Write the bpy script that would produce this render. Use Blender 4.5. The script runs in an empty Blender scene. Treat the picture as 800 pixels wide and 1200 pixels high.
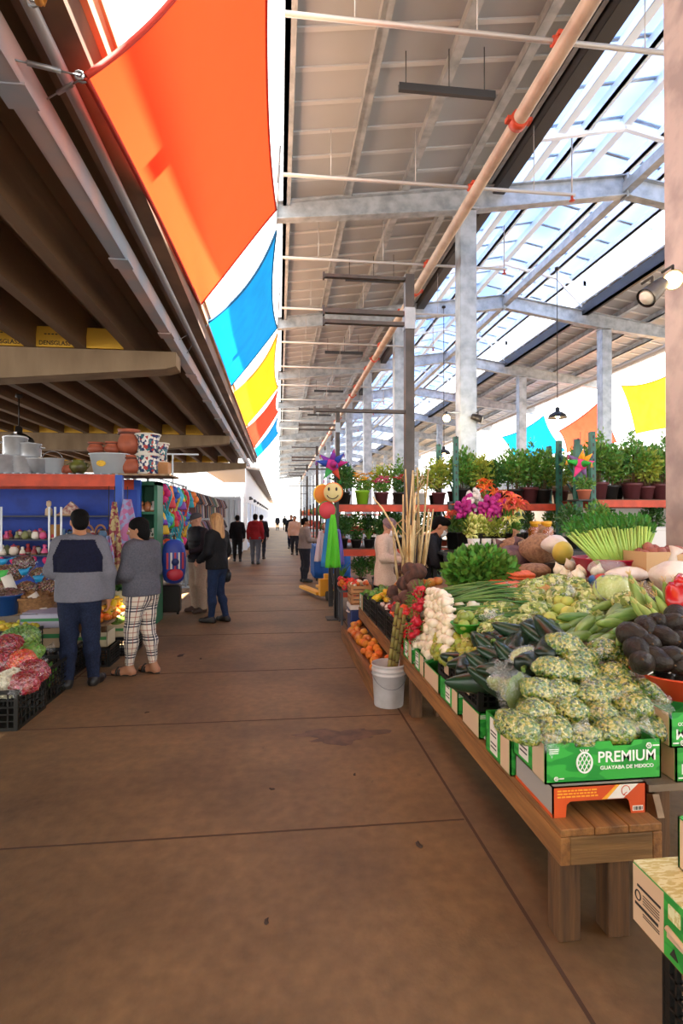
import bpy, bmesh, math, random
import numpy as np
from mathutils import Matrix, Vector, Euler
random.seed(7)
R = random.Random(11)
PI = math.pi
SC = bpy.context.scene
COL = SC.collection

# ------------------------------------------------------------------ camera maths (a pixel -> a point of the place)
FPX = 640.0; EYE = 1.65; TH = math.atan(73/FPX); PH = math.atan(5/FPX)
def ray(px, py):
    u = (px-400)/FPX; v = (600-py)/FPX
    fy = math.cos(PH)-v*math.sin(PH); fz = math.sin(PH)+v*math.cos(PH)
    return (math.sin(TH)*fy+u*math.cos(TH), math.cos(TH)*fy-u*math.sin(TH), fz)
def at(px, py, X=None, Y=None, Z=None):
    d = ray(px, py)
    t = X/d[0] if X is not None else Y/d[1] if Y is not None else (Z-EYE)/d[2]
    return Vector((t*d[0], t*d[1], EYE+t*d[2]))

# ------------------------------------------------------------------ materials
def lin(c):
    if isinstance(c, str):
        c = c.lstrip('#'); c = tuple(int(c[i:i+2], 16)/255 for i in (0, 2, 4))
    return tuple((x/12.92 if x <= .04045 else ((x+.055)/1.055)**2.4) for x in c)+(1.0,)
MATS = {}
def mat(name, col, rough=.6, metal=0., col2=None, nscale=6., nlo=.4, nhi=.65, bump=0., bscale=40., island=0., objr=0.,
        hue=0., emit=None, estr=0., coat=0., trans=0., spec=.5, subs=0., alpha=1., tl=0., detail=4., stretch=None, cells=None, tlc=None):
    """principled material; col2 mixed in by noise (or voronoi cells), brightness varied per island or per object"""
    if name in MATS: return MATS[name]
    m = bpy.data.materials.new(name); m.use_nodes = True
    nt = m.node_tree; N = nt.nodes; L = nt.links
    b = N['Principled BSDF']; out = N['Material Output']
    b.inputs['Roughness'].default_value = rough; b.inputs['Metallic'].default_value = metal
    b.inputs['Specular IOR Level'].default_value = spec
    if coat: b.inputs['Coat Weight'].default_value = coat; b.inputs['Coat Roughness'].default_value = .15
    if trans: b.inputs['Transmission Weight'].default_value = trans
    if subs:
        b.inputs['Subsurface Weight'].default_value = subs; b.inputs['Subsurface Radius'].default_value = (.02, .01, .005)
    if alpha < 1: b.inputs['Alpha'].default_value = alpha
    c = lin(col)
    src = None
    tc = N.new('ShaderNodeTexCoord'); vec = tc.outputs['Object']
    if stretch:
        mp = N.new('ShaderNodeMapping'); mp.inputs['Scale'].default_value = stretch; L.new(vec, mp.inputs['Vector']); vec = mp.outputs['Vector']
    if col2 is not None:
        if cells:
            tx = N.new('ShaderNodeTexVoronoi'); tx.inputs['Scale'].default_value = cells; L.new(vec, tx.inputs['Vector'])
            sp = N.new('ShaderNodeSeparateColor'); L.new(tx.outputs['Color'], sp.inputs['Color']); fac = sp.outputs[0]
        else:
            tx = N.new('ShaderNodeTexNoise'); tx.inputs['Scale'].default_value = nscale; tx.inputs['Detail'].default_value = detail
            L.new(vec, tx.inputs['Vector']); fac = tx.outputs['Fac']
        mr = N.new('ShaderNodeMapRange'); mr.inputs[1].default_value = nlo; mr.inputs[2].default_value = nhi; L.new(fac, mr.inputs[0])
        mx = N.new('ShaderNodeMix'); mx.data_type = 'RGBA'; mx.inputs[6].default_value = c; mx.inputs[7].default_value = lin(col2)
        L.new(mr.outputs[0], mx.inputs[0]); src = mx.outputs[2]
    if island or objr or hue:
        hs = N.new('ShaderNodeHueSaturation')
        if src: L.new(src, hs.inputs['Color'])
        else: hs.inputs['Color'].default_value = c
        if island or not objr:
            g = N.new('ShaderNodeNewGeometry'); rnd = g.outputs['Random Per Island']; amt = island
        else:
            g = N.new('ShaderNodeObjectInfo'); rnd = g.outputs['Random']; amt = objr
        if amt:
            r1 = N.new('ShaderNodeMapRange'); r1.inputs[3].default_value = 1-amt; r1.inputs[4].default_value = 1+amt; L.new(rnd, r1.inputs[0]); L.new(r1.outputs[0], hs.inputs['Value'])
        if hue:
            fr = N.new('ShaderNodeMath'); fr.operation = 'MULTIPLY'; fr.inputs[1].default_value = 7.31; L.new(rnd, fr.inputs[0])
            f2 = N.new('ShaderNodeMath'); f2.operation = 'FRACT'; L.new(fr.outputs[0], f2.inputs[0])
            r2 = N.new('ShaderNodeMapRange'); r2.inputs[3].default_value = .5-hue; r2.inputs[4].default_value = .5+hue; L.new(f2.outputs[0], r2.inputs[0]); L.new(r2.outputs[0], hs.inputs['Hue'])
        src = hs.outputs['Color']
    if src: L.new(src, b.inputs['Base Color'])
    else: b.inputs['Base Color'].default_value = c
    if emit is not None:
        b.inputs['Emission Color'].default_value = lin(emit); b.inputs['Emission Strength'].default_value = estr
    if bump:
        nz = N.new('ShaderNodeTexNoise'); nz.inputs['Scale'].default_value = bscale; nz.inputs['Detail'].default_value = 3; L.new(vec, nz.inputs['Vector'])
        bp = N.new('ShaderNodeBump'); bp.inputs['Strength'].default_value = bump; bp.inputs['Distance'].default_value = .02
        L.new(nz.outputs['Fac'], bp.inputs['Height']); L.new(bp.outputs['Normal'], b.inputs['Normal'])
    if tl:
        t = N.new('ShaderNodeBsdfTranslucent'); ms = N.new('ShaderNodeMixShader'); ms.inputs[0].default_value = tl
        if tlc: t.inputs['Color'].default_value = lin(tlc)
        elif src: L.new(src, t.inputs['Color'])
        else: t.inputs['Color'].default_value = c
        L.new(b.outputs[0], ms.inputs[1]); L.new(t.outputs[0], ms.inputs[2]); L.new(ms.outputs[0], out.inputs['Surface'])
    MATS[name] = m
    return m

def film_mat(name, tint='#ffffff', white=.035, gloss=.13):
    """clear crinkled plastic film"""
    if name in MATS: return MATS[name]
    m = bpy.data.materials.new(name); m.use_nodes = True; nt = m.node_tree; N = nt.nodes; L = nt.links
    N.remove(N['Principled BSDF']); out = N['Material Output']
    tr = N.new('ShaderNodeBsdfTransparent'); tr.inputs[0].default_value = lin(tint)
    gl = N.new('ShaderNodeBsdfGlossy'); gl.inputs['Roughness'].default_value = .22
    df = N.new('ShaderNodeBsdfDiffuse'); df.inputs[0].default_value = (.8, .82, .8, 1)
    tc = N.new('ShaderNodeTexCoord'); nz = N.new('ShaderNodeTexNoise'); nz.inputs['Scale'].default_value = 45; nz.inputs['Detail'].default_value = 3
    L.new(tc.outputs['Object'], nz.inputs['Vector'])
    bp = N.new('ShaderNodeBump'); bp.inputs['Strength'].default_value = .9; bp.inputs['Distance'].default_value = .02
    L.new(nz.outputs['Fac'], bp.inputs['Height']); L.new(bp.outputs[0], gl.inputs['Normal']); L.new(bp.outputs[0], df.inputs['Normal'])
    m1 = N.new('ShaderNodeMixShader'); m1.inputs[0].default_value = gloss; L.new(tr.outputs[0], m1.inputs[1]); L.new(gl.outputs[0], m1.inputs[2])
    m2 = N.new('ShaderNodeMixShader'); m2.inputs[0].default_value = white; L.new(m1.outputs[0], m2.inputs[1]); L.new(df.outputs[0], m2.inputs[2])
    L.new(m2.outputs[0], out.inputs['Surface']); MATS[name] = m
    return m

# ------------------------------------------------------------------ mesh builder
def rotm(rot):
    if rot is None: return Matrix.Identity(3)
    if isinstance(rot, (int, float)): return Matrix.Rotation(rot, 3, 'Z')
    if isinstance(rot, Matrix): return rot.to_3x3()
    return Euler(rot).to_matrix()
def frame_of(d):
    d = Vector(d).normalized(); a = Vector((0, 0, 1)) if abs(d.z) < .9 else Vector((1, 0, 0))
    u = d.cross(a).normalized(); v = d.cross(u); return u, v, d
class MB:
    def __init__(s): s.v = []; s.f = []; s.m = []; s.s = []
    def add(s, vs, fs, m=0, sm=False):
        o = len(s.v); s.v.extend([tuple(x) for x in vs])
        for f in fs: s.f.append([i+o for i in f]); s.m.append(m); s.s.append(sm)
        return s
    def box(s, c, size, rot=None, m=0):
        M = rotm(rot); c = Vector(c); h = [x/2 for x in size]
        vs = [c+M @ Vector((sx*h[0], sy*h[1], sz*h[2])) for sx in (-1, 1) for sy in (-1, 1) for sz in (-1, 1)]
        return s.add(vs, [(0, 1, 3, 2), (4, 6, 7, 5), (0, 4, 5, 1), (2, 3, 7, 6), (0, 2, 6, 4), (1, 5, 7, 3)], m)
    def bx(s, x0, y0, z0, x1, y1, z1, m=0):
        return s.box(((x0+x1)/2, (y0+y1)/2, (z0+z1)/2), (abs(x1-x0), abs(y1-y0), abs(z1-z0)), None, m)
    def tube(s, pts, r, n=8, m=0, sm=True, caps=True):
        pts = [Vector(p) for p in pts]; k = len(pts)
        rs = r if isinstance(r, (list, tuple)) else [r]*k
        vs = []; fs = []; u = None
        for i, p in enumerate(pts):
            d = (pts[min(i+1, k-1)]-pts[max(i-1, 0)])
            if d.length < 1e-9: d = Vector((0, 0, 1))
            d.normalize()
            if u is None: u, v, _ = frame_of(d)
            else:
                u = (u-d*u.dot(d)); u = u.normalized() if u.length > 1e-6 else frame_of(d)[0]; v = d.cross(u)
            for j in range(n):
                a = 2*PI*j/n; vs.append(p+(u*math.cos(a)+v*math.sin(a))*rs[i])
        for i in range(k-1):
            for j in range(n): fs.append((i*n+j, i*n+(j+1) % n, (i+1)*n+(j+1) % n, (i+1)*n+j))
        s.add(vs, fs, m, sm)
        if caps:
            o = len(s.v)-k*n
            s.f.append([o+j for j in range(n)][::-1]); s.m.append(m); s.s.append(False)
            s.f.append([o+(k-1)*n+j for j in range(n)]); s.m.append(m); s.s.append(False)
        return s
    def bar(s, a, b, w, h, m=0, up=(0, 0, 1)):
        a = Vector(a); b = Vector(b); d = (b-a); l = d.length; d.normalize(); up = Vector(up)
        if abs(d.dot(up)) > .98: up = Vector((0, 1, 0))
        x = d.cross(up).normalized(); z = x.cross(d)
        M = Matrix((x, d, z)).transposed()
        return s.box((a+b)/2, (w, l, h), M, m)
    def lathe(s, prof, n=16, c=(0, 0, 0), rot=None, m=0, sm=True, sx=1., sy=1.):
        M = rotm(rot); c = Vector(c); vs = []; fs = []; k = len(prof)
        for r, z in prof:
            for j in range(n):
                a = 2*PI*j/n; vs.append(c+M @ Vector((r*sx*math.cos(a), r*sy*math.sin(a), z)))
        for i in range(k-1):
            for j in range(n): fs.append((i*n+j, i*n+(j+1) % n, (i+1)*n+(j+1) % n, (i+1)*n+j))
        s.add(vs, fs, m, sm); o = len(s.v)-k*n
        if prof[0][0] > 1e-6: s.f.append([o+j for j in range(n)][::-1]); s.m.append(m); s.s.append(False)
        if prof[-1][0] > 1e-6: s.f.append([o+(k-1)*n+j for j in range(n)]); s.m.append(m); s.s.append(False)
        return s
    def blob(s, c, rad, nu=12, nv=8, fn=None, rot=None, m=0, sm=True):
        M = rotm(rot); c = Vector(c); vs = []; fs = []
        for i in range(nv+1):
            t = PI*i/nv
            for j in range(nu):
                a = 2*PI*j/nu; p = Vector((math.sin(t)*math.cos(a), math.sin(t)*math.sin(a), -math.cos(t)))
                k = fn(p) if fn else 1.
                vs.append(c+M @ Vector((p.x*rad[0]*k, p.y*rad[1]*k, p.z*rad[2]*k)))
        for i in range(nv):
            for j in range(nu):
                q = [i*nu+j, i*nu+(j+1) % nu, (i+1)*nu+(j+1) % nu, (i+1)*nu+j]
                if i == 0: q = [q[0], q[2], q[3]]
                elif i == nv-1: q = [q[0], q[1], q[2]]
                fs.append(q)
        return s.add(vs, fs, m, sm)
    def prism(s, poly, z0, z1, M=None, m=0):
        n = len(poly); M = M or Matrix.Identity(4)
        vs = [M @ Vector((x, y, z0)) for x, y in poly]+[M @ Vector((x, y, z1)) for x, y in poly]
        fs = [list(range(n))[::-1], [n+i for i in range(n)]]+[(i, (i+1) % n, n+(i+1) % n, n+i) for i in range(n)]
        return s.add(vs, fs, m)
    def grid(s, fn, nu, nv, m=0, sm=True):
        vs = [fn(i/nu, j/nv) for j in range(nv+1) for i in range(nu+1)]
        fs = [(j*(nu+1)+i, j*(nu+1)+i+1, (j+1)*(nu+1)+i+1, (j+1)*(nu+1)+i) for j in range(nv) for i in range(nu)]
        return s.add(vs, fs, m, sm)
    def quad(s, a, b, c, d, m=0): return s.add([a, b, c, d], [(0, 1, 2, 3)], m)
    def mesh(s, name, mats):
        me = bpy.data.meshes.new(name); me.from_pydata(s.v, [], s.f)
        for mm in (mats if isinstance(mats, (list, tuple)) else [mats]): me.materials.append(mm)
        if s.f:
            me.polygons.foreach_set('material_index', s.m); me.polygons.foreach_set('use_smooth', s.s)
        me.update(); return me
    def build(s, name, mats, parent=None, loc=None, rot=None, thick=0., bevel=0., sub=0):
        o = bpy.data.objects.new(name, s.mesh(name, mats)); COL.objects.link(o)
        if parent is not None: o.parent = parent
        if loc is not None: o.location = loc
        if rot is not None: o.rotation_euler = rot if not isinstance(rot, (int, float)) else (0, 0, rot)
        if thick:
            md = o.modifiers.new('thick', 'SOLIDIFY'); md.thickness = thick; md.offset = 0
        if bevel:
            md = o.modifiers.new('bevel', 'BEVEL'); md.width = bevel; md.segments = 2; md.limit_method = 'ANGLE'
        if sub:
            md = o.modifiers.new('sub', 'SUBSURF'); md.levels = sub; md.render_levels = sub
        return o
def tag(o, label=None, cat=None, group=None, kind=None):
    if label: o['label'] = label
    if cat: o['category'] = cat
    if group: o['group'] = group
    if kind: o['kind'] = kind
    return o
def thing(name, label, cat, loc=(0, 0, 0), rz=0., group=None, rot=None):
    o = bpy.data.objects.new(name, None); COL.objects.link(o); o.location = loc
    o.rotation_euler = rot if rot is not None else (0, 0, rz); o.empty_display_size = .1
    return tag(o, label, cat, group)
def struct(o): o['kind'] = 'structure'; return o
def dup(root, loc, rot=None, label=None, group=None, scale=None):
    r = root.copy(); COL.objects.link(r); r.location = loc
    if rot is not None: r.rotation_euler = rot if not isinstance(rot, (int, float)) else (0, 0, rot)
    if scale is not None: r.scale = (scale,)*3 if isinstance(scale, (int, float)) else scale
    if label: r['label'] = label
    if group: r['group'] = group
    for ch in list(root.children):
        c = ch.copy(); COL.objects.link(c); c.parent = r
        for g in list(ch.children):
            d = g.copy(); COL.objects.link(d); d.parent = c
    return r
def rr(a, b): return R.uniform(a, b)
def rrot(): return (rr(0, 6.28), rr(0, 6.28), rr(0, 6.28))
def text_mesh(txt, size, M, ext=.001, sx=1., align='CENTER', shear=0.):
    """lettering as mesh data placed by the 4x4 matrix M (text in its local XY plane)"""
    cu = bpy.data.curves.new('lettering', 'FONT'); cu.body = txt; cu.size = size; cu.extrude = ext; cu.align_x = align; cu.align_y = 'CENTER'; cu.shear = shear
    cu.resolution_u = 3; cu.offset = size*.012
    o = bpy.data.objects.new('lettering', cu); COL.objects.link(o)
    bpy.context.view_layer.update()
    me = bpy.data.meshes.new_from_object(o)
    vs = [M @ Vector((v.co.x*sx, v.co.y, v.co.z)) for v in me.vertices]; fs = [tuple(p.vertices) for p in me.polygons]
    bpy.data.objects.remove(o); bpy.data.meshes.remove(me)
    return vs, fs
def basis(o, x, y):
    """4x4 with origin o and local axes x (text direction) and y (text up)"""
    x = Vector(x).normalized(); y = Vector(y).normalized(); z = x.cross(y)
    M = Matrix((x, y, z)).transposed().to_4x4(); M.translation = Vector(o); return M

# ------------------------------------------------------------------ camera, world, sun
cam_d = bpy.data.cameras.new('camera'); cam = bpy.data.objects.new('camera', cam_d); COL.objects.link(cam); SC.camera = cam
cam_d.sensor_fit = 'VERTICAL'; cam_d.sensor_height = 36; cam_d.sensor_width = 24; cam_d.lens = FPX/1200*36; cam_d.clip_start = .05; cam_d.clip_end = 400
cam.location = (0, 0, EYE); cam.rotation_euler = (PI/2+PH, 0, -TH)
w = bpy.data.worlds.new('world'); SC.world = w; w.use_nodes = True
bg = w.node_tree.nodes['Background']; bg.inputs[0].default_value = lin('#f6f4ef'); bg.inputs[1].default_value = 3.2
sd = bpy.data.lights.new('sun', 'SUN'); sd.energy = 44; sd.angle = math.radians(.6); sd.color = (1, .95, .86)
sun = bpy.data.objects.new('sun', sd); COL.objects.link(sun)
sun.rotation_euler = Vector((-.258, -.06, -1)).to_track_quat('-Z', 'Y').to_euler()
SC.view_settings.view_transform = 'Standard'; SC.view_settings.look = 'None'; SC.view_settings.gamma = 1; SC.view_settings.use_curve_mapping = False
SC.view_settings.exposure = 0.5
SC.cycles.max_bounces = 7; SC.cycles.diffuse_bounces = 4; SC.cycles.transparent_max_bounces = 12; SC.cycles.sample_clamp_indirect = 6
SC.cycles.use_denoising = True
# ================================================================== the setting
M_concrete_floor = mat('floor_concrete', '#836542', .6, col2='#5b452d', nscale=1.1, nlo=.32, nhi=.72, bump=.12, bscale=30, detail=9)
def floor_nodes():
    m = M_concrete_floor; N = m.node_tree.nodes; L = m.node_tree.links; b = N['Principled BSDF']
    src = b.inputs['Base Color'].links[0].from_socket
    tc = N.new('ShaderNodeTexCoord')
    fine = N.new('ShaderNodeTexNoise'); fine.inputs['Scale'].default_value = 14; fine.inputs['Detail'].default_value = 10; L.new(tc.outputs['Object'], fine.inputs['Vector'])
    mr = N.new('ShaderNodeMapRange'); mr.inputs[1].default_value = .3; mr.inputs[2].default_value = .7; mr.inputs[3].default_value = .82; mr.inputs[4].default_value = 1.15; L.new(fine.outputs['Fac'], mr.inputs[0])
    mu = N.new('ShaderNodeVectorMath'); mu.operation = 'SCALE'; L.new(src, mu.inputs[0]); L.new(mr.outputs[0], mu.inputs['Scale'])
    # worn dark specks and spills
    sp = N.new('ShaderNodeTexNoise'); sp.inputs['Scale'].default_value = 3.1; sp.inputs['Detail'].default_value = 6; sp.inputs['Roughness'].default_value = .7
    mp = N.new('ShaderNodeMapping'); mp.inputs['Location'].default_value = (4.1, 2.2, 0); mp.inputs['Scale'].default_value = (1.6, .8, 1); L.new(tc.outputs['Object'], mp.inputs['Vector']); L.new(mp.outputs[0], sp.inputs['Vector'])
    m2 = N.new('ShaderNodeMapRange'); m2.inputs[1].default_value = .66; m2.inputs[2].default_value = .72; m2.inputs[3].default_value = 0; m2.inputs[4].default_value = .55; L.new(sp.outputs['Fac'], m2.inputs[0])
    mx = N.new('ShaderNodeMix'); mx.data_type = 'RGBA'; L.new(m2.outputs[0], mx.inputs[0]); L.new(mu.outputs[0], mx.inputs[6]); mx.inputs[7].default_value = lin('#3a281c')
    L.new(mx.outputs[2], b.inputs['Base Color'])
floor_nodes()
M_joint = mat('joint_dark', '#4a3425', .9)
f = MB()
f.bx(-14, -10, -.2, 24, 130, 0)
struct(f.build('floor', M_concrete_floor))
jt = 0
def joint(a, b, w=.012):
    m = MB(); m.bar(Vector(a)+Vector((0, 0, .0012)), Vector(b)+Vector((0, 0, .0012)), w, .002)
    struct(m.build('floor_joint', M_joint))
for y in (-.2, 1.35, 2.89, 4.475, 5.91, 7.77, 9.6, 11.5, 13.4, 15.3, 17.5, 20, 23, 26):
    joint((-9, y, 0), (1.0 if y < 6 else 1.0, y, 0))
joint((1.015, -4, 0), (1.015, 30, 0), .016); joint((-2.05, 5.8, 0), (-2.05, 30, 0))
# dark spill on the slab
M_spill = mat('spill', '#4b3423', .55, col2='#6a4a33', nscale=8)
m = MB(); c = at(400, 862, Z=0)
poly = []
for k in range(40):
    a = 2*PI*k/40; q = 1+.28*math.sin(3*a+.5)+.16*math.sin(7*a)+.1*math.sin(13*a+2)
    poly.append((.30*q*math.cos(a), .13*q*math.sin(a)))
m.prism(poly, .0005, .002); tag(m.build('spill_stain', M_spill, loc=c), 'dark damp spill dried into the brown concrete walkway', 'stain')
M_leafbit = mat('debris_dark', '#3a2a20', .8)
for i, (px, py, s) in enumerate([(212, 768, .07), (235, 772, .03), (318, 925, .02), (415, 908, .018), (312, 1080, .02), (490, 990, .03), (172, 835, .02), (125, 762, .02)]):
    m = MB(); m.blob((0, 0, .003), (s, s*.5, .004), 9, 4, lambda p: 1+.3*math.sin(5*p.x+3*p.y)); o = m.build('litter_scrap', M_leafbit, loc=at(px, py, Z=0), rot=rr(0, 3))
    tag(o, 'small dark scrap of litter trodden onto the bare walkway', 'litter', 'scraps trodden on the walkway')

# ---------------- steel canopy: frames every 6 m
M_galv = mat('galvanised_steel', '#b4bcc4', .5, .25, col2='#8e979f', nscale=5, nlo=.35, nhi=.7)
M_pink = mat('primed_steel', '#b9a8a0', .6, .1, col2='#9c8d88', nscale=4)
M_roof = mat('roof_underside', '#aeb3b9', .6, .1, col2='#9a9fa6', nscale=.35, nlo=.35, nhi=.65)
M_dark = mat('dark_steel', '#4a4c50', .5, .4)
YS = [-7.7, -1.7, 4.3, 10.3, 16.3, 22.3, 28.3, 34.3, 40.3, 46.3, 52.3, 58.3, 64.3, 70.3, 76.3, 82.3]
XE = 0.06; ZE = 7.45; XL = 4.35; XA = 6.95; ZA = 8.45; XR = 9.5; XC = 3.62; XC2 = 10.28; XO = 13.85
def zr(x):                      # underside of the roof sheet
    t = (min(x, 2*XA-x)-XE)/(XA-XE); return ZE+.28+(ZA-ZE)*t
M_seam = mat('roof_seam', '#c4c8cc', .5, .2)
def roof(name, x0, x1, y0, y1, mm, zf=zr, rib=.62):
    m = MB(); v = []
    m.add([(x0, y0, zf(x0)), (x1, y0, zf(x1)), (x1, y1, zf(x1)), (x0, y1, zf(x0)), (x0, y0, zf(x0)+.05), (x1, y0, zf(x1)+.05), (x1, y1, zf(x1)+.05), (x0, y1, zf(x0)+.05)],
          [(0, 1, 2, 3), (7, 6, 5, 4), (0, 4, 5, 1), (1, 5, 6, 2), (2, 6, 7, 3), (3, 7, 4, 0)])
    y = y0+.3
    while y < y1:
        m.bar((x0, y, zf(x0)-.012), (x1, y, zf(x1)-.012), .07, .03, 1); y += rib
        if y > 60: y += rib
    return struct(m.build(name, mm))
roof('ceiling_canopy', XE, XL, -9, 84, [M_roof, M_seam])
roof('ceiling_canopy', XR, XO, -9, 84, [M_roof, M_seam])
# raised translucent roof over the ridge
M_lite = mat('translucent_sheet', '#c0d2ec', .5, col2='#a9c2e8', nscale=.5, tl=.35)
M_white = mat('white_painted_steel', '#eef2f6', .5)
ZM = 9.15
def zm(x): return ZM+(.62 if True else 0)*(1-abs(x-XA)/3.0)
for nm, a, b in (('ceiling_skylight', 3.95, XA), ('ceiling_skylight', XA, 9.95)):
    roof(nm, a, b, -9, 84, [M_lite, M_galv], zm, 1.0)
def purlin(x, z, mm, w=.07, h=.16, nm='purlin', y0=-9, y1=84):
    m = MB(); m.bx(x-w/2, y0, z-h, x+w/2, y1, z); m.bx(x-w/2, y0, z-h, x+w/2+.07, y1, z-h+.015); struct(m.build(nm, mm))
for x in (1.25, 2.35, 3.4): purlin(x, zr(x)-.03, M_galv)
purlin(XE+.04, zr(XE)-.01, M_galv, .07, .22)
purlin(XL-.1, zr(XL)-.02, M_dark, .16, .34); purlin(XL-.34, zr(XL)-.04, M_galv, .07, .18)
for x in (XR+.1,): purlin(x, zr(x)-.02, M_dark, .14, .3)
for x in (10.7, 11.7, 12.7, 13.7): purlin(x, zr(x)-.03, M_galv)
for x in (4.7, 5.55, 6.1, XA, 7.75, 8.5, 9.2): purlin(x, zm(x)-.03, M_white, .09, .18)
purlin(XA, ZA-.05, M_galv, .1, .2)
def ibeam(m, a, b, d0, d1, w=.2, t=.02):
    a = Vector(a); b = Vector(b)     # top edge a->b, depths d0,d1, running in X
    for s0, s1, th in ((0, 0, t), (d0, d1, -t)):
        m.add([(a.x, a.y-w/2, a.z-s0), (a.x, a.y+w/2, a.z-s0), (b.x, b.y+w/2, b.z-s1), (b.x, b.y-w/2, b.z-s1),
               (a.x, a.y-w/2, a.z-s0-th), (a.x, a.y+w/2, a.z-s0-th), (b.x, b.y+w/2, b.z-s1-th), (b.x, b.y-w/2, b.z-s1-th)],
              [(0, 1, 2, 3), (7, 6, 5, 4), (0, 4, 5, 1), (1, 5, 6, 2), (2, 6, 7, 3), (3, 7, 4, 0)])
    m.add([(a.x, a.y-.008, a.z), (a.x, a.y+.008, a.z), (b.x, b.y+.008, b.z), (b.x, b.y-.008, b.z),
           (a.x, a.y-.008, a.z-d0), (a.x, a.y+.008, a.z-d0), (b.x, b.y+.008, b.z-d1), (b.x, b.y-.008, b.z-d1)],
          [(0, 1, 2, 3), (7, 6, 5, 4), (0, 4, 5, 1), (1, 5, 6, 2), (2, 6, 7, 3), (3, 7, 4, 0)])
for i, y in enumerate(YS):
    zt = lambda x: zr(x)-.19
    m = MB(); ibeam(m, (-.04, y, zt(XE)), (XC, y, zt(XC)), .34, .46); ibeam(m, (XC, y, zt(XC)), (XA, y, zt(XA)), .46, .42)
    m.bx(XA-.02, y-.11, zt(XA)-.46, XA+.02, y+.11, zt(XA)+.02); m.bx(-.06, y-.11, zt(XE)-.36, -.04, y+.11, zt(XE)+.02)
    struct(m.build('roof_beam', M_galv))
    m = MB(); ibeam(m, (XO, y, zt(XO)), (XC2, y, zt(XC2)), .34, .46); ibeam(m, (XC2, y, zt(XC2)), (XA, y, zt(XA)), .46, .42); struct(m.build('roof_beam', M_galv))
    mc = M_pink if y == 4.3 else M_galv
    for xc in (XC, XC2):
        if xc == XC2 and (y < 10 or y > 70): continue
        m = MB(); wd, dp = .30, .30
        xk = xc; xc = xc-.08 if y == 4.3 else xc
        for sx in (-1, 1): m.bx(xc+sx*(wd/2)-.012, y-dp/2, .0, xc+sx*(wd/2)+.012, y+dp/2, zt(xc)-.46)
        m.bx(xc-wd/2, y-.01, 0, xc+wd/2, y+.01, zt(xc)-.46)
        m.bx(xc-wd/2, y-dp/2-.012, .02, xc+wd/2, y-dp/2+.012, zt(xc)-.5)       # boxed face plate
        m.bx(xc-.22, y-.22, 0, xc+.22, y+.22, .03); m.bx(xc-.2, y-.2, zt(xc)-.48, xc+.2, y+.2, zt(xc)-.45)
        if y == 4.3: m.tube([(xc-.02, y-dp/2-.03, .2), (xc-.02, y-dp/2-.03, 6.9)], .012, 6)
        struct(m.build('column', mc))
    # posts carrying the raised roof
    for xp in (XL-.1, XR+.1):
        m = MB(); m.bx(xp-.05, y-.05, zt(xp), xp+.05, y+.05, zm(xp)+.0)
        m.bar((xp, y, zt(xp)+.1), (xp+(1.1 if xp < XA else -1.1), y, zm(xp+(1.1 if xp < XA else -1.1))-.1), .06, .06)
        struct(m.build('roof_post', M_white))
    m = MB(); m.bar((3.95, y, zm(3.95)-.2), (XA, y, zm(XA)-.2), .1, .16); m.bar((9.95, y, zm(9.95)-.2), (XA, y, zm(XA)-.2), .1, .16); struct(m.build('roof_rafter', M_white))

# ---------------- low concrete roof (double tees) over the stalls on the other side
M_conc = mat('old_concrete', '#7c6147', .85, col2='#5c4533', nscale=1.5, nlo=.3, nhi=.7, bump=.15, bscale=25, stretch=(1, .25, 1))
M_concb = mat('old_concrete_beam', '#9a8266', .85, col2='#7c654c', nscale=3, nlo=.3, nhi=.7, bump=.1, bscale=25, stretch=(1, 1, .3))
XD = -1.07; Y0c, Y1c = -9, 25.2
m = MB(); m.bx(-13, Y0c, 4.28, XD-.18, Y1c, 4.45)
x = -1.95
while x > -12.6:
    m.prism([(x-.11, 4.28), (x+.11, 4.28), (x+.065, 3.84), (x-.065, 3.84)], Y0c, Y1c, Matrix(((1, 0, 0, 0), (0, 0, 1, 0), (0, 1, 0, 0), (0, 0, 0, 1)))); x -= .62
struct(m.build('ceiling_concrete', M_conc))
for i, y in enumerate((0.1, 7.6, 15.2, 22.8)):
    m = MB(); dp = .34
    m.prism([(-13, 3.83), (-1.36, 3.83), (-1.36, 3.64), (-1.5, 3.60), (-3.8, 3.40), (-13, 3.40)], y-.17, y+.17, Matrix(((1, 0, 0, 0), (0, 0, 1, 0), (0, 1, 0, 0), (0, 0, 0, 1))))
    struct(m.build('concrete_beam', M_concb))
# steel channel along the beam tips, fascia and gutter
M_chan = mat('galvanised_channel', '#9aa3b0', .45, .3, col2='#c3a9a4', nscale=1.2, nlo=.45, nhi=.6)
m = MB(); m.bx(-1.42, Y0c, 3.84, -1.30, Y1c, 3.86); m.bx(-1.42, Y0c, 3.84, -1.405, Y1c, 4.02); m.bx(-1.315, Y0c, 3.84, -1.30, Y1c, 4.02); struct(m.build('edge_channel', M_chan))
m = MB(); m.bx(-1.27, Y0c, 4.10, -1.02, Y1c, 4.14); m.bx(-1.06, Y0c, 4.14, -1.02, Y1c, 4.5); m.bx(-1.27, Y0c, 4.14, -1.24, Y1c, 4.28)
struct(m.build('trim_1', mat('fascia_brown', '#8a6b55', .6, col2='#5f4a3d', nscale=1.5)))
m = MB(); m.bx(-1.02, Y0c, 4.30, -.98, Y1c, 4.52); m.bx(-1.35, Y0c, 4.45, -.96, Y1c, 4.53)
struct(m.build('trim_2', mat('gutter_metal', '#d9a884', .5, .1, col2='#c08f73', nscale=1)))
m = MB(); m.tube([(-1.17, Y0c, 4.06), (-1.17, Y1c, 4.06)], .035, 8); struct(m.build('conduit', mat('conduit_grey', '#9b9ba0', .5, .3)))
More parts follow.
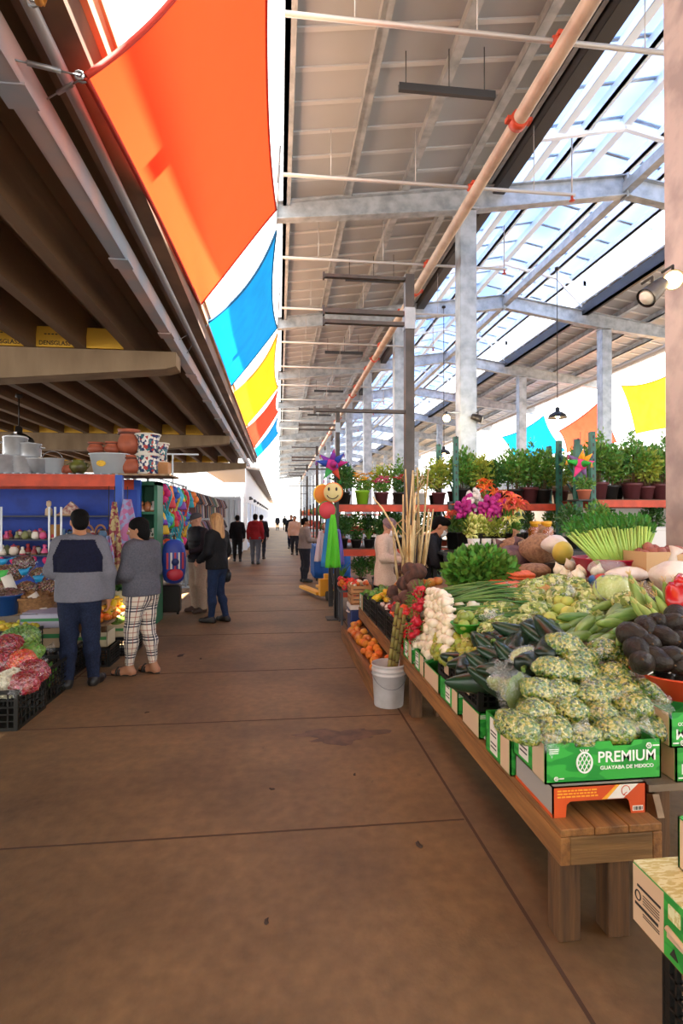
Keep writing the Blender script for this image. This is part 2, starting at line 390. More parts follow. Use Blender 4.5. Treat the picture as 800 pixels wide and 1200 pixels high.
for i, y in enumerate(np.arange(1.1, 25, 1.9)):     # splice plates on the channel
    m = MB(); m.bx(-1.44, y-.09, 3.832, -1.28, y+.09, 3.846)
    struct(m.build('splice_plate', M_chan))
# columns of the concrete roof, deep under it
for y in (7.6, 15.2, 22.8):
    m = MB(); m.bx(-8.2, y-.2, 0, -7.8, y+.2, 3.42); struct(m.build('column', M_concb))
# yellow sheathing boards standing on the beams between the tee stems
M_yel = mat('yellow_board', '#d8a62c', .6); M_ink = mat('black_print', '#1c1712', .6)
k = 0
for y in (7.6, 15.2, 22.8):
    x = -2.57+.31
    n = 0
    while x > -9:
        m = MB(); w2 = .23
        if n == 0: pass
        m.bx(x-w2, y-.19, 3.84, x+w2, y-.16, 4.10)
        b = m.build('infill_board', M_yel); struct(b)
        if y == 7.6 and n < 5:
            t = MB()
            if n == 3:
                t.prism([(-.19, .13), (.19, .13), (.08, -.10), (-.08, -.10)], 0, .002, basis((x, y-.193, 3.99), (1, 0, 0), (0, 0, 1)))
                t.build('print', M_ink, b)
                vs, fs = text_mesh('GP', .17, basis((x, y-.196, 4.02), (1, 0, 0), (0, 0, 1)), .001, 1.2); t2 = MB(); t2.add(vs, fs); t2.build('logo_letters', M_yel, b)
            elif n in (1, 2):
                vs, fs = text_mesh('DENSGLASS', .078, basis((x, y-.193, 3.885), (1, 0, 0), (0, 0, 1)), .001, .95); t.add(vs, fs)
                [t.bx(x-.13+.045*q, y-.1935, 3.995, x-.10+.045*q, y-.192, 4.008) for q in range(6)]
                t.build('print', M_ink, b)
        x -= .62; n += 1
# end of the low roof: white metal building along the walk
def corr_mat(name, c, c2, sc):
    return mat(name, c, .55, col2=c2, nscale=1)
M_wcorr = mat('white_corrugated', '#e6e9ee', .5, .1); M_bwall = mat('pale_blue_wall', '#b9c8e2', .55)
m = MB()
for i in range(40):
    x = -12+i*.26; m.prism([(x, 0), (x+.09, .05), (x+.16, .05), (x+.25, 0), (x+.25, -.02), (x, -.02)], 0, 3.3, Matrix.Translation((0, 27, 0)) @ Matrix(((1, 0, 0, 0), (0, -1, 0, 0), (0, 0, 1, 0), (0, 0, 0, 1))))
struct(m.build('wall_end', M_wcorr))
m = MB()
for i in range(220):
    y = 27+i*.33; m.prism([(y, 0), (y+.12, .05), (y+.2, .05), (y+.32, 0), (y+.32, -.03), (y, -.03)], 2.35, 4.0, Matrix(((0, 1, 0, -1.62), (1, 0, 0, 0), (0, 0, 1, 0), (0, 0, 0, 1))))
struct(m.build('wall_west', M_wcorr))
m = MB()
for i in range(20):
    m.bx(-1.66, 27.6+i*3.6, 0, -1.60, 30.6+i*3.6, 2.35)
struct(m.build('wall_west_lower', M_bwall))
m = MB()
for i in range(21):
    m.bx(-1.72, 27+i*3.6, 0, -1.56, 27.4+i*3.6, 2.35)
struct(m.build('trim_3', M_wcorr))
m = MB(); m.prism([(-4.5, 4.6), (-.95, 4.0), (-.95, 3.9), (-4.5, 4.4)], 27, 99, Matrix(((1, 0, 0, 0), (0, 0, 1, 0), (0, 1, 0, 0), (0, 0, 0, 1))))
struct(m.build('ceiling_eave', mat('eave_soffit', '#9a8f86', .7)))
for i in range(10):
    m = MB(); m.bx(-1.56, 28.9+i*5, 2.5, -1.44, 29.05+i*5, 2.68); m.lathe([(.05, 0), (.09, -.1)], 8, (-1.44, 28.97+i*5, 2.62)); tag(m.build('wall_lamp', M_dark), 'small dark lamp on the white wall of the far building', 'lamp', 'wall lamps on the far building')
# corrugated grey lock-up in front of the far building
m = MB()
for i in range(11):
    x = -4.15+i*.22; m.prism([(x, 0), (x+.06, .06), (x+.16, .06), (x+.22, 0), (x+.22, -.02), (x, -.02)], 0, 2.38, Matrix.Translation((0, 24.4, 0)) @ Matrix(((1, 0, 0, 0), (0, -1, 0, 0), (0, 0, 1, 0), (0, 0, 0, 1))))
m.bx(-4.2, 24.3, 2.38, -1.7, 26.5, 2.5); m.bx(-1.76, 24.4, 0, -1.7, 26.4, 2.4)
tag(m.build('storage_container', mat('container_grey', '#b5bac2', .55, .2)), 'pale grey corrugated storage container standing against the white far building', 'container')
# far right low building seen between the stalls
M_brown = mat('far_roof_brown', '#6f5b4c', .8)
m = MB(); m.bx(14.6, -2, 3.5, 26, 40, 3.8)
for i in range(12): m.bx(14.8+i*.9, -2, 3.2, 15.0+i*.9, 40, 3.5)
struct(m.build('ceiling_east', M_brown))
m = MB(); m.bx(14.3, -2, 3.35, 14.6, 40, 3.95); struct(m.build('edge_beam', M_galv))
for y in (2, 9.5, 17, 24.5, 32):
    m = MB(); m.bx(14.9, y-.2, 0, 15.3, y+.2, 3.4); struct(m.build('column', M_concb))
m = MB(); m.bx(20, -2, 0, 20.2, 60, 3.2); struct(m.build('wall_east', mat('east_wall', '#cfd0cc', .8)))
# ================================================================== banners, pipes, posts, lamps
def cloth_mat(name, c, c2=None, tlc=None):
    return mat(name, c, .75, col2=c2 or c, nscale=3, tl=.72, tlc=tlc)
M_cable = mat('wire_cable', '#8f9094', .4, .6)
def sail(name, NL, NR, FR, FL, mm, hem, label, sagx=.13, bulge=.12, anchors=(), bdir=1.):
    P = [Vector(p) for p in (NL, NR, FR, FL)]
    t = thing('hanging_'+name, label, 'banner', (P[0]+P[1]+P[2]+P[3])/4); o0 = t.location.copy()
    ctr = (P[0]+P[1]+P[2]+P[3])/4
    nrm = (P[1]-P[0]).cross(P[3]-P[0]).normalized()
    def pt(u, v):
        # concave edges: points pulled towards the middle of the cloth
        a = P[0].lerp(P[1], u); b = P[3].lerp(P[2], u); p = a.lerp(b, v)
        eu = 4*u*(1-u); ev = 4*v*(1-v)
        l = P[0].lerp(P[3], v); r = P[1].lerp(P[2], v); n = P[0].lerp(P[1], u); f = P[3].lerp(P[2], u)
        p = p+(r-l)*(ev*((1-u)**2*.015-u**2*sagx)*.8)+(f-n)*(sagx*eu*((1-v)**2-v**2)*.5)
        p = p+Vector((bdir*.95, 0, -.31))*(bulge*eu*(.55+.45*ev)+.010*math.sin(9*u+4*v)*ev*eu)
        return p-o0
    m = MB(); m.grid(pt, 26, 26); c = m.build('cloth', mm, t)
    h = MB()
    for q in range(4):
        ed = [pt(*{0: (s/20, 0), 1: (1, s/20), 2: (s/20, 1), 3: (0, s/20)}[q]) for s in range(21)]
        h.tube(ed, .018, 5)
    h.build('hem', hem, t)
    for p, a in anchors:
        w_ = MB(); p = Vector(p); a = Vector(a); d = (a-p)
        w_.tube([p-o0, p+d*.3-o0], .005, 5); w_.tube([p+d*.3-o0, p+d*.7-o0], .013, 6); w_.tube([p+d*.7-o0, a-o0], .005, 5)
        ring = [p-o0+d.normalized()*.03+Vector((.022*math.cos(i*PI/4), 0, .022*math.sin(i*PI/4))) for i in range(9)]; w_.tube(ring, .007, 5)
        w_.build('turnbuckle', M_cable, t)
    return t
M_or = cloth_mat('cloth_orange', '#de4628', '#d84024', '#d8431f'); M_bl = cloth_mat('cloth_blue', '#0b72b0', '#096aa4'); M_ye = cloth_mat('cloth_yellow', '#e9a51c', '#e29c16'); M_re = cloth_mat('cloth_red', '#d23a26', '#c93522')
H_or = mat('hem_red', '#b52f1c', .8); H_bl = mat('hem_blue', '#07527e', .8); H_ye = mat('hem_orange', '#c6801a', .8)
XRr, ZRr = -.05, 6.0; XLl, ZLl = -1.0, 4.32
a1 = at(100, 90, X=-1.01)
Y1 = a1.y
def sl(y): return (XLl, y, ZLl)
def sr(y): return (XRr, y, ZRr)
a0 = at(47, 4, X=-.98)
def tie(y, d=.1): return (sr(y), (.03, y+d, 7.38))
sail('sail_banner', sl(-3.), sr(-2.5), sr(2.6), a0, M_ye, H_ye, 'yellow shade sail overhead, only its corner with a turnbuckle showing', .10, .2, [(a0, (-1.36, a0.y+.05, 3.9)), tie(2.6)])
sail('sail_banner', a1, sr(3.2), sr(7.78), sl(7.05), M_or, H_or, 'large orange shade sail strung between the low roof and the steel canopy', .10, .12, [(a1, (-1.36, Y1-.15, 3.9)), (a1, (-1.30, Y1+.25, 4.0)), tie(3.2, -.1), tie(7.78)])
sail('sail_banner', sl(7.7), sr(8.36), sr(12.65), sl(11.4), M_bl, H_bl, 'blue shade sail strung overhead just behind the large orange one', .12, .12, [(sl(7.7), (-1.3, 7.3, 3.95)), (sl(7.7), (-1.3, 7.9, 3.95)), tie(8.36, -.1), tie(12.65)])
sail('sail_banner', sl(12.0), sr(13.1), sr(18.5), sl(16.4), M_ye, H_ye, 'yellow shade sail strung overhead between a blue and a red one', .12, .12, [(sl(12.), (-1.3, 11.8, 3.95)), tie(13.1, -.1), tie(18.5)])
sail('sail_banner', sl(16.8), sr(18.9), sr(22.8), sl(21.5), M_re, H_or, 'red shade sail strung overhead behind the yellow one', .12, .12, [(sl(16.8), (-1.3, 16.6, 3.95)), tie(18.9, -.1), tie(22.8)])
sail('sail_banner', sl(22.2), sr(23.8), sr(28.7), sl(25.0), M_bl, H_bl, 'small-looking blue shade sail, the last of the row over the walkway', .12, .12, [(sl(22.2), (-1.3, 22.1, 3.95)), tie(28.7)])
for mm, hm, pts, lab in ((M_ye, H_ye, [(728, 452), (790, 436), (790, 500), (745, 508)], 'yellow shade sail hung beyond the plant racks beside the pinkish column'),
                         (M_re, H_or, [(655, 505), (712, 460), (722, 518), (664, 530)], 'red shade sail hung beyond the plant racks behind the steel column'),
                         (M_bl, H_bl, [(588, 512), (637, 487), (662, 528), (606, 545)], 'blue shade sail hung beyond the plant racks above the greenery')):
    P = [at(*pts[0], X=14.0), at(*pts[1], X=14.0), at(*pts[2], X=14.45), at(*pts[3], X=14.45)]
    sail('sail_banner', P[3], P[0], P[1], P[2], mm, hm, lab, .1, .1, [(P[2], P[2]+Vector((.2, .3, -.3))), (P[0], P[0]+Vector((-.2, -.2, .3)))], -.3)

# ---- sprinkler main, branches, couplings
M_pipe = mat('pipe_paint', '#c0a893', .45, .1, col2='#a9917f', nscale=3); M_coup = mat('coupling_red', '#c1462a', .5); M_gpipe = mat('pipe_galvanised', '#b9b4b0', .45, .3)
PX_, PZ_ = 2.97, 6.6
t = thing('hanging_sprinkler_pipe', 'long beige sprinkler pipe running under the steel canopy roof', 'pipe', (PX_, 0, PZ_))
m = MB(); m.tube([(0, -9, 0), (0, 84, 0)], .088, 14); m.build('pipe', M_pipe, t)
for i in range(12):
    y = 6.5+i*5.2
    m = MB(); m.tube([(0, y-.06, 0), (0, y+.06, 0)], .115, 14); m.box((.12, y, 0), (.08, .1, .05)); m.box((-.12, y, 0), (.08, .1, .05)); m.build('coupling', M_coup, t)
for i in range(14):
    y = 2.9+i*2.62
    if i == 12: continue
    O = Vector((0, y, .14))
    m = MB(); m.tube([(.05-PX_, y, .14), (4.65-PX_, y, .14)], .028, 8); m.tube([(4.6-PX_, y, .14), (4.6-PX_, y, 1.04)], .012, 6)
    for xx in (-2.2, -.9, 1.0): m.tube([(xx, y, .14), (xx, y, 1.09+.1*xx)], .007, 5)
    b = m.build('branch_pipe', M_gpipe, t)
    m = MB(); m.tube([(-.07, y, .14), (.07, y, .14)], .055, 10); m.tube([(0, y, .16), (0, y, 0)], .05, 10); m.box((0, y, .195), (.06, .14, .05)); m.build('tee_fitting', M_coup, b)
    m = MB(); m.lathe([(.02, 0), (.02, -.06), (.045, -.07), (.045, -.08), (0, -.085)], 10, (1.63, y, .12)); m.build('sprinkler_head', M_coup, b)
t = thing('hanging_sprinkler_pipe', 'grey sprinkler pipe under the far slope of the canopy roof', 'pipe', (11.2, 0, 6.6)); m = MB(); m.tube([(0, 0, 0), (0, 84, 0)], .08, 10); m.build('pipe', M_gpipe, t)
for i in range(5):
    y = 7.2+i*6
    m = MB()
    m.bx(1.6, y-.03, 7.40, 2.95, y+.03, 7.47); m.bx(1.6, y-.03, 7.46, 2.95, y-.025, 7.5); m.bx(1.6, y+.025, 7.46, 2.95, y+.03, 7.5)
    for xx in (1.7, 2.3, 2.8): m.tube([(xx, y, 7.47), (xx, y, zr(xx)-.02)], .008, 5)
    struct(m.build('strut_channel', M_dark))

# ---- dark steel posts with arms beside the produce stalls
M_bpost = mat('black_post_paint', '#3d3835', .5, .2, col2='#544b46', nscale=4)
postlab = ['dark steel post with long arms standing amid the dry canes and beets', 'dark steel post with arms rising behind the star lantern', 'dark steel post with arms, third along the walkway', 'dark steel post with arms, fourth along the walkway', 'dark steel post with arms, last and smallest along the walkway']
for i in range(5):
    y = 6.05+i*7.6; x = 1.46+.0*i
    t = thing('arm_post', postlab[i], 'post', (x, y, 0))
    m = MB(); m.bx(-.05, -.05, 0, .05, .05, 4.38); m.bx(-.12, -.12, 0, .12, .12, .012); m.build('post', M_bpost, t)
    for z, l, th in ((4.33, .98, .035), (3.94, .98, .05), (3.82, .98, .04), (2.83, 1.08, .035)):
        m = MB(); m.bx(-l, -.03, z-th/2, -.05, .03, z+th/2); m.bx(-l, -.035, z-th, -l+.02, .035, z+th); m.build('arm', M_bpost, t)
    m = MB(); m.bx(-.06, -.06, 3.76, .06, .06, 4.0); m.build('clamp', M_galv, t)
# ---- lamps
M_bulb = mat('bulb_glow', '#ffe2b0', .5, emit='#ffd08a', estr=30); M_lampblk = mat('lamp_black', '#26211e', .45, .3); M_shadein = mat('lamp_inner', '#f2ead8', .5)
def pendant(loc, top, r, label, lit=True):
    t = thing('pendant_lamp', label, 'lamp', loc); s = r/.22
    m = MB(); m.lathe([(.03*s, .2*s), (.05*s, .18*s), (.05*s, .1*s), (.10*s, .08*s), (.19*s, .02*s), (r, -.05*s), (r, -.06*s), (.185*s, .0), (.09*s, .06*s), (.0, .07*s)], 24); m.build('lamp_shade', M_lampblk, t)
    m = MB(); m.tube([(0, 0, .2*s), (0, 0, top-loc[2])], .010, 6); m.build('cord', M_lampblk, t)
    m = MB(); m.lathe([(.06, 0), (.06, -.05), (.02, -.07), (0, -.07)], 10, (0, 0, top-loc[2])); m.build('ceiling_mount', M_lampblk, t)
    m = MB(); m.blob((0, 0, -.0*s), (.06*s, .06*s, .07*s), 12, 8); m.build('bulb', M_bulb if lit else M_shadein, t)
p = at(653, 487, Y=13.6); pendant(p, 8.2, .24, 'black dome pendant lamp hanging on a long cord over the plant racks')
p = at(22, 515, Y=10.4); pendant(p, 3.84, .26, 'black pendant lamp hanging from the concrete roof above the metal pots', False)
p = at(520, 530, Y=16); pendant(p, 8.0, .2, 'black pendant lamp hanging behind the steel column over the flowers')
def spot(loc, d, label, lit):
    t = thing('spotlight', label, 'lamp', loc)
    d = Vector(d).normalized(); q = d.to_track_quat('Z', 'Y').to_matrix()
    m = MB(); m.lathe([(.0, -.14), (.05, -.13), (.065, -.05), (.075, .08), (.078, .08), (.07, .06), (0, .05)], 18, rot=q); m.build('lamp_can', M_lampblk, t)
    m = MB(); m.lathe([(.0, .055), (.066, .062), (.05, .085), (0, .095)], 16, rot=q); m.build('lens', M_bulb if lit else M_shadein, t)
    m = MB(); m.tube([(0, 0, 0), (0, .0, .12), (0, .12, .12)], .012, 6); m.build('bracket', M_lampblk, t)
    return t
p = at(788, 329, Y=4.0); spot(p, (-3, -4.2, -1.5), 'lit spotlight clamped on the pinkish column', True)
p2 = at(764, 343, Y=3.9); spot(p2, (-.7, -.1, -.6), 'dark spotlight can clamped beside the lit one on the pinkish column', False)
q1 = at(523, 490, Y=10.05); q2 = at(560, 490, Y=10.05)
spot(q1, (-.3, -1, -.25), 'lit spotlight on the bracket of the steel column over the flowers', True); spot(q2, (.8, -.3, -.3), 'dark spotlight on the bracket of the steel column over the flowers', False)
m = MB(); m.tube([q1+Vector((-.02, .135, .13)), q2+Vector((.02, .135, .13))], .014, 6); tag(m.build('lamp_bracket', M_galv), 'thin bracket bar across the steel column carrying two spotlights', 'bracket')
def plight(loc, e, r=.06, c=(1, .78, .5)):
    d = bpy.data.lights.new('lamp_light', 'POINT'); d.energy = e; d.color = c; d.shadow_soft_size = r
    o = bpy.data.objects.new('lamp_light', d); COL.objects.link(o); o.location = loc
plight(p+Vector((-.15, -.35, -.12)), 14); plight(q1+Vector((-.05, -.25, -.06)), 25); plight(at(653, 487, Y=13.6)+Vector((0, 0, -.15)), 60)
# ================================================================== people: smooth-union distance fields -> one continuous surface
def surface_nets(Fd, org, res):
    S = Fd < 0
    nx, ny, nz = Fd.shape
    c = [S[i:nx-1+i, j:ny-1+j, k:nz-1+k] for i in (0, 1) for j in (0, 1) for k in (0, 1)]
    cnt = sum(x.astype(np.int8) for x in c); act = (cnt > 0) & (cnt < 8)
    idx = -np.ones(act.shape, np.int64); ii = np.argwhere(act); idx[act] = np.arange(len(ii))
    acc = np.zeros((len(ii), 3)); n = np.zeros(len(ii))
    off = [(i, j, k) for i in (0, 1) for j in (0, 1) for k in (0, 1)]
    vals = [Fd[ii[:, 0]+o[0], ii[:, 1]+o[1], ii[:, 2]+o[2]] for o in off]
    for a in range(8):
        for b in range(a+1, 8):
            if sum(abs(off[a][q]-off[b][q]) for q in range(3)) != 1: continue
            fa, fb = vals[a], vals[b]; cr = (fa < 0) != (fb < 0)
            t = np.where(cr, fa/np.where(cr, fa-fb, 1), 0)
            p = np.array(off[a])[None]+t[:, None]*(np.array(off[b])-np.array(off[a]))[None]
            acc += np.where(cr[:, None], p, 0); n += cr
    V = (ii+acc/n[:, None])*res+np.array(org)
    faces = []
    for ax in range(3):
        s0 = [slice(None)]*3; s1 = [slice(None)]*3; s0[ax] = slice(0, -1); s1[ax] = slice(1, None)
        e = S[tuple(s0)] != S[tuple(s1)]; first = S[tuple(s0)]
        P = np.argwhere(e); o1, o2 = [(1, 2), (2, 0), (0, 1)][ax]
        P = P[(P[:, o1] > 0) & (P[:, o2] > 0) & (P[:, o1] < Fd.shape[o1]-1) & (P[:, o2] < Fd.shape[o2]-1)]
        if not len(P): continue
        def cell(d1, d2):
            Q = P.copy(); Q[:, o1] += d1; Q[:, o2] += d2; return idx[Q[:, 0], Q[:, 1], Q[:, 2]]
        q = np.stack([cell(-1, -1), cell(0, -1), cell(0, 0), cell(-1, 0)], 1)
        fl = ~first[P[:, 0], P[:, 1], P[:, 2]]; q[fl] = q[fl][:, ::-1]
        faces.append(q)
    Fq = np.concatenate(faces) if faces else np.zeros((0, 4), int)
    return V, Fq[(Fq >= 0).all(1)]
def cap(a, b, ra, rb=None, k=.03, s=(1, 1, 1)): return ('c', np.array(a, float), np.array(b, float), ra, ra if rb is None else rb, k, np.array(s, float))
def ell(c, r, k=.02, rot=None): return ('e', np.array(c, float), np.array(r, float), k, np.array(rotm(rot)))
def sdf_mesh(prims, res, cuts=(), noise=0., fold=None):
    """prims: tapered capsules / ellipsoids joined by a smooth minimum; cuts: (point, normal) keep the side the normal points to; minus prims: ('-', prim)"""
    lo = np.full(3, 9e9); hi = -lo
    for p in prims:
        q = p[1] if p[0] == '-' else p
        if p[0] == '-': continue
        if q[0] == 'c': r = max(q[3], q[4])*q[6].max()+.01; lo = np.minimum(lo, np.minimum(q[1], q[2])-r); hi = np.maximum(hi, np.maximum(q[1], q[2])+r)
        else: r = q[2].max()+.01; lo = np.minimum(lo, q[1]-r); hi = np.maximum(hi, q[1]+r)
    lo -= 3*res; hi += 3*res
    dim = np.ceil((hi-lo)/res).astype(int)+1
    Fd = np.full(dim, .12)
    ax = [lo[i]+res*np.arange(dim[i]) for i in range(3)]
    for p in prims:
        neg = p[0] == '-'; q = p[1] if neg else p
        if q[0] == 'c': r = max(q[3], q[4])*q[6].max()+.1; l = np.minimum(q[1], q[2])-r; h = np.maximum(q[1], q[2])+r
        else: r = q[2].max()+.1; l = q[1]-r; h = q[1]+r
        a = np.clip(np.floor((l-lo)/res).astype(int), 0, dim-1); b = np.clip(np.ceil((h-lo)/res).astype(int)+1, 1, dim)
        X = np.stack(np.meshgrid(*[ax[i][a[i]:b[i]] for i in range(3)], indexing='ij'), -1)
        if q[0] == 'c':
            s = q[6]; A = q[1]/s; B = q[2]/s; Pq = X/s; ab = B-A; L2 = (ab*ab).sum() or 1e-9
            t = np.clip(((Pq-A)@ab)/L2, 0, 1); d = np.linalg.norm(Pq-A-t[..., None]*ab, axis=-1)-(q[3]+(q[4]-q[3])*t); d = d*s.min(); k = q[5]
        else:
            Y = (X-q[1])@q[4]; g = Y/q[2]; k0 = np.linalg.norm(g, axis=-1); k1 = np.linalg.norm(g/q[2], axis=-1)+1e-9
            d = k0*(k0-1)/k1; d = np.where(k0 < .3, -q[2].min()*(1-k0), d); k = q[3]
        sl_ = tuple(slice(a[i], b[i]) for i in range(3)); f0 = Fd[sl_]
        if neg: f1 = np.maximum(f0, -d)
        else:
            hh = np.clip(.5+.5*(f0-d)/k, 0, 1); f1 = f0*(1-hh)+d*hh-k*hh*(1-hh)
        Fd[sl_] = f1
    XX = None
    if cuts or fold:
        XX = np.stack(np.meshgrid(*ax, indexing='ij'), -1)
    if fold: Fd = Fd+fold(XX)
    for pt, nr in cuts:
        nr = np.array(nr, float); nr /= np.linalg.norm(nr); Fd = np.maximum(Fd, -((XX-np.array(pt, float))@nr))
    return surface_nets(Fd, lo, res)
def to_obj(name, V, Fq, mats, parent, matfn=None):
    me = bpy.data.meshes.new(name); me.from_pydata(V.tolist(), [], Fq.tolist())
    for mm in (mats if isinstance(mats, (list, tuple)) else [mats]): me.materials.append(mm)
    me.polygons.foreach_set('use_smooth', [True]*len(Fq))
    if matfn is not None:
        me.polygons.foreach_set('material_index', matfn(V[Fq].mean(1)).astype(int).tolist())
    me.update()
    o = bpy.data.objects.new(name, me); COL.objects.link(o)
    if parent is not None: o.parent = parent
    return o
def vsum(*a): return np.sum([np.array(x, float) for x in a], 0)

def J(**kw):
    """joints of a relaxed standing figure 1.70 m tall, facing +Y, x>0 its right-hand side"""
    j = dict(pel=(0, 0, .93), waist=(0, .0, 1.06), chest=(0, .0, 1.28), neck=(0, -.005, 1.43), head=(0, .02, 1.585),
             shR=(.175, 0, 1.385), elR=(.235, -.03, 1.11), wrR=(.245, .05, .875), shL=(-.175, 0, 1.385), elL=(-.235, -.03, 1.11), wrL=(-.245, .05, .875),
             hiR=(.09, 0, .9), knR=(.10, .02, .49), anR=(.105, -.02, .09), toR=(.13, .15, .03), hiL=(-.09, 0, .9), knL=(-.10, .02, .49), anL=(-.105, -.02, .09), toL=(-.13, .15, .03),
             look=(0, 1, 0))
    j.update(kw); return {k: np.array(v, float) for k, v in j.items()}
def hand_prims(el, wr, side, palmdir=None, curl=.5, k=.006, grip=None):
    """palm, four unequal bent fingers and a thumb; the hand continues the forearm"""
    f = wr-el; f /= np.linalg.norm(f)
    n = np.array(palmdir if palmdir is not None else (-side, 0, 0), float); n -= f*np.dot(n, f); n /= np.linalg.norm(n)     # palm faces n
    w = np.cross(n, f)*1.0
    if np.dot(w, np.array((0, 1, 0))) < 0: w = -w           # thumb side
    c = wr+f*.055
    pr = [cap(wr-f*.05, wr, .027, .025, .02), cap(wr, wr+f*.03, .026, .028, .015)]
    for q in (-1.5, -.5, .5, 1.5): pr.append(cap(wr+f*.02+w*q*.012, wr+f*.09+w*q*.019, .013, .0115, .012))
    for q, l in ((-1.5, .060), (-.5, .073), (.5, .078), (1.5, .070)):
        a = wr+f*.092+w*q*.020
        d1 = f*math.cos(curl*.8)+n*math.sin(curl*.8); d2 = f*math.cos(curl*1.9)+n*math.sin(curl*1.9); d3 = f*math.cos(curl*2.7)+n*math.sin(curl*2.7)
        b = a+d1*l*.45; e = b+d2*l*.32; g = e+d3*l*.25
        pr += [cap(a-f*.012, b, .0098, .009, k), cap(b, e, .009, .0083, k), cap(e, g, .0083, .007, k)]
    a = wr+f*.028+w*.026; d1 = f*.75+w*.55+n*.35; d1 /= np.linalg.norm(d1); d2 = f*.9+w*.1+n*.45; d2 /= np.linalg.norm(d2)
    b = a+d1*.042; e = b+d2*.032
    pr += [cap(a, b, .0125, .011, .01), cap(b, e, .0105, .0085, k)]
    return pr
def head_prims(j, sc=1.):
    """skull, jaw, brow, nose, lips, ears, neck; j['look'] is where the face points"""
    y = j['look']/np.linalg.norm(j['look']); x = np.cross(y, (0, 0, 1)); x /= np.linalg.norm(x); z = np.cross(x, y)
    Rm = np.stack([x, y, z], 1); h = j['head']
    P = lambda a, b, c: h+Rm@np.array((a, b, c))
    M = Matrix([list(r) for r in Rm])
    pr = [ell(P(0, -.012, .03), (.076, .094, .090), .02, M), ell(P(0, .018, -.03), (.062, .072, .078), .03, M), ell(P(0, .045, -.083), (.034, .034, .028), .035, M),
          cap(P(-.035, .078, .018), P(.035, .078, .018), .014, .014, .02), cap(P(0, .088, .008), P(0, .108, -.028), .008, .013, .012), cap(P(-.011, .096, -.031), P(.011, .096, -.031), .009, .009, .01),
          ('-', ell(P(-.032, .098, .0), (.014, .012, .009), .005, M)), ('-', ell(P(.032, .098, .0), (.014, .012, .009), .005, M)),
          cap(P(-.02, .082, -.060), P(.02, .082, -.060), .0085, .0085, .008), cap(P(-.017, .08, -.073), P(.017, .08, -.073), .009, .009, .008),
          ell(P(-.078, -.008, -.005), (.010, .020, .032), .008, M), ell(P(.078, -.008, -.005), (.010, .020, .032), .008, M),
          cap(h+np.array((0, -.012, -.05)), j['neck']-np.array((0, .01, .03)), .054, .060, .03)]
    return pr, P, M
SKIN = {}
def skin(c): return mat('skin_'+c.lstrip('#'), c, .5, subs=.08, spec=.4)
M_eyew = mat('eye_white', '#e9e4de', .25); M_iris = mat('eye_iris', '#2c1c12', .2)
def torso(j, off=0., fat=1., hem=None, bust=0., k=.06):
    p = []; s = (1, .66, 1)
    p.append(cap(j['pel']+(0, .0, -.03), j['waist'], .155*fat+off, .140*fat+off, k, s)); p.append(cap(j['waist'], j['chest'], .140*fat+off, .158*fat+off, k, s))
    sh = (j['shR']+j['shL'])/2
    p.append(cap(j['chest'], sh+(0, 0, -.06), .158*fat+off, .115+off, k, s)); p.append(cap(j['shL']+(.03, 0, -.03), j['shR']+(-.03, 0, -.03), .062+off, .062+off, .06))
    p.append(cap(sh+(0, 0, -.03), j['neck']+(0, 0, .01), .075+off, .056+off*.5, .05))
    if bust:
        for sx in (-1, 1): p.append(ell(j['chest']+(sx*.075, .075, .0), (.075+off, .06+off, .07+off), .04))
    return p
def arm(j, S, off=0., fat=1., k=.035, end=None):
    sh, el, wr = j['sh'+S], j['el'+S], j['wr'+S]
    e = wr if end is None else el+(wr-el)*end
    return [cap(sh+(0, 0, -.01), el, .056*fat+off, .043*fat+off, k), cap(el, e, .043*fat+off, .030*fat+off*.9, k)]
def leg(j, S, off=0., fat=1., k=.04, end=1., flare=0.):
    hi, kn, an = j['hi'+S], j['kn'+S], j['an'+S]
    e = kn+(an-kn)*end
    return [cap(hi+(0, -.01, -.0), kn, .098*fat+off, .058*fat+off, k, (1, 1, 1)), cap(kn, kn+(e-kn)*.38+(0, -.012, 0), .056*fat+off, .056*fat+off*.95, k), cap(kn+(e-kn)*.38+(0, -.012, 0), e, .056*fat+off*.95, .038+off+flare, k)]
def foot(j, S, off=0.):
    an, to = j['an'+S], j['to'+S]; heel = an+np.array((0, -.035, -.055)); heel[2] = .036
    t2 = to.copy(); t2[2] = .032
    d = (t2-heel); m = heel+d*.55
    return [cap(heel, m, .036+off, .040+off, .03), cap(m, t2, .040+off, .030+off, .03), cap(an+(0, -.01, -.02), heel, .036+off, .036+off, .03), cap(an, m+(0, 0, .01), .032+off, .034+off, .03)]
def shoe_obj(j, S, mm, par, name='shoe'):
    pr = foot(j, S, .008)
    V, Fq = sdf_mesh(pr, .0085, [((0, 0, .0), (0, 0, 1)), ((0, 0, .105), (0, 0, -1))])
    to = to_obj(name, V, Fq, mm, par, (lambda c: (c[:, 2] < .016)) if isinstance(mm, (list, tuple)) else None)
    return to
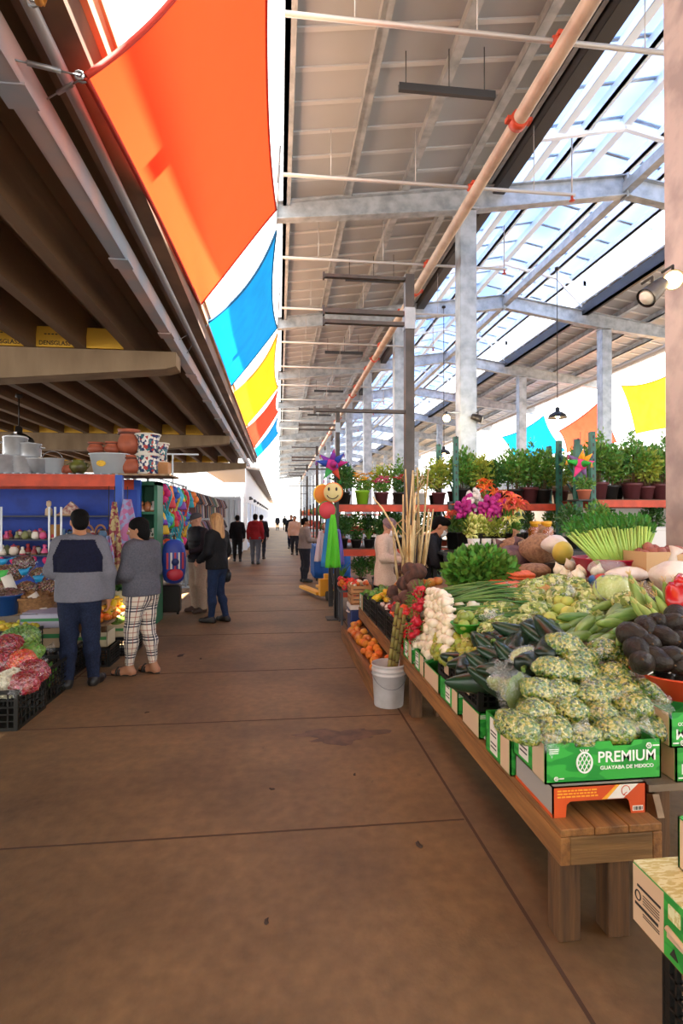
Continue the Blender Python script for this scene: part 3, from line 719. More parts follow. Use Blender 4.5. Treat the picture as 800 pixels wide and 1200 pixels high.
def make_person(loc, rz, H, label, j, skn, body_res=.0095, group=None):
    s = H/1.70
    t = thing('person', label, 'person', loc, rz, group); t.scale = (s, s, s)
    hp, P, M = head_prims(j)
    pr = torso(j)+arm(j, 'R')+arm(j, 'L')+leg(j, 'R', end=1.)+leg(j, 'L', end=1.)+foot(j, 'R')+foot(j, 'L')+hp
    V, Fq = sdf_mesh(pr, body_res)
    if body_res < .015:          # hands at finer resolution, rooted inside the forearms of the same mesh
        vs = [V]; fs = [Fq]; n = len(V)
        for S, sd in (('R', 1), ('L', -1)):
            v, q = sdf_mesh(hand_prims(j['el'+S], j['wr'+S], sd, j.get('palm'+S), float(j.get('curl'+S, .45))), .0042); vs.append(v); fs.append(q+n); n += len(v)
        V = np.concatenate(vs); Fq = np.concatenate(fs)
    else:
        vs = [V]; fs = [Fq]; n = len(V)
        for S, sd in (('R', 1), ('L', -1)):
            v, q = sdf_mesh(hand_prims(j['el'+S], j['wr'+S], sd, j.get('palm'+S), .45), .007); vs.append(v); fs.append(q+n); n += len(v)
        V = np.concatenate(vs); Fq = np.concatenate(fs)
    b = to_obj('body', V, Fq, skin(skn), t)
    if body_res < .015:
        for sx in (-1, 1):
            e = MB(); c = P(sx*.031, .078, .001); e.blob(c, (.0125, .0125, .0125), 10, 8); d = P(sx*.031, .0895, .001); e.blob(d, (.006, .003, .006), 8, 6, rot=M, m=1)
            e.build('eye', [M_eyew, M_iris], t)
    t['P'] = 0; del t['P']
    return t, P, M
def hair(t, P, M, mm, prims, res=.009, cuts=(), name='hair'):
    V, Fq = sdf_mesh(prims, res, cuts); return to_obj(name, V, Fq, mm, t)
def short_hair(P, M): return [ell(P(0, -.022, .048), (.085, .098, .085), .02, M), ell(P(0, -.06, -.01), (.074, .056, .075), .03, M)]
def fabric(name, c, c2=None, r=.85, ns=60, bump=.25, bs=160): return mat(name, c, r, col2=c2, nscale=ns, bump=bump, bscale=bs, spec=.2)
def wrinkle(a, f=38., g=21.):
    return lambda X: a*(np.sin(X[..., 2]*f+3*np.sin(X[..., 0]*g)+2*np.sin(X[..., 1]*17.))*.6+.5*np.sin(X[..., 0]*29+X[..., 2]*23.))
def jacket(t, j, mm, off=.022, fat=1., hem=.80, sleeve=1., collar=True, res=.0095, matfn=None, name='jacket', flare=.0, hood=False, arms=True, wr=.0025, bust=0.):
    pr = torso(j, off, fat, bust=bust)
    pr.append(cap(j['pel'], np.array((j['pel'][0], j['pel'][1], hem-.03)), .165*fat+off, .172*fat+off+flare, .05, (1, .80, 1)))
    if arms: pr += arm(j, 'R', off, 1.08, end=sleeve)+arm(j, 'L', off, 1.08, end=sleeve)
    if collar: pr.append(cap(j['neck']+(0, -.012, -.02), j['neck']+(0, -.008, .045), .068, .066, .02))
    if hood: pr += [ell(j['neck']+(0, -.085, -.0), (.105, .065, .065), .04), cap(j['neck']+(-.07, -.02, .0), j['neck']+(.07, -.02, 0), .05, .05, .03)]
    cuts = [((0, 0, hem), (0, 0, 1)), (j['neck']+(0, 0, .05), (0, .25, -1))]
    V, Fq = sdf_mesh(pr, res, [], fold=wrinkle(wr))
    # trimmed hem, neckline and cuffs
    V, Fq = sdf_mesh(pr, res, cuts, fold=wrinkle(wr))
    return to_obj(name, V, Fq, mm, t, matfn)
def trousers(t, j, mm, off=.016, fat=1., end=.98, top=.95, res=.0095, matfn=None, flare=0., wr=.003, name='trousers'):
    pr = [cap(j['pel']+(0, -.01, -.03), j['pel']+(0, 0, .06), .158*fat+off*.7, .148*fat+off*.7, .05, (1, .7, 1)), ell(j['pel']+(.07, -.045, -.08), (.08*fat, .07*fat, .08), .05), ell(j['pel']+(-.07, -.045, -.08), (.08*fat, .07*fat, .08), .05)]
    pr += leg(j, 'R', off, fat, end=end, flare=flare)+leg(j, 'L', off, fat, end=end, flare=flare)
    zc = min(j['anR'][2], j['anL'][2])+ (1-end)*.4 - .035
    V, Fq = sdf_mesh(pr, res, [((0, 0, top), (0, 0, -1)), ((0, 0, max(.03, zc)), (0, 0, 1))], fold=wrinkle(wr, 46, 12))
    return to_obj(name, V, Fq, mm, t, matfn)

M_hblack = mat('hair_black', '#060404', .8, spec=.15, bump=.4, bscale=120, stretch=(1, 1, .12)); M_hblond = mat('hair_blond', '#b98a55', .5, col2='#8c6238', nscale=40, bump=.5, bscale=90, stretch=(1, 1, .1)); M_hgrey = mat('hair_grey', '#8a7f78', .6)
M_denim = fabric('denim_blue', '#171d30', '#20283f'); M_denim2 = fabric('denim_mid', '#1b2740', '#22314f')
M_shoe = mat('shoe_dark', '#17130f', .5); M_sole = mat('shoe_sole', '#2a2420', .7)
# ---- man seen from behind, grey jacket with navy back panel
M_jgrey = fabric('fleece_grey', '#6b6a72', '#64636b'); M_navy = fabric('fleece_navy', '#14162c', '#0f1124')
j = J(elL=(-.255, .02, 1.12), wrL=(-.20, .23, 1.08), elR=(.262, -.02, 1.10), wrR=(.255, .05, .84), look=(-.35, 1, -.1), head=(-.01, .03, 1.59), anL=(-.09, -.06, .09), toL=(-.13, .11, .03), anR=(.13, .0, .09), toR=(.18, .16, .03))
t, P, M = make_person(at(93, 803, Z=0), .12, 1.70, 'man seen from behind in grey jacket with navy back panel and dark blue jeans', j, '#a8714f')
hair(t, P, M, M_hblack, short_hair(P, M)+[ell(P(0, .03, .085), (.066, .055, .04), .03, M)])
def two_tone(c):
    return ((c[:, 2] > 1.115) & (np.abs(c[:, 0]) < .225-.45*np.maximum(0, c[:, 2]-1.26)) & (c[:, 2] < 1.425) ).astype(int)
jacket(t, j, [M_jgrey, M_navy], .026, 1.13, .83, 1.0, matfn=two_tone, flare=.004)
m = MB()
cl = [j['neck']+np.array((.078*math.cos(a), .072*math.sin(a)-.012, .012+.012*math.sin(2*a))) for a in np.linspace(0, 2*PI, 25)]
m.tube(cl, .026, 8); m.build('collar', M_jgrey, t)
trousers(t, j, M_denim, .018, 1.02, 1.0)
for S in 'RL': shoe_obj(j, S, [M_shoe, M_sole], t)
# ---- woman in plaid trousers
def plaid_mat():
    m = mat('plaid', '#cdbfae', .85, bump=.2, bscale=150); nt = m.node_tree; N = nt.nodes; L = nt.links; b = N['Principled BSDF']
    tc = N.new('ShaderNodeTexCoord'); sx = N.new('ShaderNodeSeparateXYZ'); L.new(tc.outputs['Object'], sx.inputs[0])
    def band(sock, period, centre, half):
        a = N.new('ShaderNodeMath'); a.operation = 'DIVIDE'; L.new(sock, a.inputs[0]); a.inputs[1].default_value = period
        f = N.new('ShaderNodeMath'); f.operation = 'FRACT'; L.new(a.outputs[0], f.inputs[0])
        c = N.new('ShaderNodeMath'); c.operation = 'COMPARE'; L.new(f.outputs[0], c.inputs[0]); c.inputs[1].default_value = centre; c.inputs[2].default_value = half; return c.outputs[0]
    an = N.new('ShaderNodeAttribute'); an.attribute_name = 'wrap'
    hor, ver = sx.outputs[2], an.outputs['Fac']
    cur = None
    def over(cur, fac, col, amt=1.):
        mx = N.new('ShaderNodeMix'); mx.data_type = 'RGBA'
        if amt != 1.:
            q = N.new('ShaderNodeMath'); q.operation = 'MULTIPLY'; q.inputs[1].default_value = amt; L.new(fac, q.inputs[0]); fac = q.outputs[0]
        L.new(fac, mx.inputs[0])
        if cur is None: mx.inputs[6].default_value = lin('#cdbfae')
        else: L.new(cur, mx.inputs[6])
        mx.inputs[7].default_value = lin(col); return mx.outputs[2]
    for sck, per in ((hor, .17), (ver, .15)):
        for c, h, col, a in ((.18, .05, '#1d1d33', .9), (.36, .05, '#1d1d33', .9), (.27, .03, '#e9e3d8', .7), (.50, .03, '#1d1d33', .7), (.8, .03, '#8a3a34', .7)): cur = over(cur, band(sck, per, c, h), col, a)
    L.new(cur, b.inputs['Base Color']); return m
M_plaid = plaid_mat(); M_sweat = fabric('sweater_grey', '#55555d', '#494952')
j = J(look=(-.55, 1, -.15), head=(-.02, .045, 1.575), neck=(-.01, .02, 1.43), elR=(.225, -.0, 1.12), wrR=(.15, .21, 1.02), elL=(-.235, .02, 1.12), wrL=(-.13, .22, 1.04), anR=(.085, -.09, .085), toR=(.11, .09, .03), anL=(-.075, .10, .085), toL=(-.11, .27, .03), hiR=(.085, 0, .9), knR=(.09, -.01, .49), knL=(-.085, .07, .49))
t, P, M = make_person(at(166, 790, Z=0), 1.15, 1.63, 'woman in grey sweater, black and white plaid trousers and sandals', j, '#9d6c4e')
hair(t, P, M, M_hblack, [ell(P(0, -.022, .045), (.092, .108, .092), .02, M), ell(P(0, -.05, -.03), (.088, .075, .10), .03, M), cap(P(0, -.05, -.05), P(0, -.055, -.125), .07, .05, .03)])
jacket(t, j, M_sweat, .030, 1.16, .87, 1.0, flare=.0, bust=1, res=.0095)
tr = trousers(t, j, M_plaid, .010, 1.10, .86, 1.0)
at_ = tr.data.attributes.new('wrap', 'FLOAT', 'POINT'); wv = []
for v in tr.data.vertices:
    S = 'R' if v.co.x > 0 else 'L'; a, k_, n_ = j['hi'+S], j['kn'+S], j['an'+S]; z = v.co.z
    q = a+(k_-a)*((a[2]-z)/(a[2]-k_[2])) if z > k_[2] else k_+(n_-k_)*((k_[2]-z)/(k_[2]-n_[2]))
    wv.append(.5+.088*math.atan2(v.co.y-q[1], (v.co.x-q[0])*(1 if S == 'R' else -1)))
at_.data.foreach_set('value', wv)
for S in 'RL':
    an, to = j['an'+S], j['to'+S]; h = an+np.array((0, -.04, 0)); m = MB()
    d = Vector(to-h); d.z = 0; L_ = d.length+.03; d.normalize(); sdv = Vector((d.y, -d.x, 0)); hb = Vector((h[0], h[1], 0))-d*.02
    poly = [((.0), -.03), (.10, -.036), (.19, -.045), (L_+.01, -.028), (L_+.03, 0), (L_+.01, .028), (.19, .045), (.10, .036), (0, .03), (-.02, 0)]
    Mx = Matrix(((d.x, sdv.x, 0, hb.x), (d.y, sdv.y, 0, hb.y), (0, 0, 1, 0), (0, 0, 0, 1)))
    m.prism(poly, 0, .016, Mx)
    for q in (.15, .185):
        c = hb+d*q; m.tube([c+sdv*.048+Vector((0, 0, .012)), c+sdv*.04+Vector((0, 0, .055)), c+Vector((0, 0, .078)), c-sdv*.04+Vector((0, 0, .055)), c-sdv*.048+Vector((0, 0, .012))], .014, 6)
    m.build('sandal', M_shoe, t)
# ---- man in quilted vest, cap, khaki trousers
M_vest = fabric('vest_black', '#15151b', '#1e1e26', .55); M_khaki = fabric('khaki', '#b09a86', '#a18c78'); M_cap = fabric('cap_grey', '#4a4346'); M_shirt = fabric('shirt_dark', '#2b2226')
j = J(look=(.35, 1, -.25), head=(.01, .04, 1.58), elR=(.25, .03, 1.12), wrR=(.17, .25, 1.05), elL=(-.25, .03, 1.12), wrL=(-.17, .25, 1.05))
t, P, M = make_person(at(232, 717, Z=0), 2.25, 1.70, 'man in dark grey cap, black quilted vest and khaki trousers', j, '#b9836a')
jacket(t, j, M_shirt, .014, 1.08, .92, .98, name='shirt', res=.011)
V, Fq = sdf_mesh(torso(j, .034, 1.1)+[cap(j['pel'], (0, 0, .86), .19, .19, .05, (1, .68, 1)), cap(j['neck']+(0, -.01, -.02), j['neck']+(0, -.01, .04), .072, .07, .02), cap(j['shL']+(.05, 0, 0), j['shR']+(-.05, 0, 0), .085, .085, .04)], .0105,
    [((0, 0, .86), (0, 0, 1)), (j['neck']+(0, 0, .03), (0, .3, -1)), ((.215, 0, 1.3), (-1, 0, 0)), ((-.215, 0, 1.3), (1, 0, 0))], fold=lambda X: -.008*np.abs(np.sin(X[..., 2]*PI/.075)))
to_obj('vest', V, Fq, M_vest, t)
trousers(t, j, M_khaki, .026, 1.05, 1.0, flare=.012)
hair(t, P, M, M_cap, [ell(P(0, -.015, .058), (.088, .105, .075), .02, M), cap(P(-.05, .10, .035), P(.05, .10, .035), .03, .03, .03, (1, 1, .35))], name='cap', cuts=[(P(0, 0, .028), np.array(M)@np.array((0, .1, 1)))])
for S in 'RL': shoe_obj(j, S, mat('shoe_brown', '#3d2b22', .6), t)
# ---- woman with long blond hair, black jacket
M_jblack = fabric('jacket_black', '#0f0f12', '#17171b', .7)
j = J(look=(.1, 1, -.1), head=(0, .03, 1.585), elR=(.245, -.02, 1.11), wrR=(.25, .10, .90), elL=(-.245, .0, 1.11), wrL=(-.22, .17, .98), anR=(.10, -.10, .09), toR=(.13, .07, .03), anL=(-.09, .04, .09), toL=(-.11, .22, .03))
t, P, M = make_person(at(254, 729, Z=0), 1.05, 1.68, 'woman with long blond hair, black jacket, blue jeans and a dangling bag', j, '#c08e74')
hair(t, P, M, M_hblond, [ell(P(0, -.02, .05), (.093, .108, .09), .02, M), cap(P(-.05, -.035, -.02), P(-.06, -.06, -.22), .062, .05, .04), cap(P(.05, -.035, -.02), P(.06, -.06, -.22), .062, .05, .04), cap(P(0, -.07, .0), P(0, -.095, -.24), .07, .055, .04)])
jacket(t, j, M_jblack, .022, 1.04, .84, 1.0, bust=1)
trousers(t, j, M_denim2, .010, .98, 1.0)
for S in 'RL': shoe_obj(j, S, M_shoe, t)
bg_ = MB(); c = Vector(j['wrR'])+Vector((.08, -.03, -.2)); bg_.blob(c, (.06, .11, .12), 14, 10, lambda p: 1+.05*math.sin(7*p.z)); bg_.tube([c+Vector((0, -.08, .08)), Vector(j['wrR'])+Vector((0.02, -.03, .0)), c+Vector((0, .08, .08))], .008, 6)
bo = bg_.build('handbag', mat('bag_black', '#141214', .45)); bo.matrix_world = Matrix.Translation(at(254, 729, Z=0)) @ Matrix.Rotation(1.05, 4, 'Z') @ Matrix.Scale(1.68/1.7, 4); tag(bo, 'small black handbag hanging from the hand of the blond woman', 'bag')
# ---- simple dressed walkers (all with hands, faces and hair)
def walker(loc, rz, H, label, skn, top, bot, hr, fat=1., jn=None, res=.015, hem=.84, toff=.022, longhair=False, hood=False, boff=.012, shoe=None, group=None):
    j = jn or J(anR=(.10, -.10, .09), toR=(.12, .06, .03), anL=(-.10, .09, .09), toL=(-.12, .26, .03), knL=(-.10, .07, .49))
    t, P, M = make_person(loc, rz, H, label, j, skn, res, group)
    jacket(t, j, top, toff, fat, hem, 1.0, res=res, hood=hood)
    trousers(t, j, bot, boff, fat, 1.0, res=res)
    hp = short_hair(P, M)
    if longhair: hp += [cap(P(0, -.06, 0), P(0, -.08, -.2), .075, .06, .04)]
    hair(t, P, M, hr, hp, res)
    for S in 'RL':
        V, Fq = sdf_mesh(foot(j, S, .008), .012, [((0, 0, 0), (0, 0, 1)), ((0, 0, .105), (0, 0, -1))]); to_obj('shoe', V, Fq, shoe or M_shoe, t)
    return t, P, M, j
M_blk2 = fabric('cloth_black', '#121216', '#1a1a1f'); M_redj = fabric('jacket_red', '#8c1f26', '#7a1a20'); M_greyp = fabric('trousers_grey', '#5b5c66', '#4e4f58'); M_dk = fabric('trousers_dark', '#22232b', '#2b2c35')
walker(at(278, 658, Z=0), .1, 1.68, 'walker all in black clothes seen from behind, beside the red jacket', '#a8765a', M_blk2, M_blk2, M_hblack, 1.1)
walker(at(299, 661, Z=0), -.1, 1.72, 'walker in red jacket and grey trousers seen from behind', '#a8765a', M_redj, M_greyp, M_hblack, 1.08, hood=True)
walker(at(306, 655, Z=0), -.1, 1.70, 'walker in dark clothes half hidden in front of the red jacket', '#a8765a', M_dk, M_dk, M_hblack, 1.0)
walker(at(325, 621.5, Z=0), 0, 1.70, 'tiny distant walker in dark clothes at the bright end of the aisle', '#a8765a', M_dk, M_dk, M_hblack, 1.0, res=.022, group='distant walkers')
walker(at(333.5, 621.2, Z=0), .2, 1.68, 'tiny distant walker in dark clothes at the bright end of the aisle', '#a8765a', M_blk2, M_dk, M_hblack, 1.0, res=.022, group='distant walkers')
walker(at(341, 643, Z=0), 3.1, 1.72, 'walker in black coat standing behind the woman in the beige-grey jacket', '#a8765a', M_blk2, M_denim, M_hblack, 1.05, res=.018)
walker(at(345, 650, Z=0), 3.1, 1.66, 'walker in pale peach top half hidden behind the woman in grey jacket', '#a8765a', fabric('top_peach', '#c9a48f', '#bb957f'), M_dk, M_hblack, 1.1, res=.018)
M_greige = fabric('jacket_greige', '#8f807b', '#80716d')
j = J(look=(.2, 1, -.1), elR=(.245, .05, 1.13), wrR=(.13, .27, 1.1), elL=(-.245, .05, 1.13), wrL=(-.1, .28, 1.12))
walker(at(357, 682, Z=0), -1.3, 1.60, 'woman in greige jacket and dark trousers with raised hands by the pallet jack', '#a06d50', M_greige, M_dk, M_hblack, 1.22, jn=j, res=.013, hem=.9)
# ---- shopper in beige coat with knit hat and mask
M_beige = fabric('coat_beige', '#dcc3b0', '#cfb39e'); M_knit = fabric('hat_knit', '#8d7478', '#7c6468', ns=90, bump=.8, bs=90); M_mask = mat('mask_white', '#e4e2e2', .8)
def mask(t, P, M):
    m = MB()
    def fn(u, v):
        a = (u-.5)*2.0; z = -.02-.085*v; r = .098-.012*abs(v-.45)*2-.018*max(0, v-.6)
        return P(r*math.sin(a)*.80, .010+r*math.cos(a)*1.08, z)
    m.grid(fn, 12, 6); o = m.build('face_mask', M_mask, t, thick=.004)
    return o
j = J(look=(.1, 1, -.35), head=(0, .06, 1.56), neck=(0, .02, 1.42), elR=(.23, .05, 1.12), wrR=(.10, .27, 1.08), elL=(-.23, .05, 1.12), wrL=(-.1, .27, 1.08), chest=(0, -.01, 1.27), shR=(.165, .01, 1.37), shL=(-.165, .01, 1.37))
t, P, M = make_person(at(451, 690, Y=7.75)*Vector((1, 1, 0)) if False else Vector((1.52, 7.75, 0)), -2.1, 1.62, 'shopper in beige hooded coat, knit hat and white face mask', j, '#b98a70')
jacket(t, j, M_beige, .026, 1.04, .70, 1.0, hood=True, flare=.02)
trousers(t, j, M_dk, .012, 1.0, 1.0)
hair(t, P, M, M_knit, [ell(P(0, -.015, .055), (.098, .114, .10), .02, M), ell(P(0, -.05, .0), (.09, .08, .07), .03, M)], name='knit_hat', cuts=[(P(0, 0, .0), np.array(M)@np.array((0, .45, 1)))])
mask(t, P, M)
for S in 'RL': shoe_obj(j, S, M_shoe, t)
# ---- vendor in black quilted jacket leaning over the flowers
j = J(chest=(0, .10, 1.24), waist=(0, .02, 1.05), neck=(0, .20, 1.37), head=(0, .28, 1.50), shR=(.175, .17, 1.33), shL=(-.175, .17, 1.33), elR=(.235, .24, 1.06), wrR=(.16, .46, .98), elL=(-.235, .24, 1.06), wrL=(-.16, .46, .98), look=(0, 1, -.55))
t, P, M = make_person(Vector((1.80, 6.95, 0)), -1.9, 1.72, 'dark haired vendor in black quilted jacket and white mask leaning over the produce', j, '#b0795b')
jacket(t, j, M_vest, .028, 1.05, .84, 1.0); trousers(t, j, M_dk, .012, 1.0, 1.0)
hair(t, P, M, M_hblack, short_hair(P, M)+[ell(P(0, .04, .085), (.068, .055, .04), .03, M)]); mask(t, P, M)
for S in 'RL': shoe_obj(j, S, M_shoe, t)
# ================================================================== produce stall along the walkway
M_wood = mat('bench_wood', '#a06b36', .65, col2='#65401d', nscale=3.5, nlo=.3, nhi=.75, bump=.2, bscale=14, stretch=(9, .7, 9), detail=8)
M_woodx = mat('bench_wood_cross', '#8d6638', .7, col2='#5a3f20', nscale=3.5, nlo=.3, nhi=.75, bump=.2, bscale=14, stretch=(.7, 9, 9), detail=8)
M_woodd = mat('leg_wood', '#6b4826', .75, col2='#402a16', nscale=4, nlo=.3, nhi=.7, bump=.25, bscale=14, stretch=(9, 9, .7), detail=8)
M_ply = mat('plywood', '#9a7f62', .75, col2='#7d6449', nscale=3, stretch=(4, .6, 4))
def bench(label, x0, x1, y0, y1, zt, ends):
    t = thing('wooden_bench', label, 'bench', ((x0+x1)/2, (y0+y1)/2, 0)); o = t.location
    w = (x1-x0)/3
    for i in range(3):
        m = MB(); m.bx(x0+i*w+.002-o.x, y0-o.y, zt-.03, x0+(i+1)*w-.002-o.x, y1-o.y, zt); m.build('plank', M_wood, t, bevel=.004)
    m = MB(); m.bx(x0-.0-o.x, y0-o.y, zt-.14, x0+.04-o.x, y1-o.y, zt-.032); m.bx(x1-.04-o.x, y0-o.y, zt-.14, x1-o.x, y1-o.y, zt-.032); m.build('side_rail', M_wood, t, bevel=.004)
    m = MB(); m.bx(x0+.04-o.x, y0-o.y, zt-.14, x1-.04-o.x, y0+.04-o.y, zt-.032); m.build('end_rail', M_woodx, t, bevel=.004); m = MB(); m.bx(x0+.04-o.x, y1-.04-o.y, zt-.14, x1-.04-o.x, y1-o.y, zt-.032); m.build('end_rail', M_woodx, t, bevel=.004)
    for y in ends:
        for xa in (x0+.005, x0+.21):
            m = MB(); m.bx(xa-o.x, y-.045-o.y, 0, xa+.09-o.x, y+.045-o.y, zt-.035 if xa > x0+.1 else zt-.14); m.build('leg', M_woodd, t, bevel=.005)
    return t
bench('long low wooden bench with the printed fruit boxes and nopal bags on it', 1.07, 1.49, 1.99, 4.88, .45, (2.06, 4.43))
b2 = bench('farther wooden bench with bins of tomatoes, garlic and peppers on it', 1.07, 1.49, 4.92, 7.35, .42, (5.1, 7.25))
# ---- sloping display stand
def D(x): return .64+(x-1.08)*.6 if x < 1.5 else .89+.26*(x-1.5)
def hit(px, py, off=0.):
    d = ray(px, py); t = 1.
    while t < 12:
        x, y, z = t*d[0], t*d[1], EYE+t*d[2]
        if x > 1.08 and z < D(x)+off: return Vector((x, y, z))
        t += .01
    return None
t = thing('display_stand', 'sloping plywood display stand under the heaped vegetables behind the bench', 'stand', (2.2, 4.2, 0))
o = t.location
m = MB()
for i in range(3):
    xa = 1.52+i*.5; xb = xa+.49
    m.add([(xa-o.x, 2.95-o.y, D(xa)-.06), (xb-o.x, 2.95-o.y, D(xb)-.06), (xb-o.x, 6.3-o.y, D(xb)-.06), (xa-o.x, 6.3-o.y, D(xa)-.06),
           (xa-o.x, 2.95-o.y, D(xa)-.085), (xb-o.x, 2.95-o.y, D(xb)-.085), (xb-o.x, 6.3-o.y, D(xb)-.085), (xa-o.x, 6.3-o.y, D(xa)-.085)], [(0, 1, 2, 3), (7, 6, 5, 4), (0, 4, 5, 1), (1, 5, 6, 2), (2, 6, 7, 3), (3, 7, 4, 0)])
m.build('board', M_ply, t)
for x in (1.56, 2.95):
    for y in (3.0, 4.6, 6.2):
        m = MB(); m.bx(x-.04-o.x, y-.04-o.y, 0, x+.04-o.x, y+.04-o.y, D(x)-.09); m.build('leg', M_woodd, t)
m = MB(); m.bx(1.50-o.x, 2.95-o.y, .3, 1.52-o.x, 6.3-o.y, .83); m.build('front_panel', M_ply, t)
# ---- side table carrying the upside-down boxes
t = thing('side_table', 'low grey plywood table under the upside-down green boxes', 'table', (2.1, 2.6, 0))
m = MB(); m.bx(-.53, -.42, .47, .8, .3, .5); m.build('tabletop', mat('grey_ply', '#8d7a68', .8, col2='#76644f', nscale=4), t)
for x in (-.45, .7):
    for y in (-.36, .24):
        m = MB(); m.bx(x-.035, y-.035, 0, x+.035, y+.035, .47); m.build('leg', M_woodd, t)
m = MB(); m.bar((-.50, -.44, .42), (-.5, .28, .12), .03, .09); m.build('brace', M_ply, t)

# ---- printed cardboard boxes
M_green = mat('box_green', '#1f8a30', .5, col2='#36a53c', nscale=1.6, nlo=.49, nhi=.52, stretch=(5, 5, 14), detail=1)
M_kraft = mat('cardboard', '#b9946a', .8); M_kpale = mat('cardboard_pale', '#cfae8c', .8); M_print = mat('print_white', '#eeece4', .55); M_orange = mat('box_orange', '#d9561f', .55, col2='#c94a18', nscale=3); M_inkb = mat('print_dark', '#2a241f', .6); M_lab = mat('label_white', '#e6ddd0', .6); M_yelink = mat('print_yellow', '#f0a52c', .6)
M_kprint = mat('cardboard_printed', '#c4b878', .75, col2='#dcd8a8', nscale=60, nlo=.47, nhi=.53, stretch=(.5, 2, 1))
def box_body(w, d, h, th=.006, notch=True):
    """open tray, centred in XY, bottom at z=0; long front face at -Y"""
    m = MB()
    m.bx(-w/2, -d/2, 0, w/2, d/2, th, 1)
    for sx in (-1, 1): m.box((sx*(w/2-th/2), 0, h/2), (th, d, h), None, 0)
    for sy in (-1, 1):
        y = sy*(d/2-th/2)
        if notch:
            a = w*.16
            poly = [(-w/2, 0), (w/2, 0), (w/2, h), (a+.05, h), (a+.04, h-.02), (a-.04, h-.02), (a-.05, h), (-a+.05, h), (-a+.04, h-.02), (-a-.04, h-.02), (-a-.05, h), (-w/2, h)]
        else: poly = [(-w/2, 0), (w/2, 0), (w/2, h), (-w/2, h)]
        n = len(poly)
        M = Matrix(((1, 0, 0, 0), (0, 0, 1, 0), (0, 1, 0, 0), (0, 0, 0, 1)))
        m.prism(poly, y-th/2, y+th/2, M)
    return m
def guava_logo(m, M, s, mt=0):
    """oval fruit outline with crossing leaf veins and a little crown, in the plane of M"""
    def P(x, y): return M @ Vector((x*s, y*s, .0012))
    m.tube([P(.8*math.sin(a), math.cos(a)) for a in np.linspace(0, 2*PI, 33)], .10*s, 6, mt, caps=False)
    for k in (-.9, -.45, 0, .45, .9):
        for sg in (-1, 1):
            pts = []
            for v in np.linspace(-1, 1, 15):
                x = k+sg*.55*v
                if (x/.78)**2+v*v < .95: pts.append(P(x, v))
            if len(pts) > 1: m.tube(pts, .055*s, 5, mt, caps=False)
    for a in (-.5, -.17, .17, .5): m.tube([P(a*.5, 1.05), P(a*.9, 1.32)], .07*s, 5, mt)
def badge(m, M, s, mt=0):
    m.tube([M @ Vector((s*math.cos(a), s*math.sin(a), .001)) for a in np.linspace(0, 2*PI, 7)], .26*s, 5, mt, caps=False)
    m.blob(M @ Vector((0, 0, .0005)), (.38*s, .38*s, .38*s), 8, 6, m=mt)
    m.box(M @ Vector((s*2.9, 0, .0005)), (s*2.6, .0015, s*.5), M.to_3x3() @ Matrix(((1, 0, 0), (0, 0, -1), (0, 1, 0))), mt)
def premium_print(w, d, h, inverted=False):
    m = MB(); y = -d/2-.0012
    X, Z = ((1, 0, 0), (0, 0, 1)) if not inverted else ((-1, 0, 0), (0, 0, -1))
    zc = h/2; sg = -1 if inverted else 1
    def B(x, z): return basis((sg*x, y, zc+sg*z), X, Z)
    vs, fs = text_mesh('PREMIUM', .062, B(.10, .016), .0008, 1.0); m.add(vs, fs)
    vs, fs = text_mesh('GUAYABA DE MEXICO', .0205, B(.10, -.026), .0008, 1.12); m.add(vs, fs)
    guava_logo(m, B(-.085, .0), .040)
    badge(m, B(.195, .056), .011); badge(m, B(-.205, -.060), .008)
    for q in (0, .008, .016): m.bx(sg*-.235, y-.0008, zc+sg*(.058-q)-.0015, sg*-.195, y, zc+sg*(.058-q)+.0015)
    return m
def guava_box(label, loc, rz=0., rot=None, w=.5, d=.30, h=.16, inverted=False, side_label=True, front=True):
    t = thing('fruit_box', label, 'box', loc, rz, 'green guava boxes', rot)
    b = box_body(w, d, h)
    b.build('carton', [M_green, M_kraft], t)
    m = MB(); m.bx(-w/2-.0015, -d/2+.01, .004, -w/2, d/2-.01 if not side_label else -d/2+.11, h-.004); m.build('end_panel', M_kpale, t)
    if side_label:
        m = MB(); m.bx(-w/2-.0015, -d/2+.15, .02, -w/2, -d/2+.24, h-.01); l = m.build('label', M_lab, t)
        m = MB()
        for z in (.045, .065, .105, .122): m.bx(-w/2-.0022, -d/2+.16, z, -w/2-.0014, -d/2+.23, z+.007)
        m.build('label_lines', M_inkb, l)
    if front: premium_print(w, d, h, inverted).build('print', M_print, t)
    return t
guava_box('green guava box with white print at the bench corner, full of chopped nopal bags', (1.31, 2.24, .575))
# orange box with a hand-hole underneath
t = thing('fruit_box', 'orange printed cardboard box under the green guava box at the bench corner', 'box', (1.28, 2.24, .45))
w, d, h = .40, .34, .122
m = MB(); M = Matrix(((1, 0, 0, 0), (0, 0, 1, 0), (0, 1, 0, 0), (0, 0, 0, 1)))
poly = [(-w/2, 0), (-w/2+.055, 0), (-w/2+.06, .05), (-w/2+.075, .062), (w/2-.085, .062), (w/2-.075, .05), (w/2-.065, 0), (w/2, 0), (w/2, h), (-w/2, h)]
for y in (-d/2, d/2-.006): m.prism(poly, y, y+.006, M)
m.bx(-w/2, -d/2, 0, -w/2+.006, d/2, h, 1); m.bx(w/2-.006, -d/2, 0, w/2, d/2, h); m.bx(-w/2, -d/2, h-.004, w/2, d/2, h, 1); m.build('carton', [M_orange, mat('box_grey_side', '#a39990', .8)], t)
m = MB(); m.bx(-w/2-.0012, -d/2, .0, -w/2, d/2, .014); m.build('edge_strip', M_orange, t)
m = MB(); m.prism([(.03, .064), (.085, h-.003), (.165, h-.003), (.10, .064)], -d/2-.0015, -d/2, M); pn = m.build('picture_panel', M_lab, t)
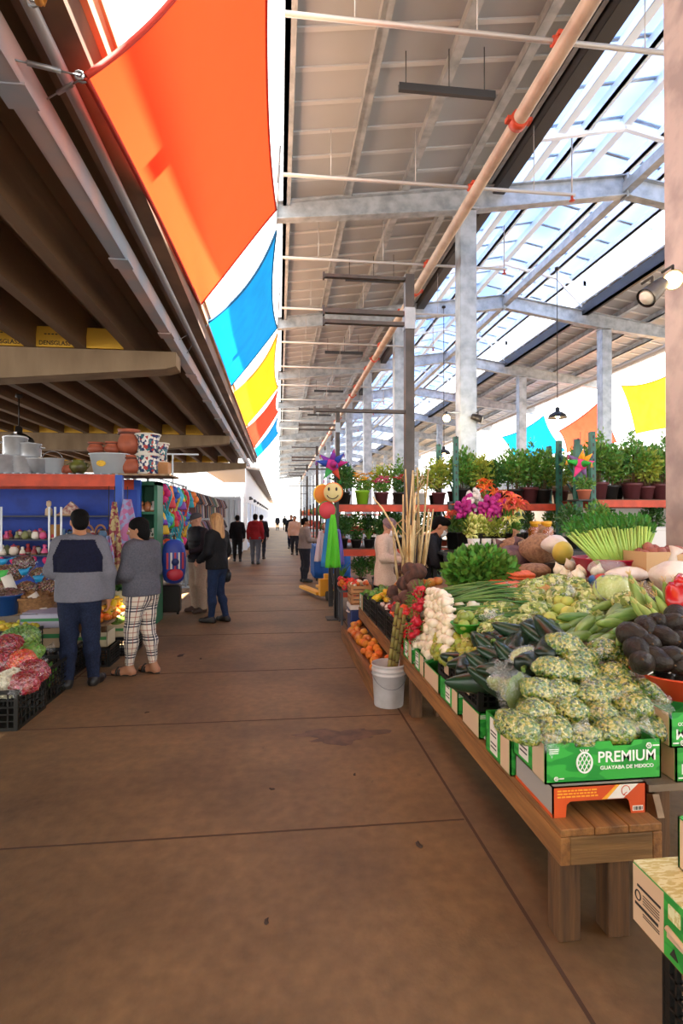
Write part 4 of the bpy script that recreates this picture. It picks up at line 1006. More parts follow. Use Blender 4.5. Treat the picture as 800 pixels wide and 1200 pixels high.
m = MB(); m.tube([(.11+.018*math.cos(a), -d/2-.002, .094+.02*math.sin(a)) for a in np.linspace(0, 5.4, 14)], .0016, 5); m.tube([(.098, -d/2-.002, .075), (.115, -d/2-.002, .088)], .0016, 5); m.build('drawing', M_orange, pn)
m = MB(); m.prism([(.008, .064), (.03, .064), (.085, h-.003), (.07, h-.003)], -d/2-.0014, -d/2, M); m.build('stripe', M_yelink, t)
for r, (z, n) in enumerate(((.102, 9), (.090, 10), (.078, 9))):
    x = -.18; m = MB()
    for k in range(n):
        l = rr(.008, .022); m.bx(x, -d/2-.0012, z, x+l, -d/2, z+.0055); x += l+.004
    m.build('print_line', M_yelink, t)
m = MB(); m.bx(.14, -d/2-.0013, .01, .185, -d/2, .03); lb = m.build('label', M_lab, t)
m = MB(); [m.bx(.144+.005*k, -d/2-.002, .013, .146+.005*k+.001*(k % 3), -d/2-.0012, .027) for k in range(8)]; m.build('barcode', M_inkb, lb)
guava_box('green box with white end label second along the bench, behind the corner box', (1.31, 2.575, .45), h=.20, front=False)
guava_box('green box third along the bench below the near black crate', (1.31, 2.98, .45), h=.135, d=.27, w=.48, front=True, side_label=False)
guava_box('green box fourth along the bench below the black crates, tan label', (1.31, 3.38, .45), h=.135, d=.36, w=.48, front=True)
guava_box('low green box under the tomatillos on the bench', (1.31, 3.78, .45), h=.125, d=.36, w=.48, front=False, side_label=False)
guava_box('small green box below the white spring onion bulbs', (1.30, 4.12, .45), h=.15, d=.28, w=.46, front=True)
guava_box('small green box at the far end of the bench beside the bucket', (1.30, 4.50, .45), h=.15, d=.30, w=.46, front=True)
guava_box('upside-down green box, upper of two beside the nopal bags', (1.93, 2.34, .65), inverted=True, h=.15, side_label=False)
guava_box('upside-down green box, lower of two beside the nopal bags', (1.955, 2.34, .50), inverted=True, h=.148, side_label=False)
# ---- black lattice crates
M_crate = mat('crate_black', '#15130f', .5, spec=.4)
def crate_mesh(L=.5, W=.36, H=.2, nx=9, nz=4, t=.008):
    m = MB(); m.bx(-L/2, -W/2, 0, L/2, W/2, .008)
    for (ax, ln, off, n) in (('x', L, W/2, nx), ('y', W, L/2, max(4, int(nx*W/L)))):
        for s in (-1, 1):
            def bb(a0, z0, a1, z1, th=t):
                if ax == 'x': m.bx(a0, s*off-th/2, z0, a1, s*off+th/2, z1)
                else: m.bx(s*off-th/2, a0, z0, s*off+th/2, a1, z1)
            bb(-ln/2, H-.03, ln/2, H, t*2); bb(-ln/2, 0, ln/2, .025, t*1.5)
            for i in range(1, nz): z = .02+(H-.045)*i/nz; bb(-ln/2, z-.004, ln/2, z+.004)
            for i in range(n+1): a = -ln/2+ln*i/n; bb(a-.005, 0, a+.005, H-.01)
    for sx in (-1, 1):
        for sy in (-1, 1): m.bx(sx*(L/2-.012)-.015, sy*(W/2-.012)-.015, 0, sx*(L/2-.012)+.015, sy*(W/2-.012)+.015, H)
    return m
def crate(label, loc, rz=0., L=.5, W=.36, H=.2, tagged=True, group='black lattice crates', **k):
    t = thing('plastic_crate', label, 'crate', loc, rz, group); crate_mesh(L, W, H, **k).build('crate_body', M_crate, t)
    if tagged:
        m = MB(); m.bx(-L/2-.011, -.06, H*.28, -L/2-.0085, .03, H*.78); m.build('label', mat('label_tan', '#b99a7c', .7), t)
    return t
crate('black crate of dark poblano peppers nearest along the bench', (1.31, 3.06, .588), 0, .46, .37, .17)
crate('black crate of poblano peppers and tomatillos in the middle of the bench', (1.31, 3.44, .588), 0, .46, .37, .17)
# ---- produce prototypes (one of each, then copies)
def leaf_mat(n, c, c2, **k): return mat(n, c, .55, col2=c2, nscale=9, **k)
PROTO = {}
def proto(name, m, mats, cat, stem=None, smat=None, sticker=None, sub=0):
    o = m.build(name, mats, sub=sub)
    if stem: stem.build('stem', smat, o)
    tag(o, 'x', cat); PROTO[name] = o; return o
USED = set()
def put(p, loc, rot=None, label=None, group=None, scale=1.):
    """the first use takes the original, later ones are copies with their parts"""
    if p.name not in USED:
        USED.add(p.name); p.location = loc; p.rotation_euler = rot or (0, 0, 0); p.scale = (scale,)*3
        p['label'] = label
        if group: p['group'] = group
        return p
    return dup(p, loc, rot, label, group, scale)
def nz(k, a=.06): 
    s = rr(0, 9); return lambda p: 1+a*math.sin(k*p.x+s)*math.sin(k*p.y+2*s)+a*.6*math.sin(k*1.7*p.z+s)
M_avo = mat('avocado_skin', '#1d1614', .45, spec=.3, col2='#2b2319', nscale=14, bump=.35, bscale=70, objr=.25)
M_stk = mat('sticker', '#e8e2da', .4); M_stem = mat('stem_green', '#5c7a2c', .6); M_stemb = mat('stem_brown', '#5a4226', .7)
av = MB(); av.lathe([(0, -.068), (.026, -.062), (.045, -.042), (.052, -.012), (.046, .02), (.034, .048), (.022, .066), (.008, .073), (0, .074)], 18)
P_avo = proto('avocado', av, M_avo, 'avocado')
s_ = MB(); s_.lathe([(0, .0015), (.013, .0), (.013, -.004)], 14, (.0, -.0535, -.012), (PI/2, 0, 0)); st = s_.build('sticker', M_stk, P_avo); s2 = MB(); s2.tube([(.007*math.cos(a), -.0553, -.012+.007*math.sin(a)) for a in np.linspace(0, 2*PI, 13)], .0013, 4, caps=False); s2.build('sticker_ring', M_inkb, st)
z_ = MB(); z_.lathe([(.005, .07), (.004, .08), (0, .081)], 8); z_.build('stem', M_stemb, P_avo)
M_zuc = mat('zucchini_skin', '#5b7a2c', .45, col2='#7d9646', nscale=12, objr=.2, hue=.02, stretch=(3, 3, .6))
zu = MB(); prof = [(0, -.11), (.017, -.106), (.026, -.085), (.029, -.03), (.027, .03), (.023, .08), (.016, .104), (.011, .112), (.010, .128), (0, .129)]
zu.lathe(prof, 12); P_zuc = proto('zucchini', zu, M_zuc, 'zucchini')
M_guv = mat('guava_skin', '#9fae4a', .42, col2='#b9bb5c', nscale=6, objr=.18, hue=.02)
gu = MB(); gu.lathe([(0, -.045), (.02, -.043), (.037, -.03), (.043, -.008), (.037, .018), (.025, .036), (.012, .046), (0, .047)], 14); sm = MB(); sm.lathe([(.006, .044), (.004, .056), (0, .057)], 6); P_guv = proto('chayote', gu, M_guv, 'chayote', sm, M_stem)
M_tom = mat('tomatillo_skin', '#a4a63c', .35, col2='#868f30', nscale=5, objr=.25, hue=.03)
to = MB(); to.blob((0, 0, 0), (.03, .03, .027), 12, 8); sm = MB(); [sm.blob((.012*math.cos(a), .012*math.sin(a), .026), (.012, .006, .003), 6, 4, rot=a) for a in (0, 1.26, 2.5, 3.8, 5)]; P_til = proto('tomatillo', to, M_tom, 'tomatillo', sm, mat('husk', '#b8a86a', .7))
M_pob = mat('poblano_skin', '#122018', .3, col2='#1c3822', nscale=4, objr=.3)
po = MB(); po.lathe([(0, -.10), (.012, -.09), (.024, -.06), (.034, -.01), (.038, .03), (.034, .05), (.016, .056), (0, .052)], 12, m=0); 
po.v = [(x*(1+.12*math.sin(3*math.atan2(y, x)))+.05*z*0, y+.9*z*z, z) for x, y, z in po.v]; sm = MB(); sm.tube([(0, .003, .05), (0, .01, .075), (.008, .012, .095)], [.009, .006, .006], 6); P_pob = proto('poblano_pepper', po, M_pob, 'pepper', sm, M_stem)
M_tomr = mat('tomato_skin', '#d8402a', .3, col2='#e0662c', nscale=3, objr=.18, hue=.02)
tm = MB(); tm.blob((0, 0, 0), (.04, .04, .034), 12, 8); sm = MB(); [sm.blob((.011*math.cos(a), .011*math.sin(a), .033), (.012, .004, .003), 6, 4, rot=a) for a in (0, 1.26, 2.5, 3.8, 5)]; P_tom = proto('tomato', tm, M_tomr, 'tomato', sm, M_stem)
M_org = mat('orange_peel', '#e07a1e', .5, bump=.3, bscale=200, objr=.15, hue=.015); og = MB(); og.blob((0, 0, 0), (.042, .042, .04), 12, 8); sm = MB(); sm.lathe([(.005, .038), (.003, .042), (0, .042)], 6); P_org = proto('orange_fruit', og, M_org, 'orange', sm, M_stem)
M_yel2 = mat('yellow_pepper_skin', '#e2b427', .3, objr=.15, hue=.02); yp = MB(); yp.lathe([(0, -.05), (.018, -.048), (.03, -.02), (.036, .02), (.03, .04), (.012, .038), (0, .03)], 14); yp.v = [(x*(1+.1*math.cos(4*math.atan2(y, x))), y*(1+.1*math.cos(4*math.atan2(y, x))), z) for x, y, z in yp.v]; sm = MB(); sm.tube([(0, 0, .03), (.004, 0, .06)], .006, 6); P_yp = proto('yellow_pepper', yp, M_yel2, 'pepper', sm, M_stem)
M_gp = mat('green_pepper_skin', '#5f8a2a', .35, objr=.25, hue=.03); gp = MB(); gp.add(yp.v, yp.f, 0, True); sm = MB(); sm.tube([(0, 0, .03), (.004, 0, .06)], .006, 6); P_gp = proto('green_pepper', gp, M_gp, 'pepper', sm, M_stem)
M_rp = mat('red_pepper_skin', '#b3141a', .25, coat=.3, objr=.15); rp = MB(); rp.add([(x*1.35, y*1.35, z*1.3) for x, y, z in yp.v], yp.f, 0, True); sm = MB(); sm.tube([(0, 0, .04), (.004, 0, .075)], .007, 6); P_rp = proto('red_pepper', rp, M_rp, 'pepper', sm, M_stem)
M_won = mat('white_onion_skin', '#e6dcc6', .35, col2='#d6cba6', nscale=8, objr=.08, stretch=(3, 3, .5)); wo = MB(); wo.lathe([(0, -.046), (.018, -.043), (.040, -.022), (.048, .0), (.040, .024), (.02, .04), (.008, .055), (.003, .068), (0, .068)], 14); sm = MB(); [sm.tube([(0, 0, -.044), (.012*math.cos(a), .012*math.sin(a), -.056)], .0012, 4) for a in range(6)]; P_won = proto('white_onion', wo, M_won, 'onion'); sm.build('roots', mat('root_tan', '#b59a6c', .8), P_won)
M_gar = mat('garlic_skin', '#e3d8ca', .5, col2='#cbb5b0', nscale=9, objr=.1); ga = MB(); ga.lathe([(0, -.022), (.02, -.02), (.03, -.004), (.022, .016), (.008, .03), (.004, .045), (0, .045)], 12); ga.v = [(x*(1+.1*math.cos(7*math.atan2(y, x))), y*(1+.1*math.cos(7*math.atan2(y, x))), z) for x, y, z in ga.v]; P_gar = proto('garlic_bulb', ga, M_gar, 'garlic')
M_rad = mat('radish_skin', '#b8142a', .35, objr=.2); ra = MB(); ra.lathe([(0, -.06), (.002, -.05), (.006, -.036), (.022, -.018), (.027, 0), (.02, .018), (.008, .026), (0, .027)], 10); sm = MB(); [sm.tube([(0, 0, .024), (.02*math.cos(a), .02*math.sin(a), .09)], .003, 4) for a in (0, 2, 4)]; P_rad = proto('radish', ra, M_rad, 'radish', sm, M_stem)
M_chl = mat('chili_red', '#c0161a', .25, coat=.3, objr=.2); ch = MB(); ch.tube([(0, 0, .05), (.004, 0, .01), (.002, 0, -.03), (-.008, 0, -.055)], [.009, .009, .006, .001], 7); sm = MB(); sm.tube([(0, 0, .048), (.003, 0, .065)], .003, 5); P_chl = proto('red_chili', ch, M_chl, 'chili', sm, M_stem)
M_beet = mat('beet_skin', '#6a4638', .75, col2='#3c2824', nscale=9, bump=.4, bscale=50, objr=.2, stretch=(1, 1, 3)); be = MB(); be.lathe([(0, -.095), (.01, -.085), (.05, -.06), (.078, -.015), (.076, .03), (.05, .065), (.02, .078), (0, .078)], 18); sm = MB(); [sm.tube([(0, 0, .07), (.02*math.cos(a), .02*math.sin(a), .10)], .006, 5) for a in (0, 1.5, 3, 4.5)]; P_beet = proto('jicama_root', be, M_beet, 'root vegetable', sm, M_stemb)
M_pot = mat('red_potato_skin', '#8a4a44', .65, col2='#a05e50', nscale=8, bump=.2, bscale=60, objr=.15); pt_ = MB(); pt_.blob((0, 0, 0), (.05, .038, .034), 12, 9, nz(4, .06)); P_pot = proto('red_potato', pt_, M_pot, 'potato')
M_car = mat('carrot_skin', '#e0662e', .5, col2='#c9522a', nscale=14, objr=.12, stretch=(1, 1, 6)); ca = MB(); ca.lathe([(0, -.13), (.004, -.12), (.011, -.05), (.017, .05), (.019, .09), (.012, .1), (0, .1)], 10); sm = MB(); sm.tube([(0, 0, .098), (0, 0, .115)], [.008, .005], 6); P_car = proto('carrot', ca, M_car, 'carrot', sm, M_stem)
M_husk = mat('corn_husk', '#7f9a44', .55, col2='#a3b264', nscale=5, stretch=(6, 6, .5), objr=.12); co = MB(); co.lathe([(0, -.10), (.012, -.1), (.024, -.07), (.031, -.02), (.029, .04), (.02, .09), (.01, .12), (.006, .13), (0, .13)], 12); sm = MB(); [sm.tube([(0, 0, .12), (.01*math.cos(a), .01*math.sin(a), .14), (.02*math.cos(a+.6), .02*math.sin(a+.6), .16)], .0015, 4) for a in range(7)]; P_corn = proto('corn_cob', co, M_husk, 'corn'); sm.build('silk', mat('corn_silk', '#c9a868', .8), P_corn)
M_mel = mat('melon_skin', '#d6bf4e', .5, col2='#b8a848', nscale=6, objr=.1); me_ = MB(); me_.blob((0, 0, 0), (.085, .085, .10), 16, 12); P_mel = proto('yellow_melon', me_, M_mel, 'melon')
M_mango = mat('mango_skin', '#d89a3a', .4, col2='#c25a32', nscale=3, objr=.15); mg = MB(); mg.blob((0, 0, 0), (.045, .036, .055), 12, 8); P_mang = proto('mango', mg, M_mango, 'mango')
M_lime = mat('lime_skin', '#cdbb3a', .4, objr=.15, hue=.03); li = MB(); li.blob((0, 0, 0), (.024, .024, .028), 10, 8); P_lime = proto('key_lime', li, M_lime, 'lime')

def region(n, box, off, mind, poly=None, tries=4000, surf=None):
    """points on the heaped surface seen through a pixel box, kept apart by mind"""
    out = []
    for _ in range(tries):
        if len(out) >= n: break
        px, py = rr(box[0], box[2]), rr(box[1], box[3])
        if poly and not inpoly(px, py, poly): continue
        p = surf(px, py) if surf else hit(px, py, rr(*off))
        if p is None: continue
        if all((p-q).length > mind for q in out): out.append(p)
    return out
def inpoly(x, y, P):
    c = False; j = len(P)-1
    for i in range(len(P)):
        if (P[i][1] > y) != (P[j][1] > y) and x < (P[j][0]-P[i][0])*(y-P[i][1])/(P[j][1]-P[i][1])+P[i][0]: c = not c
        j = i
    return c
# ---- bags of chopped nopal in clear film
M_film = film_mat('clear_film')
def ramp_island(name, cols, rough=.4):
    m = mat(name, cols[0], rough, coat=.25); nt = m.node_tree; N = nt.nodes; L = nt.links; g = N.new('ShaderNodeNewGeometry'); cr = N.new('ShaderNodeValToRGB'); cr.color_ramp.interpolation = 'CONSTANT'
    e = cr.color_ramp.elements; e[0].color = lin(cols[0]); e[1].position = 1/len(cols); e[1].color = lin(cols[1])
    for i in range(2, len(cols)): k = e.new(i/len(cols)); k.color = lin(cols[i])
    L.new(g.outputs['Random Per Island'], cr.inputs[0]); L.new(cr.outputs[0], N['Principled BSDF'].inputs['Base Color']); return m
M_dice = ramp_island('chopped_nopal', ['#35561a', '#55801c', '#7f9422', '#a8a42c', '#628820', '#c2b858', '#42681c', '#8f9e28']); MATS['x1'] = mat('chopped_nopal_old', '#86a02a', .4, island=.5, hue=.05, coat=.3); M_core = mat('nopal_core', '#4a6018', .6, col2='#70882a', nscale=40)
def dice_mesh(rad, n, s=.0075, fn=None):
    m = MB(); m.blob((0, 0, 0), [r*.95 for r in rad], 18, 12, fn, m=1)
    for i in range(n):
        z = 1-2*(i+.5)/n; a = i*2.39996; q = math.sqrt(1-z*z); p = Vector((q*math.cos(a), q*math.sin(a), z)); k = fn(p) if fn else 1
        c = Vector((p.x*rad[0], p.y*rad[1], p.z*rad[2]))*k*rr(.955, 1.0)
        nq = Vector((p.x/rad[0], p.y/rad[1], p.z/rad[2])).to_track_quat('Z', 'Y').to_matrix() @ Matrix.Rotation(rr(0, 3.1), 3, 'Z') @ Euler((rr(-.4, .4), rr(-.4, .4), 0)).to_matrix()
        m.box(c, (s*rr(1., 1.9), s*rr(.8, 1.3), s*rr(.5, .8)), nq)
    return m
def film_shell(rad, fn, tail=.07, tw=.045):
    m = MB(); m.blob((0, 0, 0), [r*1.05+.003 for r in rad], 22, 14, lambda p: fn(p)*(1+.02*math.sin(17*p.x+9*p.z)*math.sin(13*p.y)), m=0)
    # twisted, flared tail of the bag
    def tf(u, v):
        a = 2*PI*u; r = .012+(tw-.012)*(v**1.5); r *= 1+.35*math.sin(6*a+5*v)*v
        return (rad[0]*.98+tail*v, r*math.cos(a), r*math.sin(a)+.01*math.sin(3*v))
    m.grid(tf, 20, 5); return m
BAGS = []
for k in range(4):
    f = nz(3.2+.3*k, .07); rad = [(.092, .066, .058), (.098, .068, .058), (.086, .07, .062), (.094, .064, .06)][k]
    t = dice_mesh(rad, 620, .0088, f).build('nopal_bag', [M_dice, M_core]); film_shell(rad, f).build('bag_film', M_film, t); tag(t, 'x', 'bag'); BAGS.append(t)
spots = [(647, 785, 20), (680, 773, -10), (707, 761, 5), (662, 757, 30), (716, 790, 60), (746, 781, 60), (766, 808, 10), (633, 810, 15), (683, 790, 0), (705, 809, 40), (627, 836, -10), (665, 833, 40), (704, 839, 80), (737, 828, 60), (645, 858, 25), (680, 866, 10), (716, 858, 30), (606, 852, 60), (692, 818, 20), (655, 812, 0), (729, 808, 70), (740, 757, 10)]
for i, (px, py, a) in enumerate(spots):
    Y = 2.16+max(0, min(1, (858-py)/100))*.50
    p = at(px, py, Y=Y)
    put(BAGS[i % 4], p, (rr(-.35, .35), rr(-.3, .3), math.radians(-a)), 'clear plastic bag of chopped green nopal in the heap on the guava box', 'nopal bags heaped on the bench', rr(.92, 1.06))
for i in range(14):          # the lower layers of the heap
    p = Vector((1.18+.5*(i % 5)/4, 2.28+.18*(i//5), .70+.035*(i//5)))
    put(BAGS[i % 4], p, (0, 0, rr(0, 3)), 'clear plastic bag of chopped green nopal in the heap on the guava box', 'nopal bags heaped on the bench')
# whole cactus pads in a bag at the edge of the heap
M_pad = mat('cactus_pad', '#6d8a2e', .45, col2='#88a040', nscale=9)
def padm(m, M):
    poly = [(.045*math.cos(a)*(1+.1*math.sin(a)), .075*math.sin(a)) for a in np.linspace(0, 2*PI, 22)[:-1]]
    m.blob(M.translation, (.052, .010, .082), 16, 10, rot=M.to_3x3())
t = thing('nopal_bag', 'clear bag of whole green cactus pads at the aisle edge of the heap', 'bag', at(604, 812, Y=2.5))
for k, (a, b, c) in enumerate(((.15, .5, -.35), (.0, .55, -.5), (-.1, .7, -.2))):
    m = MB(); m.blob((-.01+.03*k, .022*k, .0), (.056, .010, .088), 18, 12, rot=(a, c, b)); m.build('cactus_pad', M_pad, t)
m = film_shell((.10, .055, .09), nz(4, .08), .06, .06); m.build('bag_film', M_film, t, rot=(0, -2.2, .3))
t2 = None
for px, py, lab in ((590, 795, 'pale crinkled clear bag lying against the poblano peppers'), (617, 771, 'pale clear bag of nopal pads behind the heap')):
    t = thing('nopal_bag', lab, 'bag', at(px, py, Y=2.75), .4); dice_mesh((.10, .06, .055), 260, .012, nz(3)).build('chopped_pads', [mat('nopal_pale', '#aab463', .5, island=.3, hue=.03), mat('nopal_pale_core', '#8b9448', .6)], t); film_shell((.105, .066, .06), nz(3.), .09, .06).build('bag_film', film_mat('milky_film', white=.16), t)
# ---- avocados in the orange tub
M_tub = mat('tub_orange', '#c8401c', .4); M_crim = mat('tub_crimson', '#b01c3c', .4)
def tub(label, loc, r0, r1, h, mm, name='plastic_tub'):
    m = MB(); m.lathe([(r0, 0), (r1, h), (r1+.012, h+.003), (r1+.012, h+.010), (r1-.004, h+.008), (r0-.006, .008), (0, .008)], 28); return tag(m.build(name, mm, loc=loc), label, 'tub')
tub('orange plastic tub full of dark avocados', (1.90, 2.43, .803), .15, .20, .10, M_tub)
k = 0
for i, p in enumerate([(757, 735), (776, 747), (792, 722), (747, 762), (768, 772), (798, 752), (741, 744), (792, 775), (760, 756), (783, 733), (770, 730), (752, 776), (800, 735), (781, 772)]):
    Y = 2.32+.35*max(0, (778-p[1])/60); q = at(*p, Y=Y)
    put(P_avo, q, (rr(.9, 1.9), rr(-.6, .6), rr(-.7, .7)), 'large dark ripe avocado heaped in the orange tub', 'avocados in the orange tub', rr(1.05, 1.2))
# filler layer that the avocados rest on
for i in range(7):
    a = i*.9; put(P_avo, (1.90+.10*math.cos(a), 2.45+.10*math.sin(a), .865), (1.5, 0, a), 'large dark ripe avocado heaped in the orange tub', 'avocados in the orange tub', 1.05)
# ---- zucchini, chayotes, corn, red peppers
def heap(P, n, box, off, mind, label, group, rot, sc=(1, 1), poly=None):
    for p in region(n, box, off, mind, poly): put(P, p, rot() if callable(rot) else rot, label, group, rr(*sc))
heap(P_zuc, 26, (640, 708, 742, 756), (.02, .09), .062, 'pale green zucchini in the heap above the nopal bags', 'zucchini on the stand', lambda: (PI/2+rr(-.15, .25), 0, rr(-1.45, -.75)), (1., 1.2), [(690, 706), (742, 712), (742, 750), (640, 758), (650, 735)])
heap(P_guv, 30, (598, 703, 690, 752), (.02, .08), .078, 'yellow-green chayote in the heap between bagged greens and zucchini', 'chayotes on the stand', rrot, (.95, 1.15), [(650, 704), (688, 708), (655, 738), (612, 752), (598, 742), (620, 722)])
heap(P_corn, 12, (738, 690, 792, 738), (.06, .12), .06, 'pale green corn cob standing in its husk behind the avocados', 'corn cobs in husks', lambda: (rr(-.9, -.2), rr(-.5, .5), rr(0, 3)), (.85, 1.0))
for q in ((792, 700), (800, 690), (800, 712)): put(P_rp, at(*q, Y=2.75), (rr(-.6, .6), rr(-.6, .6), rr(0, 3)), 'glossy red bell pepper at the edge above the avocados', 'red bell peppers', 1.3)
crate('black crate behind the avocados with corn and peppers on it', (2.42, 3.02, D(2.42)-.14+.03), .0, .5, .36, .12, False)
# ---- bagged greens
M_sal = ramp_island('bagged_greens', ['#8f9c4a', '#c9cf8a', '#6f8436', '#c0c27c', '#98a44e', '#55702c'], .5); M_salc = mat('greens_core', '#7c8a3e', .6)
SB = []
for k in range(3):
    rad = [(.11, .07, .055), (.12, .065, .05), (.10, .075, .06)][k]; f = nz(3+k*.4, .09)
    t = dice_mesh(rad, 170, .024, f).build('greens_bag', [M_sal, M_salc]); film_shell(rad, f, .08, .06).build('bag_film', film_mat('milky_film', white=.16), t); tag(t, 'x', 'bag'); SB.append(t)
for i, (px, py) in enumerate([(590, 716), (612, 732), (572, 722), (628, 702), (600, 700), (575, 742), (592, 738), (632, 716), (658, 700), (676, 688), (700, 700), (625, 690), (655, 684), (735, 706), (690, 716)]):
    p = hit(px, py, .06)
    put(SB[i % 3], p, (rr(-.3, .3), rr(-.3, .3), rr(0, 6.28)), 'clear bag of pale green salad leaves heaped behind the peppers', 'bagged greens on the stand', rr(.95, 1.25))
t = thing('lettuce', 'round pale green lettuce wrapped in clear film above the zucchini', 'lettuce', hit(718, 692, .09))
M_let = mat('lettuce_leaf', '#a9c25a', .5, col2='#d3d98c', nscale=5)
m = MB(); m.blob((0, 0, 0), (.12, .11, .10), 20, 14, lambda p: 1+.05*math.sin(6*math.atan2(p.y, p.x)+3*p.z)); m.build('head', M_let, t)
for k in range(6):
    a = k*1.05; m = MB(); m.grid(lambda u, v, a=a: (.124*math.cos(a+(u-.5)*1.3)*math.cos((v-.4)*1.6), .114*math.sin(a+(u-.5)*1.3)*math.cos((v-.4)*1.6), .108*math.sin((v-.4)*1.6)+.008*math.sin(9*u)), 8, 6); m.build('leaf', M_let, t, thick=.003)
m = film_shell((.13, .12, .108), nz(4, .04), .10, .07); m.build('wrap_film', M_film, t)
m = MB(); m.blob((0, 0, .0), (.128, .118, .03), 16, 8); m.build('label_band', mat('band_blue', '#5a6a86', .5), t, rot=(.9, .2, 0))
for q in ((668, 663), (683, 668), (700, 671), (676, 676), (690, 660), (662, 674), (655, 668)): put(P_won, hit(*q, .07), (rr(-.4, .4), rr(-.4, .4), 0), 'white onion beside the crimson tub of celery', 'white onions on the stand', rr(1.05, 1.3))
# ---- carrots packed flat
for bi, (px, py, rz) in enumerate([(585, 686, .5), (610, 676, .35), (600, 690, .6), (575, 694, .7)]):
    c = hit(px, py, .06)
    for k in range(11):
        d = Vector((math.cos(rz+1.2), math.sin(rz+1.2), .1))*((k % 6)-2.5)*.034
        put(P_car, c+d+Vector((0, 0, .03*(k//6))), (PI/2+.05, 0, rz+PI/2+rr(-.06, .06)), 'orange carrot in the flat packs beside the tub of herbs', 'carrots in packs', rr(1.1, 1.3))
# ---- tub of herbs
M_leafh = mat('herb_leaf', '#5c8c30', .6, island=.35, hue=.03, tl=.2); M_leafd = mat('leaf_dark', '#3d6a2c', .5, island=.35, hue=.03, tl=.15); M_leafm = mat('leaf_mid', '#638f38', .5, island=.35, hue=.04, tl=.2); M_leafy = mat('leaf_yellow', '#9aa63c', .55, island=.3, hue=.03, tl=.25)
def leafcloud(m, c, rad, n, s, shell=.55, up=.3, mt=0, asp=.5, droop=0., flat=.0):
    c = Vector(c)
    for i in range(n):
        z = 1-2*(i+.5)/n; a = i*2.39996+rr(-.3, .3); q = math.sqrt(max(0, 1-z*z)); p = Vector((q*math.cos(a), q*math.sin(a), z))*rr(shell, 1.03)
        if p.z < -.75: continue
        pos = c+Vector((p.x*rad[0], p.y*rad[1], p.z*rad[2]))
        d = (p.normalized()+Vector((rr(-.7, .7), rr(-.7, .7), rr(-.5, .7)+up))).normalized(); u, v, _ = frame_of(d); ang = rr(0, 6.28); u2 = u*math.cos(ang)+v*math.sin(ang)
        l = s*rr(.7, 1.3); w = l*asp
        nrm = d.cross(u2)
        m.add([pos-d*l*.5, pos+u2*w*.5+nrm*l*.08, pos+d*l*.5-Vector((0, 0, droop*l)), pos-u2*w*.5+nrm*l*.08], [(0, 1, 2, 3)], mt)
c = hit(562, 692, .0)
t = thing('herb_pot', 'big bushy bunch of leafy green herbs in a grey metal tub', 'herbs', (c.x, c.y, D(c.x)-.06))
m = MB(); m.lathe([(.12, 0), (.15, .15), (.157, .155), (.15, .16), (.14, .15), (.11, .02), (0, .02)], 24); m.build('tub', mat('tub_metal', '#8d8a86', .4, .5), t)
m = MB(); leafcloud(m, (0, .0, .25), (.33, .30, .22), 1900, .085, .45, .5, asp=.65); m.build('leaves', M_leafh, t)
m = MB()
for i in range(26): a = rr(0, 6.28); q = rr(.02, .11); m.tube([(q*math.cos(a), q*math.sin(a), .1), (2*q*math.cos(a), 2*q*math.sin(a), .4)], .004, 4)
m.build('stems', M_stem, t)
# ---- spring onions: bulbs towards the walkway, tops trailing behind
M_bulb2 = mat('onion_bulb_white', '#ece3d0', .35, col2='#dccfa6', nscale=7, objr=.08); M_top = mat('onion_top', '#3f6a2c', .45, objr=.25, hue=.03, col2='#6d8f48', nscale=4)
so = MB(); so.lathe([(0, -.036), (.012, -.034), (.031, -.014), (.034, .004), (.024, .022), (.012, .034), (.010, .05), (0, .055)], 12); P_so = proto('spring_onion', so, M_bulb2, 'onion')
sm = MB()
for k in range(4):
    a = k*1.6; pts = [(0, 0, .04), (.012*math.cos(a), .012*math.sin(a), .16), (.03*math.cos(a), .03*math.sin(a)-.02, .34), (.05*math.cos(a), .05*math.sin(a)-.06, .50)]; sm.tube(pts, [.008, .007, .006, .002], 5)
sm.build('green_top', M_top, P_so)
def onion_surf(px, py):
    return at(px, py, X=1.09+.20*max(0, (768-py)/80)+rr(-.01, .03))
for p in region(125, (484, 690, 528, 768), (0, 0), .052, [(500, 690), (522, 696), (530, 735), (524, 766), (500, 768), (484, 752), (488, 720), (492, 700)], surf=onion_surf):
    d = Vector((.75+rr(-.2, .2), -.35+rr(-.15, .15), .05+rr(-.15, .25))); put(P_so, p, tuple(d.to_track_quat('Z', 'Y').to_euler()), 'white spring onion bulb with long green top trailing back', 'spring onions on the bench', rr(1.0, 1.3))
for p in region(40, (528, 695, 585, 735), (.03, .10), .05): put(P_so, p-Vector((.16, -.08, 0)), tuple(Vector((.8+rr(-.1, .1), -.4+rr(-.2, .1), .1)).to_track_quat('Z', 'Y').to_euler()), 'white spring onion bulb with long green top trailing back', 'spring onions on the bench', 1.1)
def rad_surf(px, py): return at(px, py, X=1.05+.20*max(0, (760-py)/75)+rr(-.02, .02))
for p in region(60, (480, 690, 496, 750), (0, 0), .026, [(488, 690), (500, 690), (490, 720), (489, 745), (481, 748), (484, 715)], surf=rad_surf): put(P_rad, p, rrot(), 'red radish in the strip beside the white onion bulbs', 'radishes on the bench', rr(1.0, 1.25))
for p in region(50, (466, 734, 486, 764), (0, 0), .022, surf=lambda px, py: at(px, py, X=1.08+rr(0, .06))): put(P_chl, p, (rr(-.6, .6), rr(-.6, .6), rr(0, 6)), 'thin red chili hanging in the bunch below the radishes', 'red chilies', rr(.9, 1.2))
def beet_surf(px, py): return at(px, py, X=1.22+.25*max(0, (722-py)/60)+rr(-.05, .05))
